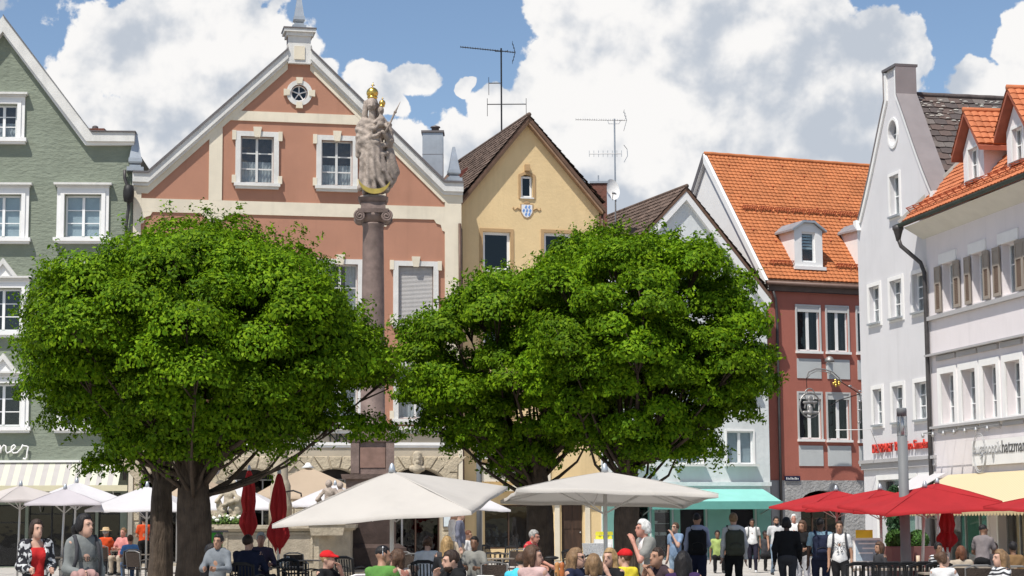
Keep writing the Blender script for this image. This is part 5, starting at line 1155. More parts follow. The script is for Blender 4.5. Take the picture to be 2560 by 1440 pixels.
def tree(px, Y, cpx, ytop, ybot, hw_px, ryf, r0, label, nlobes, nleaf, seed, seen=None, lsz=.078):
    rng = np.random.default_rng(seed); k = Y/FPX; gpt = at(px, 1298, Y); t = thing('globe_maple_tree', (gpt.x, Y, 0), 0, label, 'tree', 'clipped globe maples on the square')
    cx = (cpx-px)*k; ztop = at(cpx, ytop, Y).z; zbot = at(cpx, ybot, Y).z; rx = hw_px*k; ry = rx*ryf; zc = zbot+(ztop-zbot)*.43; ru = ztop-zc; rd = zc-zbot
    cr = np.array([cx, 0, zc]); fork = 2.15
    trunk_mesh([(0, 0, -.05), (.0, 0, .25), (.03, 0, 1.0), (.02, .0, 1.7), (cx*.1, 0, 2.3), (cx*.25, 0, 3.0)], [r0*1.5, r0*1.15, r0, r0*.95, r0*.85, r0*.55], seed).build('trunk', BARK, t, True)
    # lobes of foliage over the dome
    C = []; Rr = []
    i = 0
    while len(C) < nlobes:
        f = (i+.5)/(nlobes*1.04); zz = 1-1.97*f; a = i*2.39996+rng.uniform(-.25, .25); i += 1
        if i > nlobes*3: break
        s = math.sqrt(max(0, 1-zz*zz))*(1 if zz > 0 else 1+.42*zz); rad = rng.uniform(.70, .90)
        pnt = np.array([rx*s*math.cos(a)*rad, ry*s*math.sin(a)*rad, (ru if zz > 0 else rd)*zz*rad])
        C.append(pnt+cr); Rr.append(rng.uniform(.17, .27)*rx*(1.0 if zz > -.2 else .85))
    for q in range(nlobes//5):    # inner lobes
        v = rng.normal(size=3); v /= np.linalg.norm(v); v[2] = abs(v[2])*.9-.35; C.append(cr+v*np.array([rx, ry, ru])*rng.uniform(.35, .6)); Rr.append(.2*rx)
    for (ex_, ey_, er_) in (seen or ()): q_ = at(ex_, ey_, Y); C.append(np.array([q_.x-gpt.x, 0, q_.z])); Rr.append(er_)
    VV = []; NNN = []
    per = nleaf//len(C)
    for c_, r_ in zip(C, Rr):
        n = int(per*(r_/(.22*rx))**2); d = rng.normal(size=(n, 3)); d /= np.linalg.norm(d, axis=1, keepdims=True); d[:, 2] = np.where(d[:, 2] < -.35, -d[:, 2]*.6, d[:, 2])
        # sub clumps: pull leaves towards a few twig tips so that the lobe surface is knobbly
        tips = rng.normal(size=(14, 3)); tips /= np.linalg.norm(tips, axis=1, keepdims=True); j = np.argmax(d@tips.T, axis=1); cl_ = (d*tips[j]).sum(1)
        rad = r_*(rng.uniform(.55, 1.0, n)**.5)*(.72+.36*np.clip((cl_-.6)/.4, 0, 1))
        P_ = c_+d*rad[:, None]*np.array([1.0, 1.0, .72]); nn = d+tips[j]*.5+(c_-cr)/np.linalg.norm(c_-cr+1e-6)*.5+rng.normal(size=(n, 3))*.42; nn[:, 2] += .35; nn /= np.linalg.norm(nn, axis=1, keepdims=True)
        VV.append(P_); NNN.append(nn)
    for c_, r_ in zip(C, Rr):      # loose sprays of leaves beyond the lobes
        for q in range(7):
            d0 = rng.normal(size=3); d0[2] = abs(d0[2])*.8-.15; d0 += (c_-cr)/np.linalg.norm(c_-cr+1e-6)*.8; d0 /= np.linalg.norm(d0); n = 26; tt = rng.uniform(.7, 1.28, n)[:, None]*r_
            P_ = c_+d0*tt*np.array([1, 1, .8])+rng.normal(size=(n, 3))*.05; nn = d0*.4+rng.normal(size=(n, 3))*.6; nn[:, 2] += .6; nn /= np.linalg.norm(nn, axis=1, keepdims=True); VV.append(P_); NNN.append(nn)
    P_ = np.concatenate(VV); nn = np.concatenate(NNN)
    V, F = leaves_mesh(P_, nn, lsz, rng); cr_o = link('crown', npmesh('crown', V, F, LEAF, False), t); cr_o['kind'] = 'stuff'
    br = MB(); pyr = random.Random(seed)
    for li, (c_, r_) in enumerate(zip(C, Rr)):
        if li % 3 and li > 8: continue
        f0 = Vector((cx*.15, 0, fork+pyr.uniform(-.2, .6))); e_ = Vector(c_); mid = f0.lerp(e_, .5)+Vector((0, 0, -.12*(e_-f0).length)) + Vector((pyr.uniform(-.2, .2), pyr.uniform(-.2, .2), 0))
        r_b = .08 if li % 4 == 0 else .045
        br.tube([f0, f0.lerp(mid, .55)+Vector((0, 0, -.03)), mid, mid.lerp(e_, .6), e_], [r_b, r_b*.8, r_b*.55, r_b*.38, .012], 6)
        for q in range(4): d_ = Vector((pyr.gauss(0, 1), pyr.gauss(0, 1), pyr.gauss(0, .7)+.2)).normalized()*r_*.85; br.tube([mid.lerp(e_, .75), e_+d_*.5, e_+d_], [.018, .012, .006], 5)
    br.build('branches', BARK, t, True)
    return t
tree(482, 34, 498, 545, 1215, 492, .82, .29, 'near left globe maple with thick ridged trunk in front of the salmon house', 92, 290000, 21, [(930, 1085, .52), (860, 1060, .45), (255, 1165, .42), (330, 1130, .5), (960, 950, .5)])
tree(400, 40.5, 430, 640, 1200, 300, .8, .23, 'globe maple with dark trunk standing just behind the near left maple', 40, 42000, 22, None, .10)
tree(1562, 35, 1618, 552, 1210, 350, .85, .22, 'right globe maple with furrowed trunk behind the cream parasol', 72, 205000, 23, [(1690, 1120, .45), (1820, 960, .5), (1880, 900, .45)])
tree(1348, 37.5, 1308, 645, 1210, 338, .85, .25, 'globe maple with dark trunk in front of the yellow house cafe', 66, 180000, 24, [(1160, 1110, .45), (1270, 1170, .45), (1060, 990, .5), (1440, 640, .6), (1400, 680, .6), (1490, 620, .6), (1460, 760, .7)])

# ================================================================== Marian column
YC = 52.0; kc = YC/FPX; cpt = at(931, 1298, YC); mc = thing('memorial_column', (cpt.x, YC, 0), R(4), 'tall brown marble column on a stepped pedestal with scroll capital', 'column')
cz_ = lambda py: EYE+(1300-py)*kc
def sq(w, z0, z1, top=1.0, name='block', m=MARBLE): return MB().hprism([(-w, -w), (w, -w), (w, w), (-w, w)], z0, z1, top).build(name, m, mc)
SHADEDM = mat('shaded_brown_marble', (.062, .042, .036), .5, .3, 3, .25, 18, dirt=.3, ds=1.4); sq(1.25, 0, .35, 1, 'step', SHADEDM); sq(.92, .352, cz_(1368), .98, 'plinth', SHADEDM); sq(.88, cz_(1368)+.002, cz_(1358), .8, 'plinth_moulding', SHADEDM); sq(.63, cz_(1358)+.002, cz_(1255), .98, 'pedestal', SHADEDM); sq(.70, cz_(1255)+.002, cz_(1200), 1.0, 'pedestal_cornice'); sq(.80, cz_(1200)+.002, cz_(1188), 1.05, 'pedestal_cornice')  # lower pedestal in darker marble: the shade there is put into its colour
sq(.58, cz_(1188)+.002, cz_(1108), 1.0, 'upper_pedestal'); MB().box(-.34, .34, -.60, -.50, cz_(1172), cz_(1122)).build('inscription_panel', mat('marble_panel', (.24, .15, .12), .6, .2, 4), mc)
MB().box(-.58, -.36, -.64, -.5, cz_(1186), cz_(1108)).box(.36, .58, -.64, -.5, cz_(1186), cz_(1108)).build('corner_pilaster', MARBLE, mc)
sq(.66, cz_(1108)+.002, cz_(1094), 1.05, 'upper_cornice'); sq(.45, cz_(1094)+.002, cz_(1075), 1, 'column_base')
MB().lathe([(.44, cz_(1075)+.002), (.46, cz_(1068)), (.42, cz_(1060)), (.36, cz_(1052)), (.385, cz_(1046)), (.33, cz_(1038)), (.325, cz_(900)), (.30, cz_(700)), (.283, cz_(566)), (.31, cz_(560)), (.31, cz_(556))], (0, 0, 0), 28).build('shaft', MARBLE, mc, True)
MB().lathe([(.29, cz_(556)+.002), (.36, cz_(540)), (.40, cz_(533))], (0, 0, 0), 20).build('echinus', MARBLE, mc, True)
sq(.40, cz_(533)+.002, cz_(523), 1.05, 'abacus'); sq(.34, cz_(523)+.002, cz_(503), .96, 'impost'); sq(.36, cz_(503)+.002, cz_(493), 1.14, 'impost_cornice')
for sx in (-1, 1):
    mb = MB(); sp = []
    for i in range(40): a = i/39*4.6*math.pi; r_ = .155*(1-i/39*.86); sp.append((sx*(.36+r_*math.sin(a)*1.0), 0, cz_(541)+r_*math.cos(a)))
    for yy in (-.36, .36): mb.tube([(x, yy+.02*(i/39)*(-1 if yy < 0 else 1), z) for i, (x, _, z) in enumerate(sp)], .035, 6)
    mb.tube([(sx*.36, -.36, cz_(541)), (sx*.36, -.15, cz_(541)), (sx*.36, 0, cz_(541)), (sx*.36, .15, cz_(541)), (sx*.36, .36, cz_(541))], [.145, .11, .095, .11, .145], 14); mb.build('volute', MARBLE, mc, True)
# statue of the crowned madonna with child, a thing of its own standing on the column
st = thing('crowned_woman_statue', (cpt.x, YC, cz_(493)+.03), R(4), 'weathered statue of a crowned woman holding a crowned child on top of the column', 'statue')
Z = lambda py: (493-py)*kc-.02; X = lambda px: (px-931)*kc
E = lambda px, py, y, a, b, c: ('e', (X(px), y, Z(py)), (a, b, c))
Cc = lambda p0, q0, y0, r0_, p1, q1, y1, r1_: ('c', (X(p0), y0, Z(q0)), (X(p1), y1, Z(q1)), r0_, r1_)
pr = [E(927, 252, -.06, .125, .15, .20), E(927, 247, .02, .165, .17, .185), Cc(912, 245, .03, .07, 908, 285, .06, .09), Cc(940, 250, .05, .06, 944, 285, .08, .08), Cc(928, 268, -.02, .09, 929, 292, .0, .11), ('c', (X(927), -.20, Z(250)), (X(927), -.21, Z(257)), .018, .028),
      Cc(908, 300, .0, .16, 952, 302, .02, .15), E(929, 325, 0, .36, .25, .34), E(928, 365, .0, .34, .26, .38), Cc(928, 350, 0, .30, 933, 440, 0, .34), E(936, 420, .02, .38, .30, .45), Cc(915, 400, -.08, .16, 918, 470, -.14, .17), Cc(945, 400, -.05, .16, 948, 468, -.05, .17), E(968, 425, .05, .14, .2, .38), E(900, 350, .0, .13, .2, .36), Cc(897, 310, 0, .13, 896, 380, .02, .10),
      Cc(902, 308, -.05, .14, 906, 345, -.14, .12), Cc(906, 345, -.14, .11, 942, 335, -.34, .055), E(945, 333, -.36, .05, .06, .05), Cc(966, 306, .0, .13, 972, 345, -.08, .13), Cc(972, 345, -.08, .11, 955, 325, -.28, .06), E(970, 350, -.02, .12, .14, .2), Cc(900, 350, -.12, .12, 940, 352, -.24, .09), Cc(910, 466, -.22, .07, 908, 482, -.26, .05),
      E(950, 268, -.16, .085, .095, .12), Cc(950, 276, -.16, .05, 950, 286, -.17, .06), E(951, 297, -.18, .12, .12, .17), Cc(946, 306, -.2, .075, 930, 318, -.30, .055), Cc(930, 318, -.3, .055, 926, 332, -.3, .04), Cc(960, 295, -.18, .05, 966, 312, -.26, .04), Cc(942, 292, -.2, .045, 932, 305, -.30, .035), ('c', (X(950), -.255, Z(268)), (X(950), -.26, Z(271)), .012, .018)]
def folds(x, y, z):
    th = np.arctan2(y, x+.02); lw = np.clip((Z(345)-z)/.5, 0, 1); up_ = np.clip((z-Z(345))/.2, 0, 1)*np.clip((Z(292)-z)/.1, 0, 1)
    return lw*(.016*np.sin(12*th+3.2*z+1.5*np.sin(2.4*z))+.010*np.sin(26*x+15*z))+up_*.016*np.sin(26*z+14*x)+.005*np.sin(60*x+31*z)*np.sin(47*y)
pr += [Cc(893, 318, -0.095, 0.0675, 940, 342, -0.235, 0.06075), Cc(894, 334, -0.115, 0.0675, 938, 352, -0.215, 0.0675), Cc(896, 352, -0.095, 0.07425, 925, 368, -0.235, 0.0675), Cc(925, 368, -0.235, 0.0675, 962, 356, -0.135, 0.0675), Cc(899, 372, -0.075, 0.081, 930, 388, -0.235, 0.0675), Cc(930, 388, -0.235, 0.0675, 965, 378, -0.095, 0.0675),
       Cc(905, 385, -0.155, 0.0675, 900, 468, -0.175, 0.0945), Cc(920, 392, -0.215, 0.0675, 914, 474, -0.255, 0.081), Cc(936, 392, -0.215, 0.06075, 934, 474, -0.265, 0.07425), Cc(950, 386, -0.175, 0.06075, 957, 466, -0.215, 0.081), Cc(965, 378, -0.075, 0.0675, 978, 440, -0.055, 0.081), Cc(978, 405, 0.015, 0.081, 966, 470, -0.035, 0.0945), Cc(903, 392, -0.195, 0.0675, 935, 440, -0.275, 0.0675), Cc(935, 440, -0.275, 0.0675, 962, 470, -0.235, 0.081), Cc(925, 384, -0.255, 0.06075, 958, 425, -0.255, 0.06075), Cc(958, 425, -0.255, 0.06075, 976, 455, -0.135, 0.0675), Cc(900, 420, -0.155, 0.0675, 922, 478, -0.275, 0.081), Cc(972, 372, 0.005, 0.1215, 982, 425, 0.065, 0.1485), Cc(982, 425, 0.065, 0.135, 974, 455, 0.015, 0.108), E(896, 335, -.05, .10, .16, .16), E(893, 362, -.02, .08, .14, .2), E(921, 256, -.175, .02, .02, .012), E(933, 256, -.175, .02, .02, .012)]
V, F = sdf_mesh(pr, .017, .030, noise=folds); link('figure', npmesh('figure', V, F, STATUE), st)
mb = MB(); mb.lathe([(.12, 0), (.135, .05), (.15, .08)], (X(928), 0, Z(238)), 14); mb.sphere((X(928), 0, Z(220)), .165, 14, 10, (1, 1, .95)); mb.tube([(X(928), 0, Z(206)), (X(930), 0, Z(193))], .014, 6).tube([(X(925), 0, Z(200)), (X(934), 0, Z(200))], .014, 6).build('crown', GOLD, st, True)
mb = MB(); mb.lathe([(.075, 0), (.085, .04)], (X(952), -.15, Z(259)), 12); mb.sphere((X(953), -.15, Z(249)), .092, 12, 8); mb.tube([(X(953), -.15, Z(241)), (X(954), -.15, Z(234))], .010, 5).tube([(X(951), -.15, Z(238)), (X(957), -.15, Z(238))], .009, 5).build('child_crown', GOLD, st, True)
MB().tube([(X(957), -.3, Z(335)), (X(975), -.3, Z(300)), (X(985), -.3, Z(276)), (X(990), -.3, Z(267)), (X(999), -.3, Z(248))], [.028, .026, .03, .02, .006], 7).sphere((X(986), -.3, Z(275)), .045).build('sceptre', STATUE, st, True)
cm = []; M_ = 18
for i in range(M_+1):
    a = math.pi*(1.03+.90*i/M_); f = math.sin(math.pi*i/M_)
    co = (X(934)+.44*math.cos(a), Z(447)+.44*math.sin(a)); ci = (X(934)+.44*math.cos(a)*(1-.02-.30*f), Z(447)+.44*math.sin(a)*(1-.02-.30*f)); cm.append((co, ci))
mb = MB()
for i in range(M_): mb.prism([cm[i][0], cm[i+1][0], cm[i+1][1], cm[i][1]], -.47, -.36)
mb.build('crescent_moon', GOLD, st)
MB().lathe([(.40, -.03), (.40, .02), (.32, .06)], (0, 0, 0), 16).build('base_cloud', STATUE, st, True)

# ================================================================== fountain with basin, pillar, figures and planters
YF = 50.0; kf_ = YF/FPX; fp = at(690, 1298, YF); fo = thing('fountain', (fp.x, YF, 0), R(3), 'octagonal stone fountain basin with panelled walls around a beige pillar', 'fountain')
zf_ = lambda py: EYE+(1301-py)*kf_; xf = lambda px: (px-690)*kf_
W_ = 1.95; ch_ = .75
octo = [(-W_, -W_+ch_), (-W_+ch_, -W_), (W_-ch_, -W_), (W_, -W_+ch_), (W_, W_-ch_), (W_-ch_, W_), (-W_+ch_, W_), (-W_, W_-ch_)]
MB().hprism([(a*1.35, b*1.35) for a, b in octo], 0, .18).build('step', SANDST, fo); MB().hprism([(a*1.18, b*1.18) for a, b in octo], .182, .36).build('step', SANDST, fo)
MB().hprism(octo, .362, zf_(1326), 1.0).build('basin_wall', SANDST, fo)
MB().hprism([(a*1.03, b*1.03) for a, b in octo], zf_(1326)+.002, zf_(1320), 1.02).hprism([(a*1.07, b*1.07) for a, b in octo], zf_(1320)+.002, zf_(1312), 1.0).build('basin_rim', SANDST, fo)
PAN = mat('sandstone_panel', (.36, .31, .24), .9, .2, 3, .6, 16, dirt=.4, ds=2)
for i in range(2):
    a, b = -1.05+i*1.1, -.1+i*1.1
    MB().box(a, b, -W_-.012, -W_+.02, zf_(1392), zf_(1334)).build('wall_panel', PAN, fo)
    frame4((a, b, zf_(1392), zf_(1334)), .05, -W_-.03, -W_+.01).build('panel_frame', SANDST, fo)
MB().lathe([(.30, zf_(1320)), (.30, zf_(1262)), (.26, zf_(1250)), (.26, zf_(1215)), (.22, zf_(1205)), (.19, zf_(1198)), (.185, zf_(1120)), (.17, zf_(1060))], (xf(702), -.2, 0), 20).build('pillar', mat('beige_limestone', (.42, .36, .27), .85, .12, 3, .3, 20, dirt=.4, ds=1.5), fo, True)
MB().tube([(xf(702), -.3, zf_(1232)), (xf(702)+.35, -.5, zf_(1228)), (xf(702)+.55, -.6, zf_(1235)), (xf(702)+.56, -.62, zf_(1243))], .022, 7).build('spout', IRON, fo, True)
def stone_figure(name, label, px, py0, py1, Y, m, hat):
    kk = Y/FPX; H = (py1-py0)*kk; b = at(px, py1, Y); t = thing(name, b, R(-15), label, 'statue'); s = H/.92
    pz = [('e', (-.02, 0, .80), (.085, .09, .10)), ('e', (0, 0, .55), (.13, .11, .17)), ('e', (0, 0, .40), (.13, .12, .12)), ('c', (-.07, 0, .36), (-.10, -.04, .18), .075, .055), ('c', (-.10, -.04, .18), (-.10, .0, .02), .055, .045), ('c', (.07, 0, .36), (.06, -.03, .18), .075, .055), ('c', (.06, -.03, .18), (.09, .0, .02), .055, .045),
          ('c', (-.13, 0, .64), (-.24, -.03, .50), .055, .045), ('c', (-.24, -.03, .50), (-.30, -.1, .40), .045, .05), ('c', (.13, 0, .64), (.22, -.04, .52), .055, .045), ('c', (.22, -.04, .52), (.27, -.08, .42), .05, .06), ('c', (-.28, 0, .4), (-.2, .05, .08), .07, .12), ('c', (.26, 0, .45), (.22, .05, .1), .10, .12), ('c', (-.12, -.12, .3), (.2, -.1, .42), .04, .06), ('e', (0, .05, .0), (.32, .2, .07))]
    if hat: pz += [('c', (-.12, 0, .86), (.13, 0, .88), .05, .05), ('e', (.02, 0, .92), (.09, .09, .05)), ('e', (-.15, 0, .78), (.08, .08, .1))]
    pz = [('e', tuple(s*q for q in p_[1]), tuple(s*q for q in p_[2])) if p_[0] == 'e' else ('c', tuple(s*q for q in p_[1]), tuple(s*q for q in p_[2]), p_[3]*s, p_[4]*s) for p_ in pz]
    V, F = sdf_mesh(pz, .022*s, .03*s, noise=lambda x, y, z: .010*np.sin(28*x+17*z)*np.sin(23*y+19*z)); link('figure', npmesh('figure', V, F, m), t)
    return t
stone_figure('stone_putto', 'mossy stone cherub with a hat on the left end of the fountain', 572, 1203, 1294, 48.6, SANDST, True)
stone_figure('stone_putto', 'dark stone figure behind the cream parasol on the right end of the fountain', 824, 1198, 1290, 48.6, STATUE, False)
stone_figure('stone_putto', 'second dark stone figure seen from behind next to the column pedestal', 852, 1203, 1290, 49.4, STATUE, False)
FLW = mat('white_petals', (.75, .74, .66), .8, .1, 5); FLG = mat('flower_green', (.10, .17, .035), .7, .3, 12)
def planter(px, py, Y, wpx, label):
    b = at(px, py, Y); k_ = Y/FPX; w_ = wpx*k_/2; t = thing('flower_planter', (b.x, Y, b.z-.34), R(3), label, 'planter'); rr_ = random.Random(px)
    MB().hprism([(-w_*.85, -.2), (w_*.85, -.2), (w_*.85, .2), (-w_*.85, .2)], 0, .26, 1.12).hprism([(-w_, -.25), (w_, -.25), (w_, .25), (-w_, .25)], .262, .33, 1.0).build('trough', SANDST, t)
    rng = np.random.default_rng(px); n = 900; P_ = np.stack([rng.uniform(-w_, w_, n), rng.uniform(-.24, .24, n), .33+np.abs(rng.normal(0, .08, n))], 1); nn = rng.normal(size=(n, 3)); nn[:, 2] += 1; nn /= np.linalg.norm(nn, axis=1, keepdims=True)
    V, F = leaves_mesh(P_, nn, .09, rng); o = link('leaves', npmesh('leaves', V, F, FLG, False), t); o['kind'] = 'stuff'
    mb = MB()
    for i in range(46): mb.sphere((rr_.uniform(-w_, w_), rr_.uniform(-.24, .2), .40+rr_.uniform(0, .14)), rr_.uniform(.022, .05), 6, 4)
    o = mb.build('blossoms', FLW, t); o['kind'] = 'stuff'
planter(566, 1310, 48.2, 96, 'stone trough of white flowers below the stone cherub'); planter(818, 1304, 48.2, 92, 'stone trough of white flowers beside the column pedestal')

# ================================================================== parasols
def parasol(px, py, Y, half, drop, yaw, cloth, label, tilt=(0, 0), lean=0, ribs=True, cap=None, group=None, pole=ALU, val=.05, sag=.05):
    a = at(px, py, Y); t = thing('parasol', (a.x+lean*a.z, Y, 0), R(yaw), label, 'parasol', group); ht = a.z; rel = Vector((-lean*a.z, 0, 0)); rel.rotate(Matrix.Rotation(-R(yaw), 3, 'Z'))
    M = Matrix.Rotation(R(tilt[0]), 3, 'X') @ Matrix.Rotation(R(tilt[1]), 3, 'Y'); Mz = Matrix.Rotation(-R(yaw), 3, 'Z') @ M @ Matrix.Rotation(R(yaw), 3, 'Z')
    top = Vector((rel.x, rel.y, ht)); n = 14; mb = MB(); ph_ = px*.37
    for s_ in range(4):
        A = Vector((-half, -half, 0)); B = Vector((half, -half, 0)); Rz = Matrix.Rotation(math.pi/2*s_, 3, 'Z'); base = len(mb.v)
        for i in range(n+1):
            f = i/n
            for j in range(n+1):
                q = A.lerp(B, j/n)*f; e = 4*(j/n)*(1-j/n); z = -drop*f**1.12-sag*math.sin(math.pi*f)*e-.010*f*math.sin(9*f+ph_+5*j/n)*e-.008*f*math.sin(14*j/n+ph_*2+s_); q = q*(1-.025*e*f); v = Mz @ (Rz @ Vector((q.x, q.y, z))); mb.v.append(tuple(top+v))
        for i in range(n):
            for j in range(n): mb.f.append((base+i*(n+1)+j, base+(i+1)*(n+1)+j, base+(i+1)*(n+1)+j+1, base+i*(n+1)+j+1))
        b2 = len(mb.v)
        for j in range(n+1): mb.v.append(tuple(Vector(mb.v[base+n*(n+1)+j])-Vector((0, 0, val))))
        for j in range(n): mb.f.append((base+n*(n+1)+j, b2+j, b2+j+1, base+n*(n+1)+j+1))
    mb.build('canopy', cloth, t, True)
    for s_ in range(4):
        e = Mz @ (Matrix.Rotation(math.pi/2*s_, 3, 'Z') @ Vector((half, -half, -drop))); em = Mz @ (Matrix.Rotation(math.pi/2*s_, 3, 'Z') @ Vector((half, -half, 0))*.5)-Vector((0, 0, drop*.5**1.12)); MB().tube([top+Vector((0, 0, .003)), top+em+Vector((0, 0, .003)), top+e+Vector((0, 0, .002))], .006, 5).build('seam', cloth, t)
    MB().tube([(0, 0, .05), top-Vector((0, 0, .02))], .028 if Y > 45 else .032, 10).build('pole', pole, t, True)
    MB().lathe([(.055, -.01), (.05, .05), (.028, .12), (.0, .14)], tuple(top), 10).build('finial', METALG, t, True)
    if cap: MB().lathe([(.22, -.02), (.10, .06), (.08, .11), (.05, .14)], tuple(top), 14).build('vent_cap', cap, t, True)
    if ribs:
        for s_ in range(4):
            for cx_ in (0, 1):
                e = Vector((half*.97, -half*.97, -drop)) if cx_ == 0 else Vector((half*.94, 0, -drop-.02)); e = Mz @ (Matrix.Rotation(math.pi/2*s_, 3, 'Z') @ e); hub = top+Mz @ Vector((0, 0, -.07)); MB().tube([hub, top+e+Vector((0, 0, -.03))], .013, 5).build('rib', pole, t)
                if cx_ == 0: MB().tube([top+Mz @ Vector((0, 0, -drop-.25)), top+e*.5+Vector((0, 0, -.04))], .011, 5).build('strut', pole, t)
    MB().hprism([(-.3, -.3), (.3, -.3), (.3, .3), (-.3, .3)], .014, .09, .95).build('base', mat('concrete_base', (.35, .34, .32), .9, .1, 3), t)
    return t
parasol(980, 1180, 29, 1.47, .50, -10, CLOTHW, 'big cream parasol tilted forward in front of the column pedestal', (7, -4.5), sag=.03)
parasol(1512, 1180, 29, 1.45, .38, 5, CLOTHW, 'big cream parasol under the right maple with its underside showing', (-3, 1.5), sag=.03)
parasol(52, 1214, 52, 1.05, .40, 38, mat('pale_taupe_cloth', (.58, .53, .50), .9, .03, 2, transl=.25), 'pale taupe parasol at the far left edge of the terrace', lean=-.015)
parasol(163, 1222, 50, .95, .38, 10, mat('lilac_shaded_white_cloth', (.56, .52, .54), .9, .03, 2, transl=.25), 'white parasol with lilac shading in its cloth colour in front of the plain white one by the green house', lean=-.03)  # white parasol; the grey shading of its front face is in the cloth colour
parasol(192, 1206, 54, 1.15, .52, 25, CLOTHS, 'white parasol behind the one with lilac shading in its colour by the green house', lean=-.03)
parasol(368, 1216, 51, 1.30, .62, -3, CLOTHS, 'white parasol half hidden by the two left tree trunks')
parasol(770, 1168, 60, 1.75, .95, 12, CLOTHB, 'beige parasol with white vent cap behind the fountain', cap=WHITE, ribs=False)
parasol(478, 1185, 61, 1.6, .85, -8, CLOTHB, 'beige parasol behind the left maple trunk by the salmon arches', ribs=False)
parasol(590, 1212, 56, 1.35, .68, 0, CLOTHS, 'white parasol behind the stone cherub', ribs=False)
parasol(838, 1212, 57, 1.20, .60, -6, CLOTHS, 'white parasol behind the dark stone figures', ribs=False)
parasol(1150, 1222, 51, 1.05, .50, 22, CLOTHS, 'white parasol tucked behind the right side of the big cream parasol', (0, 3), ribs=False)
parasol(1005, 1235, 55, .75, .45, 20, CLOTHS, 'small white parasol right of the column pedestal', ribs=False)
parasol(2090, 1227, 46, 1.25, .40, 12, CLOTHR, 'leftmost of the open red parasols by the red house arch', (2, 0))
parasol(2200, 1224, 43, 1.30, .42, 16, CLOTHR, 'middle open red parasol left of the steel lamp post', (3, 1))
parasol(2312, 1218, 40, 1.42, .40, 10, CLOTHR, 'nearest open red parasol right of the steel lamp post', (4, -2), lean=-.06)
parasol(2343, 1208, 47, 1.1, .45, 20, CLOTHR, 'red parasol mostly hidden behind the nearest red one', (0, 0))
parasol(2640, 1232, 37, 1.05, .28, 8, CLOTHR, 'red parasol cut off by the right picture edge', (2, 0))
def folded(px, py0, py1, Y, rmax, m, label, bulge=.5):
    a = at(px, py0, Y); b = at(px, py1, Y); t = thing('folded_parasol', (a.x, Y, 0), 0, label, 'parasol'); H = a.z-b.z; n = 40; rows = 26; mb = MB(); rr_ = random.Random(px)
    ctl = [(0, .18), (.05, .42), (.2, .68), (.45, .92), (.56, .78), (.62, .74), (.72, 1.0+.3*bulge), (.82, 1.05+.5*bulge), (.92, .72), (1, .30)]
    def prof(f):
        for (a_, ra_), (b_, rb_) in zip(ctl, ctl[1:]):
            if f <= b_: return ra_+(rb_-ra_)*(f-a_)/(b_-a_)
        return .3
    for i in range(rows+1):
        f = i/rows; r_ = rmax*max(.12, prof(f))
        for k in range(n): w = 2*math.pi*k/n; fl = 1+.22*math.sin(8*w+2*f+.5*math.sin(9*f))*min(1, f*4)+.08*math.sin(13*w+7*f); mb.v.append((r_*fl*math.cos(w), r_*fl*math.sin(w), a.z-H*f+(.09*math.sin(3*w+1) if i == rows else 0)))
    for i in range(rows):
        for k in range(n): mb.f.append((i*n+k, (i+1)*n+k, (i+1)*n+(k+1) % n, i*n+(k+1) % n))
    mb.build('canopy', m, t, True); MB().tube([(0, 0, .05), (0, 0, a.z+.03)], .03, 10).build('pole', ALU, t, True); MB().lathe([(.05, 0), (.04, .06), (.015, .12)], (0, 0, a.z), 8).build('finial', METALG, t, True)
    MB().tube([(rmax*.78*math.cos(w), rmax*.78*math.sin(w), a.z-H*.62) for w in [2*math.pi*i/16 for i in range(17)]], .018, 5).build('tie_strap', m, t)
    MB().hprism([(-.3, -.3), (.3, -.3), (.3, .3), (-.3, .3)], .014, .09, .95).build('base', MATS['concrete_base'], t)
folded(623, 1176, 1345, 44, .155, CLOTHRD, 'dark red folded parasol left of the fountain pillar', .2)
folded(698, 1184, 1376, 42, .17, CLOTHR, 'bright red folded parasol in front of the fountain pillar', .45)
folded(2366, 1262, 1372, 41, .16, CLOTHR, 'red folded parasol under the cream awning', .4)

# ================================================================== street furniture
def lamp_post(px, Y, ptop, r_, label, glassy):
    b = at(px, 1298, Y); zt = at(px, ptop, Y).z; t = thing('lamp_post', (b.x, Y, 0), 0, label, 'lamp post'); PG = mat('grey_painted_pole', (.16, .165, .17), .6, .06, 3)
    if glassy:
        k_ = Y/FPX; z1 = zt-70*k_; MB().lathe([(r_*1.05, .01), (r_*1.05, 1), (r_, 1.02), (r_, z1)], (0, 0, 0), 20).build('pole', PG, t, True)
        MB().lathe([(r_*.93, z1+.002), (r_*.93, z1+50*k_)], (0, 0, 0), 20).build('lantern_glass', glass('lantern_glass', (.85, .87, .88), .15), t, True)
        for i in range(6): a = i*math.pi/3; MB().tube([(r_*.96*math.cos(a), r_*.96*math.sin(a), z1), (r_*.96*math.cos(a), r_*.96*math.sin(a), z1+50*k_)], .010, 5).build('lantern_bar', STEEL, t)
        MB().lathe([(.02, z1), (.03, z1+.2), (.02, z1+.4)], (0, 0, 0), 8).build('bulb', WHITE, t, True)
        MB().lathe([(r_, z1+50*k_+.002), (r_, zt-.02), (r_*.9, zt)], (0, 0, 0), 20).build('cap', PG, t, True)
    else:
        MB().lathe([(r_, .01), (r_, zt), (r_*.6, zt+.03)], (0, 0, 0), 16).build('pole', PG, t, True); MB().lathe([(r_*1.6, .01), (r_*1.6, .25), (r_*1.05, .3)], (0, 0, 0), 16).build('collar', PG, t, True)
lamp_post(2262, 40, 1020, .105, 'thick grey steel lamp post with glass lantern in front of the light grey house', True)
lamp_post(1198, 54, 1080, .075, 'slim grey pole in front of the yellow cafe', False)
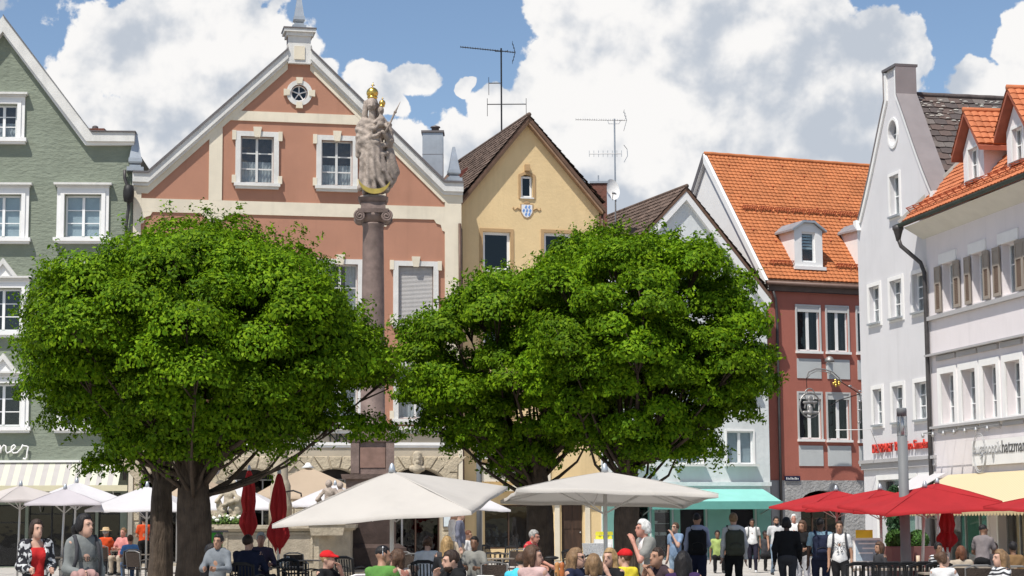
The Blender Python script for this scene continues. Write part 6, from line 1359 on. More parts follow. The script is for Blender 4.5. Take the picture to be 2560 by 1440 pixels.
def pot(px, Y, label, rs=0):
    b = at(px, 1298, Y); t = thing('plant_pot', (b.x, Y, .0), R(20), label, 'plant pot'); POT = mat('plum_brown_pot', (.20, .085, .075), .6, .08, 3)
    zt = at(px, 1368, Y).z; MB().hprism([(-.22, -.22), (.22, -.22), (.22, .22), (-.22, .22)], .015, zt, 1.35).hprism([(-.3, -.3), (.3, -.3), (.3, .3), (-.3, .3)], zt+.002, zt+.02, .98).build('pot', POT, t)
    rng = np.random.default_rng(px); n = 3000; d = rng.normal(size=(n, 3)); d /= np.linalg.norm(d, axis=1, keepdims=True); P_ = d*(.24*rng.uniform(.8, 1.05, n))[:, None]+np.array([0, 0, zt+.16]); nn = d+rng.normal(size=(n, 3))*.5; nn /= np.linalg.norm(nn, axis=1, keepdims=True)
    V, F = leaves_mesh(P_, nn, .05, rng); o = link('box_ball', npmesh('box_ball', V, F, mat('box_leaf', (.05, .13, .02), .6, .3, 8, island=.4), False), t); o['kind'] = 'stuff'; MB().tube([(0, 0, zt), (0, 0, zt+.2)], .02, 6).build('stem', BARK, t)
pot(2238, 45, 'plum coloured pot with clipped box ball left of the steel lamp post'); pot(2294, 45.5, 'plum coloured pot with clipped box ball right of the steel lamp post')
def potted_tree(px, Y, label):
    b = at(px, 1298, Y); t = thing('potted_shrub', (b.x, Y, 0), 0, label, 'shrub'); rng = np.random.default_rng(9); MB().lathe([(.2, .015), (.28, .5)], (0, 0, 0), 14).build('pot', MATS['plum_brown_pot'], t, True); MB().tube([(0, 0, .4), (.03, 0, 1.2), (-.1, 0, 2.3)], [.035, .025, .012], 6).build('stem', BARK, t)
    n = 1500; z = rng.uniform(.9, 2.6, n); r_ = .35*np.sin((z-.8)/1.9*np.pi)**.7; a = rng.uniform(0, 6.28, n); q = np.sqrt(rng.uniform(0, 1, n)); P_ = np.stack([r_*q*np.cos(a)-.05*(z-1), r_*q*np.sin(a), z], 1); nn = rng.normal(size=(n, 3)); nn /= np.linalg.norm(nn, axis=1, keepdims=True)
    V, F = leaves_mesh(P_, nn, .13, rng, .6); o = link('foliage', npmesh('foliage', V, F, mat('olive_dark_leaf', (.03, .075, .03), .6, .3, 8), False), t); o['kind'] = 'stuff'
potted_tree(2243, 60, 'tall dark leafy potted shrub by the shop window of the light grey house')
def aboard(px, Y):
    b = at(px, 1298, Y); t = thing('pavement_sign', (b.x, Y, 0), R(-8), 'white framed pavement board with yellow card beside the red parasols', 'sign'); k_ = Y/FPX; z1 = at(px, 1345, Y).z; z0 = at(px, 1402, Y).z; w_ = .30
    MB().box(-w_, w_, -.02, .02, .1, z1).build('frame', WHITE, t); MB().box(-w_+.04, w_-.04, -.026, -.018, z0, z1-.05).build('poster', mat('poster_blue_grey', (.33, .42, .50), .7, .25, 6), t)
    MB().box(-w_+.05, w_*.35, -.03, -.01, z1+.002, z1+.17).build('yellow_card', mat('yellow_card', (.85, .60, .05), .7), t); mb = MB()
    for i, (a, b_) in enumerate(((-.2, .16), (-.12, .2), (-.2, .1))): mb.box(a, b_, -.03, -.0255, z1-.13-i*.1, z1-.10-i*.1)
    mb.build('print_lines', WHITE, t); MB().tube([(-w_, .02, z1), (-w_, .35, .1)], .02, 5).tube([(w_, .02, z1), (w_, .35, .1)], .02, 5).build('rear_leg', WHITE, t)
aboard(2168, 41)
def chair_proto():
    objs = {}
    return objs
def chair(x, y, yaw, label, style='wicker', group='cafe terrace chairs', sc=1.0):
    m = {'wicker': WICKER, 'black': BLACKP, 'red': mat('red_canvas', (.45, .03, .035), .8, .08, 3), 'white': WHITE}[style]; fm = {'wicker': mat('dull_metal', (.22, .21, .20), .5, .1, 5, metal=.5), 'black': IRON, 'red': WHITE, 'white': WHITE}[style]
    key = 'chair_'+style; t = thing('cafe_chair', (x, y, .013), R(yaw), label, 'chair', group); t.scale = (sc,)*3
    if key not in MATS:
        P_ = {}
        P_['seat'] = MB().box(-.22, .22, -.22, .22, .43, .46).mesh('seat', m)
        bk = MB()
        if style in ('wicker', 'red'): 
            n = 6
            for i in range(n): a0, a1 = -.21+.42*i/n, -.21+.42*(i+1)/n; f0, f1 = .05*math.cos(a0*6), .05*math.cos(a1*6); bk.add([(a0, .22+f0, .5), (a1, .22+f1, .5), (a1, .27+f1, .86), (a0, .27+f0, .86), (a0, .24+f0, .5), (a1, .24+f1, .5), (a1, .29+f1, .86), (a0, .29+f0, .86)], [(0, 1, 2, 3), (7, 6, 5, 4), (3, 2, 6, 7), (0, 4, 5, 1), (0, 3, 7, 4), (1, 5, 6, 2)])
        else:
            for i in range(7): x_ = -.19+.38*i/6; bk.tube([(x_, .23, .48), (x_, .28, .84)], .014, 5)
            bk.tube([(-.21, .28, .84), (-.1, .31, .87), (.1, .31, .87), (.21, .28, .84)], .02, 6)
        P_['backrest'] = bk.mesh('backrest', m); P_['leg'] = MB().tube([(0, 0, 0), (0, 0, .44)], .014, 6).mesh('leg', fm)
        P_['armrest'] = MB().tube([(0, -.18, .44), (0, -.19, .66), (0, .0, .69), (0, .25, .66)], .015, 6).mesh('armrest', fm); P_['back_frame'] = MB().tube([(-.22, .22, .44), (-.225, .29, .86), (-.1, .33, .90), (.1, .33, .90), (.225, .29, .86), (.22, .22, .44)], .016, 6).mesh('back_frame', fm); MATS[key] = P_
    P_ = MATS[key]
    for nme in ('seat', 'backrest', 'back_frame'): link(nme, P_[nme], t)
    for a in (-.2, .2):
        for b in (-.2, .2): link('leg', P_['leg'], t, (a, b, 0))
        link('armrest', P_['armrest'], t, (a*1.15, 0, 0))
    return t
def table(x, y, label, r_=.38, h=.74, m=None, rect=None, yaw=0):
    t = thing('cafe_table', (x, y, .013), R(yaw), label, 'table'); m = m or TABLEW
    if rect: a, b = rect; MB().box(-a, a, -b, b, h-.03, h).build('table_top', m, t); [MB().tube([(sx*(a-.06), sy*(b-.06), 0), (sx*(a-.06), sy*(b-.06), h-.03)], .022, 6).build('leg', IRON, t) for sx in (-1, 1) for sy in (-1, 1)]
    else: MB().lathe([(r_-.01, h-.03), (r_, h-.015), (r_, h)], (0, 0, 0), 22).build('table_top', m, t); MB().tube([(0, 0, .03), (0, 0, h-.03)], .03, 8).build('pedestal', IRON, t); MB().lathe([(.22, 0), (.2, .02), (.04, .05)], (0, 0, 0), 14).build('foot', IRON, t)
    return t
# ================================================================== people
def clothmat(name, col, **k): return mat('cloth_'+name, col, .9, k.pop('var', .12), k.pop('vs', 5), k.pop('bump', .4), k.pop('bs', 14), spec=.15, **k)
SKINS = {'light': (.50, .30, .22), 'tan': (.36, .20, .13), 'brown': (.20, .105, .065), 'dark': (.075, .040, .028), 'red': (.46, .22, .16)}
def skin(k): return mat('skin_'+k, SKINS[k], .55, .08, 12, spec=.35)
HAIRS = {'black': (.012, .010, .010), 'dbrown': (.035, .020, .013), 'brown': (.085, .045, .026), 'blond': (.34, .22, .10), 'dblond': (.20, .12, .06), 'grey': (.34, .33, .31), 'white': (.62, .61, .58), 'red': (.13, .05, .025)}
def hairm(k): return mat('hair_'+k, HAIRS[k], .55, .35, 25, .6, 40, (1, 1, .3), spec=.3)
EYEM = mat('eye_dark', (.045, .03, .022), .3); MOUTHM = mat('lips', (.32, .11, .09), .5)
def rotx(v, a, c): 
    v = Vector(v)-Vector(c); return Vector(c)+Matrix.Rotation(a, 3, 'X') @ v
def person(px, ytop, Y, yaw, label, pose='stand', top=None, bottom=None, sk='light', hair=('short', 'dbrown'), sleeve='short', legs='long', shoes=(.03, .03, .03), hyaw=0, nod=0, arms=('down', 'down'), lean=0, wide=1.0, extras=(), cat='person', bag=None, h=None):
    a = at(px, ytop, Y); ztop = a.z; sit = pose == 'sit'; H0 = 1.36 if sit else 1.77
    s = ztop/H0; s = max(.86 if sit else .8, min(s, 1.10)); t = thing('person', (a.x, Y, .012), R(yaw), label, cat)
    vx = (.024 if Y < 32 else .03) if h is None else h
    dz = -.44 if sit else 0; piv = Vector((0, 0, .95+dz)); LA = R(lean)
    U = lambda x, y, z: rotx((x, y, z+dz), LA, piv)      # upper body point, leaning forward (towards -y) for positive lean
    w = wide; sw = .168*w
    shL, shR = U(sw, .01, 1.42), U(-sw, .01, 1.42); pel = Vector((0, 0, .95+dz)); chest = U(0, 0, 1.28); neck = U(0, .015, 1.47); hd = U(0, -.015, 1.62)
    J = {}
    for sd_, sx, ar in (('L', 1, arms[0]), ('R', -1, arms[1])):
        S = shL if sx > 0 else shR
        if ar == 'down': e, wr = U(sx*(sw+.05), .03, 1.13), U(sx*(sw+.06), -.03, .88)
        elif ar == 'swing': e, wr = U(sx*(sw+.05), .09, 1.15), U(sx*(sw+.06), -.02, .92)
        elif ar == 'table': e, wr = U(sx*(sw+.07), -.12, 1.17), U(sx*.10, -.36, 1.18)
        elif ar == 'face': e, wr = U(sx*(sw+.06), -.22, 1.18), U(sx*.06, -.22, 1.46)
        elif ar == 'carry': e, wr = U(sx*(sw+.05), -.02, 1.13), U(sx*.14, -.26, 1.10)
        elif ar == 'hip': e, wr = U(sx*(sw+.17), .06, 1.17), U(sx*(sw-.01), -.05, 1.0)
        elif ar == 'out': e, wr = U(sx*(sw+.08), -.15, 1.18), U(sx*(sw+.02), -.42, 1.15)
        J['e'+sd_], J['w'+sd_], J['s'+sd_] = e, wr, S
        hp_ = Vector((sx*.09*w, 0, .91+dz))
        if sit: kn, an = Vector((sx*.13, -.43, .50)), Vector((sx*.13, -.38, .09))
        elif pose == 'walk': f = sx; kn, an = Vector((sx*.09, -.10-.10*f, .50)), Vector((sx*.09, .04-.20*f, .09+(.07 if f < 0 else 0)))
        else: kn, an = Vector((sx*.10, -.02, .49)), Vector((sx*.11, .02, .08))
        J['h'+sd_], J['k'+sd_], J['a'+sd_] = hp_, kn, an
    Hm = Matrix.Rotation(LA*.6, 3, 'X') @ Matrix.Rotation(R(hyaw), 3, 'Z') @ Matrix.Rotation(R(nod), 3, 'X')
    hm3 = [[Hm[i][j] for j in range(3)] for i in range(3)]
    HP = lambda x, y, z: tuple(hd+Hm @ Vector((x, y, z)))
    c = lambda A, B, r0, r1: ('c', tuple(A), tuple(B), r0, r1)
    pr = [('e', HP(0, .018, .035), (.074, .092, .094), hm3), ('e', HP(0, -.03, -.045), (.056, .062, .075), hm3), c(HP(0, -.085, .012), HP(0, -.112, -.022), .010, .016), ('e', HP(.076, .01, -.005), (.012, .022, .03), hm3), ('e', HP(-.076, .01, -.005), (.012, .022, .03), hm3), ('e', HP(0, -.078, .032), (.05, .02, .014), hm3), ('e', HP(0, -.078, -.062), (.028, .018, .014), hm3), ('e', HP(0, -.062, -.10), (.028, .025, .022), hm3),
          c(neck, HP(0, .02, -.05), .054, .05), c(pel, chest, .10, .11), c(shL, shR, .055, .055), c(neck, chest, .05, .1)]
    for d in 'LR':
        pr += [c(J['s'+d], J['e'+d], .048, .040), c(J['e'+d], J['w'+d], .041, .028), c(J['h'+d], J['k'+d], .075, .055), c(J['k'+d], J['a'+d], .052, .036)]
        dv = (J['w'+d]-J['e'+d]).normalized(); pr.append(c(J['w'+d], J['w'+d]+dv*.06, .030, .034))
    V, F = sdf_mesh(pr, vx if Y > 32 else .018, .03)
    # hands: palm with four fingers and a thumb, curled a little
    hp2 = []
    for d, sx in (('L', 1), ('R', -1)):
        wv = J['w'+d]; dv = (wv-J['e'+d]).normalized(); ref = Vector((0, -1, 0)) if abs(dv.y) < .75 else Vector((0, 0, 1)); sdv = ref.cross(dv).normalized(); acr = dv.cross(sdv).normalized()
        hp2 += [c(wv, wv+dv*.05, .026, .03)]
        for q in range(4):
            o_ = acr*((q-1.5)*.021); L1 = (.040, .046, .043, .034)[q]; b0 = wv+dv*.085+o_; b1 = b0+dv*L1+sdv*.010*sx; b2 = b1+dv*L1*.7+sdv*.026*sx; hp2 += [c(wv+dv*.03+o_*.7, b0, .016, .0125), c(b0, b1, .0105, .0095), c(b1, b2, .0095, .0080)]
        th_ = wv+dv*.03+acr*-.032; hp2 += [c(wv+dv*.02, th_, .018, .014), c(th_, th_+dv*.045-acr*.018+sdv*.012*sx, .0125, .0095)]
    Vh, Fh = sdf_mesh(hp2, .0085 if Y < 32 else .013, .008)
    V = np.concatenate([V, Vh]); F = np.concatenate([F, Fh+len(V)-len(Vh)])
    V = V*s; bo = link('body', npmesh('body', V, F, skin(sk)), t)
    def part(name, prims, m, k=.03, cut=None, fold=0, hh=None):
        V, F = sdf_mesh(prims, hh or vx, k, cut, fold)
        if len(V): return link(name, npmesh(name, V*s, F, m), t)
    # clothes
    tw = part('shirt', None, None) if False else None
    sp_ = [('e', tuple(chest+Vector((0, .0, .03))), (.160*w, .115, .20)), ('e', tuple(U(0, -.01, 1.10)), (.155*w, .118*w, .20)), ('e', tuple(U(0, 0, .97)), (.165*w, .12*w, .12)), c(shL+Vector((-.025, 0, 0)), shR+Vector((.025, 0, 0)), .062, .062), c(U(.06, .02, 1.46), U(-.06, .02, 1.46), .055, .055)]
    if 'bust' in extras: sp_ += [('e', tuple(U(.07, -.09, 1.27)), (.07, .06, .07)), ('e', tuple(U(-.07, -.09, 1.27)), (.07, .06, .07))]
    for d in 'LR':
        if sleeve == 'long': sp_ += [c(J['s'+d], J['e'+d], .060, .053), c(J['e'+d], J['w'+d], .052, .040)]
        elif sleeve == 'short': sp_ += [c(J['s'+d], J['s'+d].lerp(J['e'+d], .62), .060, .060)]
        else: sp_ += [c(J['s'+d]*.97, J['s'+d].lerp(J['e'+d], .08), .05, .045)]
    if 'hood' in extras: sp_ += [c(U(.07, .07, 1.48), U(-.07, .07, 1.48), .06, .06), c(U(.08, .0, 1.47), U(.0, .09, 1.45), .045, .06), c(U(-.08, .0, 1.47), U(.0, .09, 1.45), .045, .06)]
    neckz = (1.525 if 'hood' in extras else (1.385 if 'low' in extras else 1.495))+dz
    part('shirt', sp_, top, .045, lambda x, y, z: z-neckz+0*x+0*y if lean < 12 else -1+0*x+0*y+0*z, .009)
    if 'vest' in extras or 'jacket' in extras:
        pass
    lp_ = [('e', (0, .01, .95+dz), (.160*w, .125*w, .12))]
    for d in 'LR':
        if legs == 'long': lp_ += [c(J['h'+d], J['k'+d], .092, .070), c(J['k'+d], J['a'+d]+Vector((0, 0, .01)), .068, .055)]
        elif legs == 'shorts': lp_ += [c(J['h'+d], J['k'+d]*.92+J['h'+d]*.08, .095, .085)]
        elif legs == 'skirt': lp_ += [c(J['h'+d], J['k'+d], .11, .12)]
    part('trousers' if legs != 'skirt' else 'skirt', lp_, bottom, .04, None, .008)
    sm_ = mat('shoe_%d%d%d' % tuple(int(q*99) for q in shoes), shoes, .6)
    for d in 'LR':
        A = J['a'+d]; MBs = sdf_mesh([c(A+Vector((0, .03, -.035)), A+Vector((0, -.13, -.045)), .042, .036), c(A, A+Vector((0, .02, -.03)), .045, .045)], .022, .02); link('shoe', npmesh('shoe', MBs[0]*s, MBs[1], sm_), t)
    # face
    for sx in (-1, 1): MB().sphere(tuple(Vector(HP(sx*.030, -.083, .014))*s), .0085*s, 8, 5, (1.35, .8, .62)).build('eye', EYEM, bo, True); MB().tube([Vector(HP(sx*.016, -.099, .033))*s, Vector(HP(sx*.046, -.086, .034))*s], .0035*s, 5).build('eyebrow', hairm(hair[1]) if hair[1] not in ('white',) else hairm('grey'), bo)
    MB().sphere(tuple(Vector(HP(0, -.093, -.062))*s), .02*s, 8, 5, (1.1, .35, .32)).build('mouth', MOUTHM, bo, True)
    # hair and hats, in head space
    kind, hc = hair; hpz = None; cutf = None
    top_e = [('e', (0, .020, .042), (.088, .104, .102))]
    base_cut = lambda lowz: (lambda x, y, z: np.maximum(np.minimum(-.040-y+0*z+0*x+.0, .078-z+0*x+0*y), lowz-z-(y-.02)*.35+0*x))
    def hpart(name, prims, m, k, cut, hh=.016, fd=.004):
        V, F = sdf_mesh(prims, hh if Y < 40 else .02, k, cut, fd, (lambda x, y, z: .004*np.sin(70*x+20*z+3)*np.sin(60*y-25*z)))
        if len(V): V = (V@np.array(hm3).T+np.array(hd))*s; return link(name, npmesh(name, V, F, m), t)
    if kind in ('short', 'cap', 'hat', 'fade'): hpart('hair', top_e if kind != 'fade' else [('e', (0, .018, .05), (.080, .097, .090))], hairm(hc), .02, base_cut(-.055 if kind != 'fade' else -.01))
    elif kind == 'long': hpart('hair', top_e+[c(Vector((.07, .03, 0)), Vector((.085, .03, -.24)), .042, .05), c(Vector((-.07, .03, 0)), Vector((-.085, .03, -.24)), .042, .05), c(Vector((0, .09, 0)), Vector((0, .10, -.30)), .07, .085)], hairm(hc), .05, lambda x, y, z: np.minimum(-.035-y+0*z+0*x, .075-z+0*x+0*y))
    elif kind == 'bob': hpart('hair', [('e', (0, .022, .042), (.096, .110, .108)), c(Vector((.075, .02, 0)), Vector((.078, .01, -.10)), .042, .035), c(Vector((-.075, .02, 0)), Vector((-.078, .01, -.10)), .042, .035), c(Vector((0, .085, 0)), Vector((0, .08, -.10)), .06, .05)], hairm(hc), .04, lambda x, y, z: np.minimum(-.038-y+0*z+0*x, .075-z+0*x+0*y))
    elif kind in ('bun', 'pony'):
        ex = [('e', (0, .125, .06), (.05, .05, .05))] if kind == 'bun' else [c(Vector((0, .11, .03)), Vector((0, .17, -.04)), .035, .04), c(Vector((0, .17, -.04)), Vector((0, .15, -.2)), .04, .02)]
        hpart('hair', [('e', (0, .020, .042), (.088, .104, .104)), ('e', (.070, .025, -.01), (.026, .055, .06)), ('e', (-.070, .025, -.01), (.026, .055, .06))]+ex, hairm(hc), .02, base_cut(-.085))
    elif kind == 'curly': hpart('hair', [('e', (0, .022, .048), (.096, .108, .106)), ('e', (.05, .05, -.02), (.055, .06, .06)), ('e', (-.05, .05, -.02), (.055, .06, .06))], hairm(hc), .03, base_cut(-.08), fd=.010)
    for ex in extras:
        if isinstance(ex, tuple) and ex[0] == 'cap':
            cm_ = ex[1]; hpart('cap', [('e', (0, .018, .06), (.096, .112, .09)), c(Vector((.03, -.10, .058)), Vector((.025, -.165, .045)), .022, .016), c(Vector((-.03, -.10, .058)), Vector((-.025, -.165, .045)), .022, .016), c(Vector((0, -.10, .058)), Vector((0, -.17, .045)), .022, .016)], cm_, .03, lambda x, y, z: .040-z+0*x+0*y)
        if isinstance(ex, tuple) and ex[0] == 'hat':
            cm_ = ex[1]; V_ = MB(); V_.lathe([(.165, .055), (.17, .062), (.098, .075), (.092, .13), (.07, .155), (.0, .16)], (0, .015, 0), 20); me = V_.mesh('hat', cm_, True)
            for v in me.vertices: v.co = (hd+Hm @ v.co)*s
            link('hat', me, t)
        if ex == 'beard': hpart('beard', [('e', (0, -.035, -.075), (.062, .066, .060))], hairm(hc), .02, lambda x, y, z: np.maximum(z+.045+0*x+0*y, -.02+y+0*x+0*z))
        if ex == 'shades': MB().sphere(tuple(Vector(HP(.033, -.095, .016))*s), .022*s, 8, 5, (1.1, .4, .8)).sphere(tuple(Vector(HP(-.033, -.095, .016))*s), .022*s, 8, 5, (1.1, .4, .8)).tube([Vector(HP(-.078, .0, .018))*s, Vector(HP(-.06, -.09, .02))*s, Vector(HP(.06, -.09, .02))*s, Vector(HP(.078, .0, .018))*s], .005*s, 5).build('sunglasses', BLACKP, t, True)
        if ex == 'band': hpart('headphones', [c(Vector((-.09, .02, .0)), Vector((-.07, .02, .11)), .014, .014), c(Vector((-.07, .02, .11)), Vector((.07, .02, .11)), .014, .014), c(Vector((.07, .02, .11)), Vector((.09, .02, .0)), .014, .014)], STEEL, .02, None)
        if isinstance(ex, tuple) and ex[0] == 'open':   # open jacket over the shirt
            jp = [q for q in sp_]; jp = [('e', q[1], tuple(r+.022 for r in q[2])) if q[0] == 'e' else ('c', q[1], q[2], q[3]+.018, q[4]+.018) for q in jp]
            for d in 'LR':
                if len(ex) < 3: jp += [c(J['s'+d], J['e'+d], .072, .064), c(J['e'+d], J['w'+d], .062, .052)]
            part('jacket', jp, ex[1], .045, lambda x, y, z: np.maximum(np.maximum(.085-np.abs(x)+0*y+0*z, 0*x+0*z+y+.02)*-1, -1)*0+np.maximum(np.minimum(.085-np.abs(x)+0*y+0*z, -y-.02+0*x+0*z), z-(1.50+dz)+0*x+0*y), .006)
        if isinstance(ex, tuple) and ex[0] == 'print':   # lettering or figure printed on the chest
            txt, pm, sz_, zz_ = ex[1:5]; side_ = -1; y_f = (chest.y-.135)
            text_mesh(txt, sz_*s, .004, pm, 'print', t, Vector((0, y_f-.012, zz_+dz))*s, (math.pi/2, 0, 0), align='CENTER')
        if isinstance(ex, tuple) and ex[0] == 'coat':    # folded garment over the forearm
            V, F = sdf_mesh([('e', (J['wR'].x*.5, J['wR'].y-.03, J['wR'].z-.04), (.15, .09, .075)), c(J['wR']+Vector((-.04, -.04, -.05)), J['wR']+Vector((-.06, -.05, -.40)), .085, .06), c(J['wR']+Vector((.06, -.05, -.05)), J['wR']+Vector((.08, -.04, -.30)), .075, .05), c(J['wR']+Vector((.13, -.03, -.04)), J['wR']+Vector((.16, -.02, -.22)), .06, .04)], .018, .04, None, 0, lambda x, y, z: .012*np.sin(55*x+22*z)+.006*np.sin(90*x-40*z)); link('folded_garment', npmesh('folded_garment', V*s, F, ex[1]), t)
    if bag:
        bm = bag; V, F = sdf_mesh([c(U(-.08, .17, 1.34), U(.08, .17, 1.34), .085, .085), c(U(-.10, .17, 1.02), U(.10, .17, 1.02), .085, .085), c(U(-.10, .17, 1.34), U(-.10, .17, 1.02), .08, .08), c(U(.10, .17, 1.34), U(.10, .17, 1.02), .08, .08), ('e', tuple(U(0, .19, 1.18)), (.14, .10, .2)), c(U(-.08, .25, 1.10), U(.08, .25, 1.10), .05, .05)], .022, .03)
        bp = tag(link('backpack', npmesh('backpack', V*s, F, bm)), label='backpack worn by the '+label.split(',')[0] if False else bagl.get(px, 'dark backpack on a passer-by'), cat='backpack'); bp.location = t.location; bp.rotation_euler = t.rotation_euler
        mb = MB()
        for sx in (-1, 1): mb.tube([U(sx*.09, .12, 1.36)*s, U(sx*.115, .06, 1.49)*s, U(sx*.12, -.02, 1.505)*s, U(sx*.125, -.105, 1.40)*s, U(sx*.14, -.135, 1.25)*s, U(sx*.17, -.06, 1.08)*s, U(sx*.14, .10, 1.02)*s], .022*s, 6)
        mb.build('strap', bm, bp, True); MB().tube([U(-.11, .262, 1.03)*s, U(-.10, .288, 1.16)*s, U(0, .302, 1.19)*s, U(.10, .288, 1.16)*s, U(.11, .262, 1.03)*s], .007*s, 5).build('pocket_seam', BLACKP, bp)
    return t
C_ = clothmat
BLK = C_('black', (.014, .014, .015)); NAVY = C_('navy', (.018, .022, .045)); WHT = C_('white', (.66, .65, .64)); GRY = C_('grey', (.17, .18, .175)); LGRY = C_('light_grey', (.40, .40, .42)); JEAN = C_('jeans', (.07, .11, .19)); LJEAN = C_('pale_jeans', (.25, .33, .42)); RED = C_('red', (.45, .025, .025)); ORG = C_('orange_red', (.55, .07, .02)); GREEN = C_('green', (.10, .24, .055)); CYAN = C_('cyan', (.07, .48, .62)); PINK = C_('dusty_pink', (.52, .36, .34)); LAV = C_('lavender', (.36, .38, .50)); PURP = C_('purple', (.04, .022, .07)); YEL = C_('yellow', (.70, .58, .05)); BEIG = C_('beige', (.42, .35, .27)); OLIVE = C_('olive', (.06, .062, .045)); BLUE = C_('sky_blue', (.24, .36, .43)); CREAMC = C_('cream', (.6, .52, .42)); STONEG = C_('stone_grey', (.24, .235, .215)); LIME = C_('lime', (.32, .40, .13)); DGREY = C_('charcoal', (.05, .05, .055)); SALM = C_('salmon', (.55, .22, .2))
BW = mat('cloth_black_white_pattern', (.02, .02, .025), .9, .1, 16, .3, 14, pattern='blots', col2=(.5, .5, .5)); ZEB = mat('cloth_zebra', (.6, .6, .6), .9, .1, 5, .3, 14, pattern='zebra', col2=(.03, .03, .035)); FLOR = mat('cloth_dark_floral', (.018, .018, .022), .9, .1, 22, .3, 14, pattern='blots', col2=(.16, .16, .17)); CYCL = mat('cloth_red_white_jersey', (.5, .03, .04), .7, .1, 7, .2, 14, pattern='blots', col2=(.6, .6, .6)); PEACHF = mat('cloth_peach_floral', (.6, .48, .38), .9, .1, 18, .3, 14, pattern='blots', col2=(.45, .2, .15))
bagl = {212: 'dark rucksack on the woman in the grey hooded top', 1742: 'black backpack on the youth in the lavender hooded top', 1833: 'olive black backpack on the youth in the white jacket', 2050: 'navy backpack on the man in the light blue tee', 2098: 'dark backpack on the young man in the printed white tee', 1880: 'grey rucksack on the walking man in the white tee', 1940: 'dark rucksack on the bearded man in the printed tee', 1685: 'navy rucksack on the boy in the denim shirt'}
PRN = mat('print_black', (.03, .03, .03), .8); PRNG = mat('print_dark_grey', (.05, .055, .05), .8)
# near left
person(92, 1298, 24.5, 28, 'woman in patterned black and white jacket and red top at the left', 'stand', RED, C_('black_skirt', (.012, .012, .014)), 'light', ('pony', 'dbrown'), 'none', 'skirt', hyaw=10, arms=('carry', 'carry'), wide=.92, extras=('bust', 'low', ('open', BW)))
person(212, 1284, 21.5, 34, 'woman in grey hooded top carrying a pink jacket at the left', 'stand', GRY, DGREY, 'light', ('pony', 'black'), 'long', 'long', hyaw=22, arms=('down', 'carry'), wide=.92, extras=('hood', 'bust', ('print', 'URBAN', .085, 1.24), ('coat', C_('dusty_rose', (.36, .22, .20)))) if False else ('hood', ('print', 'URBAN', PRNG, .085, 1.22), ('coat', C_('dusty_rose', (.36, .22, .20)))), bag=DGREY)
# left terrace, far
person(265, 1312, 60, 168, 'seated man in red shirt and straw hat on the green house terrace', 'sit', ORG, DGREY, 'tan', ('hat', 'grey'), extras=(('hat', C_('straw', (.50, .36, .20))),), arms=('table', 'table'))
person(309, 1313, 59, -20, 'seated woman in pink blouse on the green house terrace', 'sit', SALM, BEIG, 'red', ('short', 'dblond'), wide=.95, arms=('table', 'table'))
person(326, 1334, 52, 200, 'seated person in blue top behind the dark chair near the left trunks', 'sit', C_('mid_blue', (.10, .25, .55)), JEAN, 'red', ('short', 'brown'), arms=('table', 'table'))
person(360, 1290, 63, 200, 'standing person in orange top beside the left tree trunk', 'stand', ORG, BLK, 'tan', ('short', 'black'), arms=('carry', 'carry'))
# beside left trunk
person(513, 1350, 28, 70, 'dark haired child in black beside the left maple trunk', 'sit', BLK, BLK, 'tan', ('short', 'black'), nod=-18, arms=('table', 'table'), lean=10, wide=.85)
person(546, 1334, 27, -12, 'boy in grey hooded sweatshirt beside the left maple trunk', 'stand', C_('grey_blue', (.17, .185, .20)), DGREY, 'tan', ('short', 'black'), 'long', extras=('hood',), arms=('table', 'table'), wide=.95)
person(621, 1332, 35, 165, 'seated man in navy jacket seen from behind near the fountain', 'sit', NAVY, NAVY, 'light', ('short', 'dbrown'), 'long', wide=1.25, arms=('table', 'table'), hyaw=-20)
person(652, 1326, 38, 20, 'grey haired woman in dark plaid jacket facing the navy jacket man', 'sit', C_('plum_plaid', (.06, .045, .075)), DGREY, 'red', ('short', 'grey'), 'long', wide=1.05, arms=('table', 'table'), hyaw=-10)
CAPR = C_('cap_red', (.50, .018, .020), bump=.1)
person(818, 1372, 27, 55, 'woman in red cap raising a hand to her face near the column', 'sit', BLK, BLK, 'light', ('cap', 'blond'), extras=(('cap', CAPR), 'bust'), arms=('face', 'table'), hyaw=15, wide=.9)
person(950, 1357, 25, 150, 'man in green shirt with shaved dark hair under the cream parasol', 'sit', GREEN, BEIG, 'tan', ('fade', 'black'), 'long', wide=1.1, hyaw=-50, extras=('band',), lean=6, arms=('table', 'table'))
person(992, 1368, 26, -160, 'brown haired woman in peach floral top under the cream parasol', 'sit', PEACHF, BEIG, 'light', ('bob', 'brown'), wide=.9, hyaw=40, arms=('table', 'table'))
person(1068, 1336, 36, 172, 'person in white t shirt with tied brown hair seen from behind', 'sit', WHT, JEAN, 'light', ('bun', 'brown'), wide=1.05, arms=('table', 'table'), lean=5)
person(1118, 1335, 34, 175, 'woman with long blonde hair seen from behind beside the white t shirt', 'sit', DGREY, JEAN, 'light', ('long', 'blond'), 'long', wide=.95, arms=('table', 'table'))
person(1132, 1271, 51, 95, 'standing man in white shirt by the arched door', 'stand', WHT, BEIG, 'light', ('short', 'grey'), 'long', arms=('down', 'carry'))
person(1150, 1272, 49, 85, 'standing man in grey blue shirt by the arched door', 'stand', C_('slate', (.15, .155, .20)), BEIG, 'light', ('short', 'brown'), 'long', arms=('down', 'down'))
person(1171, 1323, 53, 60, 'small seated figure in white behind the standing pair', 'sit', WHT, BEIG, 'tan', ('short', 'red'), wide=.9)
person(1186, 1336, 36, -8, 'seated man in grey open shirt facing the square under the parasol edge', 'sit', STONEG, DGREY, 'brown', ('fade', 'black'), arms=('table', 'table'), wide=.95)
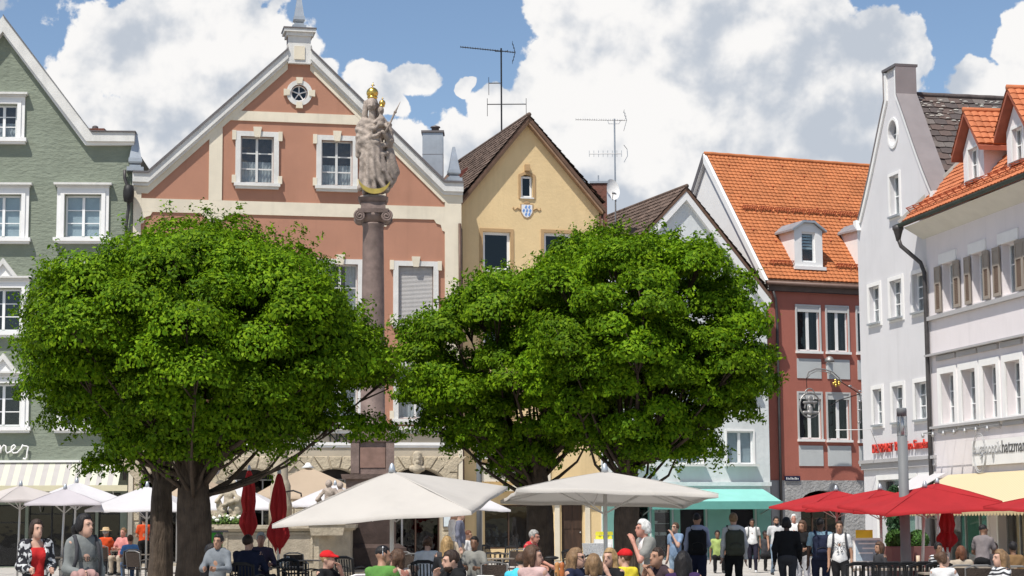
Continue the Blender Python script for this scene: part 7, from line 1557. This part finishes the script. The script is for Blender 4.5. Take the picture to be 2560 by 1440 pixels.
person(1150, 1366, 23.5, -62, 'bearded man in black jacket holding a hand to his mouth', 'sit', BLK, BLK, 'light', ('short', 'dbrown'), 'long', extras=('beard', 'hood'), arms=('table', 'face'), hyaw=-5, lean=10, wide=1.08)
person(1103, 1374, 25.5, 60, 'person in black with dark hat opposite the bearded man', 'sit', BLK, BLK, 'light', ('hat', 'black'), 'long', extras=(('hat', C_('hat_black', (.02, .019, .019))),), arms=('table', 'table'), lean=12)
person(1313, 1321, 32, 62, 'grey haired cyclist in red and white jersey near the right trunk', 'stand', CYCL, BLK, 'red', ('short', 'grey'), 'short', 'shorts', arms=('out', 'out'), lean=16)
person(1332, 1357, 24, 140, 'woman with brown bob in pale pink tee seen from behind', 'sit', PINK, JEAN, 'light', ('bob', 'brown'), wide=1.0, hyaw=-55, arms=('table', 'table'))
person(1293, 1372, 25.5, 155, 'person in bright turquoise shirt beside the pale pink tee', 'sit', CYAN, JEAN, 'light', ('short', 'brown'), wide=1.1, arms=('table', 'table'), lean=14)
person(1440, 1363, 24.5, 55, 'woman with long dark blonde hair and sunglasses under the right parasol', 'sit', NAVY, NAVY, 'light', ('long', 'dblond'), 'long', extras=('shades',), hyaw=10, wide=.95, arms=('table', 'table'))
person(1484, 1379, 22.5, 178, 'woman with straight dark blonde hair and dark floral top seen from behind', 'sit', FLOR, NAVY, 'light', ('bob', 'dblond'), wide=1.05, arms=('table', 'table'))
person(1524, 1364, 25, -30, 'blonde woman in black with hand at her chin behind the parasol pole', 'sit', BLK, BLK, 'light', ('long', 'blond'), 'short', extras=('bust',), arms=('face', 'table'), wide=.92)
person(1562, 1368, 27, 200, 'child in red cap and yellow shirt by the right trunk', 'sit', YEL, JEAN, 'light', ('cap', 'brown'), extras=(('cap', CAPR),), wide=.9, hyaw=40)
person(1622, 1298, 27, -70, 'white haired standing man in grey waistcoat over a white shirt', 'stand', WHT, BEIG, 'red', ('curly', 'white'), 'short', extras=(('open', STONEG, 1),), arms=('face', 'down'), lean=8, nod=-6)
person(1662, 1358, 24.5, -48, 'bald man resting his chin on clasped hands', 'sit', C_('brown_tee', (.05, .035, .04)), DGREY, 'tan', ('fade', 'dbrown'), 'none', arms=('face', 'face'), nod=-14, lean=12)
person(1708, 1371, 23, 165, 'woman with long black hair in purple top seen from behind', 'sit', PURP, DGREY, 'tan', ('long', 'black'), wide=1.05, arms=('table', 'table'))
# walkers on the right
person(1688, 1306, 42, -40, 'boy in denim shirt and sunglasses in front of the teal shop', 'stand', C_('denim_shirt', (.20, .28, .40)), LJEAN, 'light', ('short', 'brown'), 'short', extras=('shades',), arms=('face', 'down'), nod=-10, bag=None)
person(1742, 1283, 38, 176, 'youth in lavender hooded top and dark shorts walking away', 'walk', LAV, NAVY, 'tan', ('fade', 'black'), 'long', 'shorts', extras=('hood',), arms=('swing', 'carry'), bag=BLK)
person(1833, 1282, 37, 182, 'youth in white jacket and black trousers walking away', 'walk', C_('off_white', (.56, .55, .54)), BLK, 'light', ('short', 'dblond'), 'long', extras=('hood',), arms=('swing', 'down'), bag=OLIVE)
person(1880, 1297, 58, -6, 'man in white tee and dark trousers walking towards the square', 'walk', WHT, C_('ink', (.02, .018, .03)), 'brown', ('short', 'black'), arms=('swing', 'down'), wide=1.12, shoes=(.6, .6, .6), bag=GRY)
person(1940, 1291, 53, 5, 'bearded man in printed grey tee and pale jeans in front of the red house', 'walk', C_('heather', (.5, .5, .5)), LJEAN, 'tan', ('short', 'black'), extras=('beard', ('print', 'XX', PRN, .16, 1.22)), arms=('carry', 'swing'), wide=1.1)
person(1984, 1285, 56, -5, 'white haired man in white shirt in front of the red house arch', 'stand', WHT, BEIG, 'red', ('short', 'white'), 'long', wide=1.15)
person(1966, 1294, 36.5, 170, 'man in black jacket seen from behind in front of the red parasols', 'walk', BLK, DGREY, 'dark', ('curly', 'black'), 'long', wide=1.2, arms=('down', 'down'))
person(2005, 1301, 40, -28, 'young woman with brown hair in black top holding a dark bag', 'stand', BLK, LGRY, 'tan', ('bob', 'brown'), 'none', arms=('carry', 'carry'), extras=('bust', ('print', 'X', WHT, .12, 1.15)), wide=.95)
person(2050, 1295, 35.5, 178, 'man in light blue tee seen from behind beside the printed white tee', 'walk', BLUE, NAVY, 'dark', ('fade', 'black'), arms=('down', 'down'), wide=1.15, bag=NAVY)
person(2098, 1301, 35, -12, 'young man in white tee with printed lettering facing the square', 'walk', WHT, BLK, 'tan', ('fade', 'dbrown'), arms=('down', 'down'), extras=(('print', 'NYC', PRN, .11, 1.25), ('print', '2 0', PRN, .10, 1.12)), bag=DGREY)
person(1793, 1323, 58, 0, 'person in lime green tee sitting in front of the teal shop', 'sit', LIME, BLK, 'brown', ('short', 'black'))
person(1912, 1324, 60, 10, 'dim figure in dark clothes sitting beside the teal shop entrance', 'sit', DGREY, BLK, 'dark', ('short', 'black'))
# right terrace
person(2198, 1351, 38, -65, 'woman in dark jacket sitting beside the pavement board', 'sit', DGREY, BLK, 'tan', ('bob', 'brown'), 'long', wide=.9)
person(2357, 1376, 28, 150, 'woman with brown bun and white top seen from behind at the right table', 'sit', WHT, JEAN, 'light', ('bun', 'brown'), 'short', wide=1.0, hyaw=-45, arms=('table', 'table'))
person(2452, 1308, 36, 150, 'waiter in grey shirt and dark trousers leaning over a table', 'stand', C_('taupe_shirt', (.19, .165, .165)), BLK, 'brown', ('fade', 'black'), 'short', arms=('out', 'out'), lean=16, hyaw=-35)
person(2500, 1368, 26.5, -72, 'blonde woman in zebra striped top at the right edge', 'sit', ZEB, BLK, 'light', ('long', 'dblond'), 'short', wide=1.0, arms=('table', 'table'))
person(2345, 1352, 36, 20, 'seated guest in striped grey top behind the red folded parasol', 'sit', ZEB, BLK, 'brown', ('short', 'black'))
person(2402, 1361, 33, 185, 'seated guest with brown hair and taupe cardigan under the awning', 'sit', BEIG, BLK, 'tan', ('bob', 'red'), 'long', wide=1.1)
person(2532, 1350, 35, 190, 'seated guest in ochre top at the far right under the awning', 'sit', C_('ochre', (.22, .13, .06)), BLK, 'brown', ('short', 'black'), 'long')
person(2485, 1355, 38, 10, 'seated guest in dark clothes behind the waiter', 'sit', DGREY, BLK, 'dark', ('short', 'black'), 'long')

# ================================================================== tables, chairs and small things
def gx(px, Y): return at(px, 1298, Y).x
chair(gx(262, 59.4), 59.4, 172, 'dark wicker chair of the man in the straw hat', 'wicker'); chair(gx(330, 51.4), 51.4, 195, 'dark wicker chair with steel frame near the left trunks', 'wicker'); chair(gx(352, 49), 49, 150, 'empty dark wicker chair right behind the left maple trunk', 'wicker'); chair(gx(305, 60), 60, -20, 'dark wicker chair of the woman in pink', 'wicker')
table(gx(290, 60.3), 60.3, 'round cafe table between hat man and pink blouse woman'); table(gx(345, 53.2), 53.2, 'round cafe table behind the left maple trunks')
table(gx(632, 36.6), 36.6, 'round table between the navy jacket man and the grey haired woman'); chair(gx(621, 34.6), 34.6, 165, 'black chair of the navy jacket man', 'black'); chair(gx(735, 37.2), 37.2, 30, 'empty black slatted chair left of the red cap woman', 'black'); chair(gx(790, 38), 38, -60, 'empty black slatted chair in front of the fountain panel', 'black')
table(gx(712, 38), 38, 'round table with glasses below the red folded parasol')
GLW = glass('drinking_glass', (.9, .92, .92), .12)
def tumbler(px, Y, z, label, hh=.13, m=None, nm='drinking_glass', cat='glass', dy=0.0, prof=None):
    o = MB().lathe(prof or [(.028, 0), (.034, hh), (.031, hh), (.026, .01)], (0, 0, 0), 12).build(nm, m or GLW, None, True); o.location = (gx(px, Y), Y+dy, z); return tag(o, label, cat)
tumbler(704, 38, .755, 'white cup on the table below the red folded parasol', .1, WHITE, 'cup', 'cup'); tumbler(720, 38, .755, 'tall glass on the table below the red folded parasol', .2)
chair(gx(1066, 35.4), 35.4, 172, 'black chair of the person in the white t shirt', 'black'); chair(gx(1242, 33), 33, 10, 'empty dark round backed chair beside the slim pole', 'wicker'); chair(gx(1235, 25.5), 25.5, 160, 'white slatted folding chair beside the turquoise shirt', 'white')
chair(gx(880, 26.5), 26.5, -150, 'red canvas chair with white frame left of the green shirt man', 'red'); chair(gx(1100, 24.4), 24.4, -150, 'red canvas chair with white frame beside the bearded man', 'red'); chair(gx(955, 24.4), 24.4, 150, 'red canvas chair of the man in the green shirt', 'red')
table(gx(1090, 36.4), 36.4, 'round table in front of the white t shirt person'); table(gx(1250, 52), 52, 'cafe table near the yellow house door'); chair(gx(1262, 54), 54, -40, 'iron chair beside the yellow house shop window', 'black'); chair(gx(1235, 56), 56, 60, 'iron chair left of the yellow house shop window', 'black')
table(gx(1398, 23.3), 23.3, 'round table with pepper mills between the two groups of guests', .42)
MILL = mat('turned_beech', (.42, .20, .07), .5, .2, 8); MILL2 = mat('turned_cherry', (.36, .11, .03), .5, .2, 8)
mp_ = [(.03, 0), (.034, .04), (.022, .1), (.028, .2), (.034, .27), (.024, .30), (.033, .33), (.028, .37), (.0, .385)]
tumbler(1392, 23.3, .755, 'light wooden pepper mill on the guests table', m=MILL, nm='pepper_mill', cat='pepper mill', prof=mp_); tumbler(1404, 23.2, .755, 'reddish wooden pepper mill on the guests table', m=MILL2, nm='pepper_mill', cat='pepper mill', prof=mp_)
tumbler(1389, 22.9, .755, 'olive oil bottle in front of the pepper mills', m=glass('oil_glass', (.55, .55, .2), .1), nm='bottle', cat='bottle', prof=[(.03, 0), (.03, .16), (.012, .21), (.012, .27)])
# right terrace furniture
table(gx(2235, 34), 34, 'long wooden table with glasses in front of the steel lamp post', rect=(.72, .3)); table(gx(2420, 31.5), 31.5, 'long wooden table in front of the waiter', rect=(.8, .3)); table(gx(2470, 35), 35, 'wooden table served by the waiter', rect=(.4, .35))
for i, x in enumerate((2145, 2182, 2218, 2254, 2290, 2326)): chair(gx(x, 32.0), 32.0, 172+i*4, ['dark slatted chair nearest the printed white tee man in the terrace row', 'second dark slatted chair of the terrace row from the left', 'third dark slatted chair of the terrace row from the left', 'fourth dark slatted chair of the terrace row from the left', 'fifth dark slatted chair of the terrace row from the left', 'sixth dark slatted chair of the terrace row beside the bun woman'][i], 'black')
for i, (x, y) in enumerate(((2396, 29.8), (2440, 29.6), (2525, 29))): chair(gx(x, y), y, 175, ['dark wicker chair right of the bun woman', 'dark wicker chair between bun woman and zebra top', 'dark wicker chair at the far right picture edge'][i], 'wicker')
tumbler(2292, 34, .755, 'tall latte glass on the long terrace table', .22, mat('latte', (.55, .42, .30), .4), 'latte_glass', 'glass'); tumbler(2262, 33.9, .755, 'small white cup on the long terrace table', .08, WHITE, 'cup', 'cup'); tumbler(2420, 31.4, .755, 'white saucer cup on the table in front of the waiter', .06, WHITE, 'cup', 'cup')
for i, (x, y, a, st_, lb) in enumerate(((742, 44, 20, 'wicker', 'dark wicker chair in front of the fountain wall'), (880, 40, 150, 'black', 'black slatted chair in front of the column plinth'), (1010, 42, -30, 'wicker', 'dark wicker chair right of the column plinth'), (1045, 45, 120, 'wicker', 'dark wicker chair outside the arched doorway'), (1215, 44, 60, 'wicker', 'dark wicker chair at the foot of the slim pole'), (1285, 47, -20, 'wicker', 'dark wicker chair below the yellow shop window'), (1440, 46, 30, 'black', 'black slatted chair in front of the dark wooden door'), (1610, 44, -50, 'black', 'black slatted chair left of the denim shirt boy'), (90, 50, 30, 'wicker', 'dark wicker chair behind the woman in the patterned jacket'), (180, 49, -40, 'wicker', 'dark wicker chair behind the woman in the grey hooded top'), (232, 56, 70, 'wicker', 'dark wicker chair left of the straw hat man'))): chair(gx(x, y), y, a, lb, st_)
table(gx(1030, 43.4), 43.4, 'round table outside the arched doorway'); table(gx(1245, 45), 45, 'round table below the slim pole'); table(gx(130, 50), 50, 'round table under the pale left parasols'); table(gx(765, 44.5), 44.5, 'round table in front of the fountain panels')
# bicycle leaning near the cyclist
def bicycle(px, Y, yaw):
    t = thing('bicycle', (gx(px, Y), Y, .013), R(yaw), 'dark bicycle standing next to the cyclist in front of the cafe', 'bicycle'); r_ = .34
    for x in (-.52, .52):
        w = MB().tube([(x+r_*math.cos(a), 0, r_+r_*math.sin(a)) for a in [2*math.pi*i/28 for i in range(29)]], .02, 6).build('wheel', BLACKP, t, True); mb = MB()
        for i in range(14): a = 2*math.pi*i/14; mb.tube([(x, 0, r_), (x+r_*.95*math.cos(a), 0, r_+r_*.95*math.sin(a))], .003, 4)
        mb.build('spokes', STEEL, w)
    A, B, C0, D0, S0 = (-.52, 0, r_), (-.08, 0, .30), (-.2, 0, .85), (.36, 0, .88), (.52, 0, r_)
    MB().tube([A, B, C0, A], .016, 6).tube([B, D0], .02, 6).tube([C0, D0], .018, 6).tube([(.34, 0, .95), D0, S0], .017, 6).tube([C0, (-.23, 0, .96)], .014, 6).build('frame', mat('bike_dark', (.03, .03, .035), .35), t, True)
    MB().sphere((-.24, 0, .98), .12, 10, 6, (1.1, .6, .3)).build('saddle', BLACKP, t, True); MB().tube([(.42, -.28, 1.04), (.38, -.1, 1.02), (.34, 0, .98), (.38, .1, 1.02), (.42, .28, 1.04)], .015, 6).build('handlebar', BLACKP, t, True); MB().tube([(-.08, -.1, .30), (-.08, .1, .30)], .09, 12).build('crank', STEEL, t)
    MB().hprism([(-.14, -.16), (.14, -.16), (.14, .16), (-.14, .16)], 1.0, 1.22, 1.15, (0, 0)).build('basket', mat('basket_white', (.55, .55, .55), .8, .3, 40), t, loc=(.52, 0, 0))
bicycle(1412, 33, 15)
# green stand, cool box, menu board
b = at(516, 1326, 37); gs = thing('green_display_stand', (b.x, 37, 0), R(-10), 'bright green stand with dark lid behind the boy in grey', 'stand'); MB().hprism([(-.26, -.2), (.26, -.2), (.26, .2), (-.26, .2)], .015, b.z-.04, 1.0).build('cabinet', mat('vivid_green', (.05, .40, .03), .5, .05, 3), gs); MB().hprism([(-.36, -.25), (.36, -.25), (.36, .25), (-.36, .25)], b.z-.038, b.z, .97).build('lid', METALD, gs); MB().box(-.2, .2, -.207, -.2, .3, b.z-.25).build('door_panel', MATS['vivid_green'], gs)
b = at(1508, 1348, 45); cb = thing('white_counter', (b.x, 45, 0), 0, 'small white counter with yellow packets behind the right parasol pole', 'counter'); MB().hprism([(-.22, -.2), (.22, -.2), (.22, .2), (-.22, .2)], .015, b.z, .97).build('cabinet', WHITE, cb); MB().box(-.18, .18, -.21, -.195, .5, b.z-.1).build('front_panel', PVC, cb)
for i, (dx, dz_) in enumerate(((-.09, 0), (.10, 0), (-.06, .09), (.1, .09))):
    o = MB().hprism([(-.09, -.1), (.09, -.1), (.09, .1), (-.09, .1)], 0, .08, .9).build('snack_packet', mat('lemon_yellow_packet', (.72, .66, .05), .4, .1, 9), None); o.location = (b.x+dx, 45, b.z+.004+dz_); o.rotation_euler = (0, 0, .2*i); tag(o, ['yellow packet, lower left of four on the white counter', 'yellow packet, lower right of four on the white counter', 'yellow packet, upper left of four on the white counter', 'yellow packet, upper right of four on the white counter'][i], 'packet', 'packets on the white counter')
r = FP.rect(1107, 1278, 1131, 1318, -.2); mbd = thing('menu_board', FP.o, FP.a, 'pale framed menu board on the wall beside the arched door', 'menu board'); MB().box(r[0], r[1], -.26, -.2, r[2], r[3]).build('frame', METALD, mbd); MB().box(r[0]+.03, r[1]-.03, -.266, -.25, r[2]+.03, r[3]-.03).build('sheet', mat('menu_paper', (.6, .66, .68), .8, .06, 5), mbd)
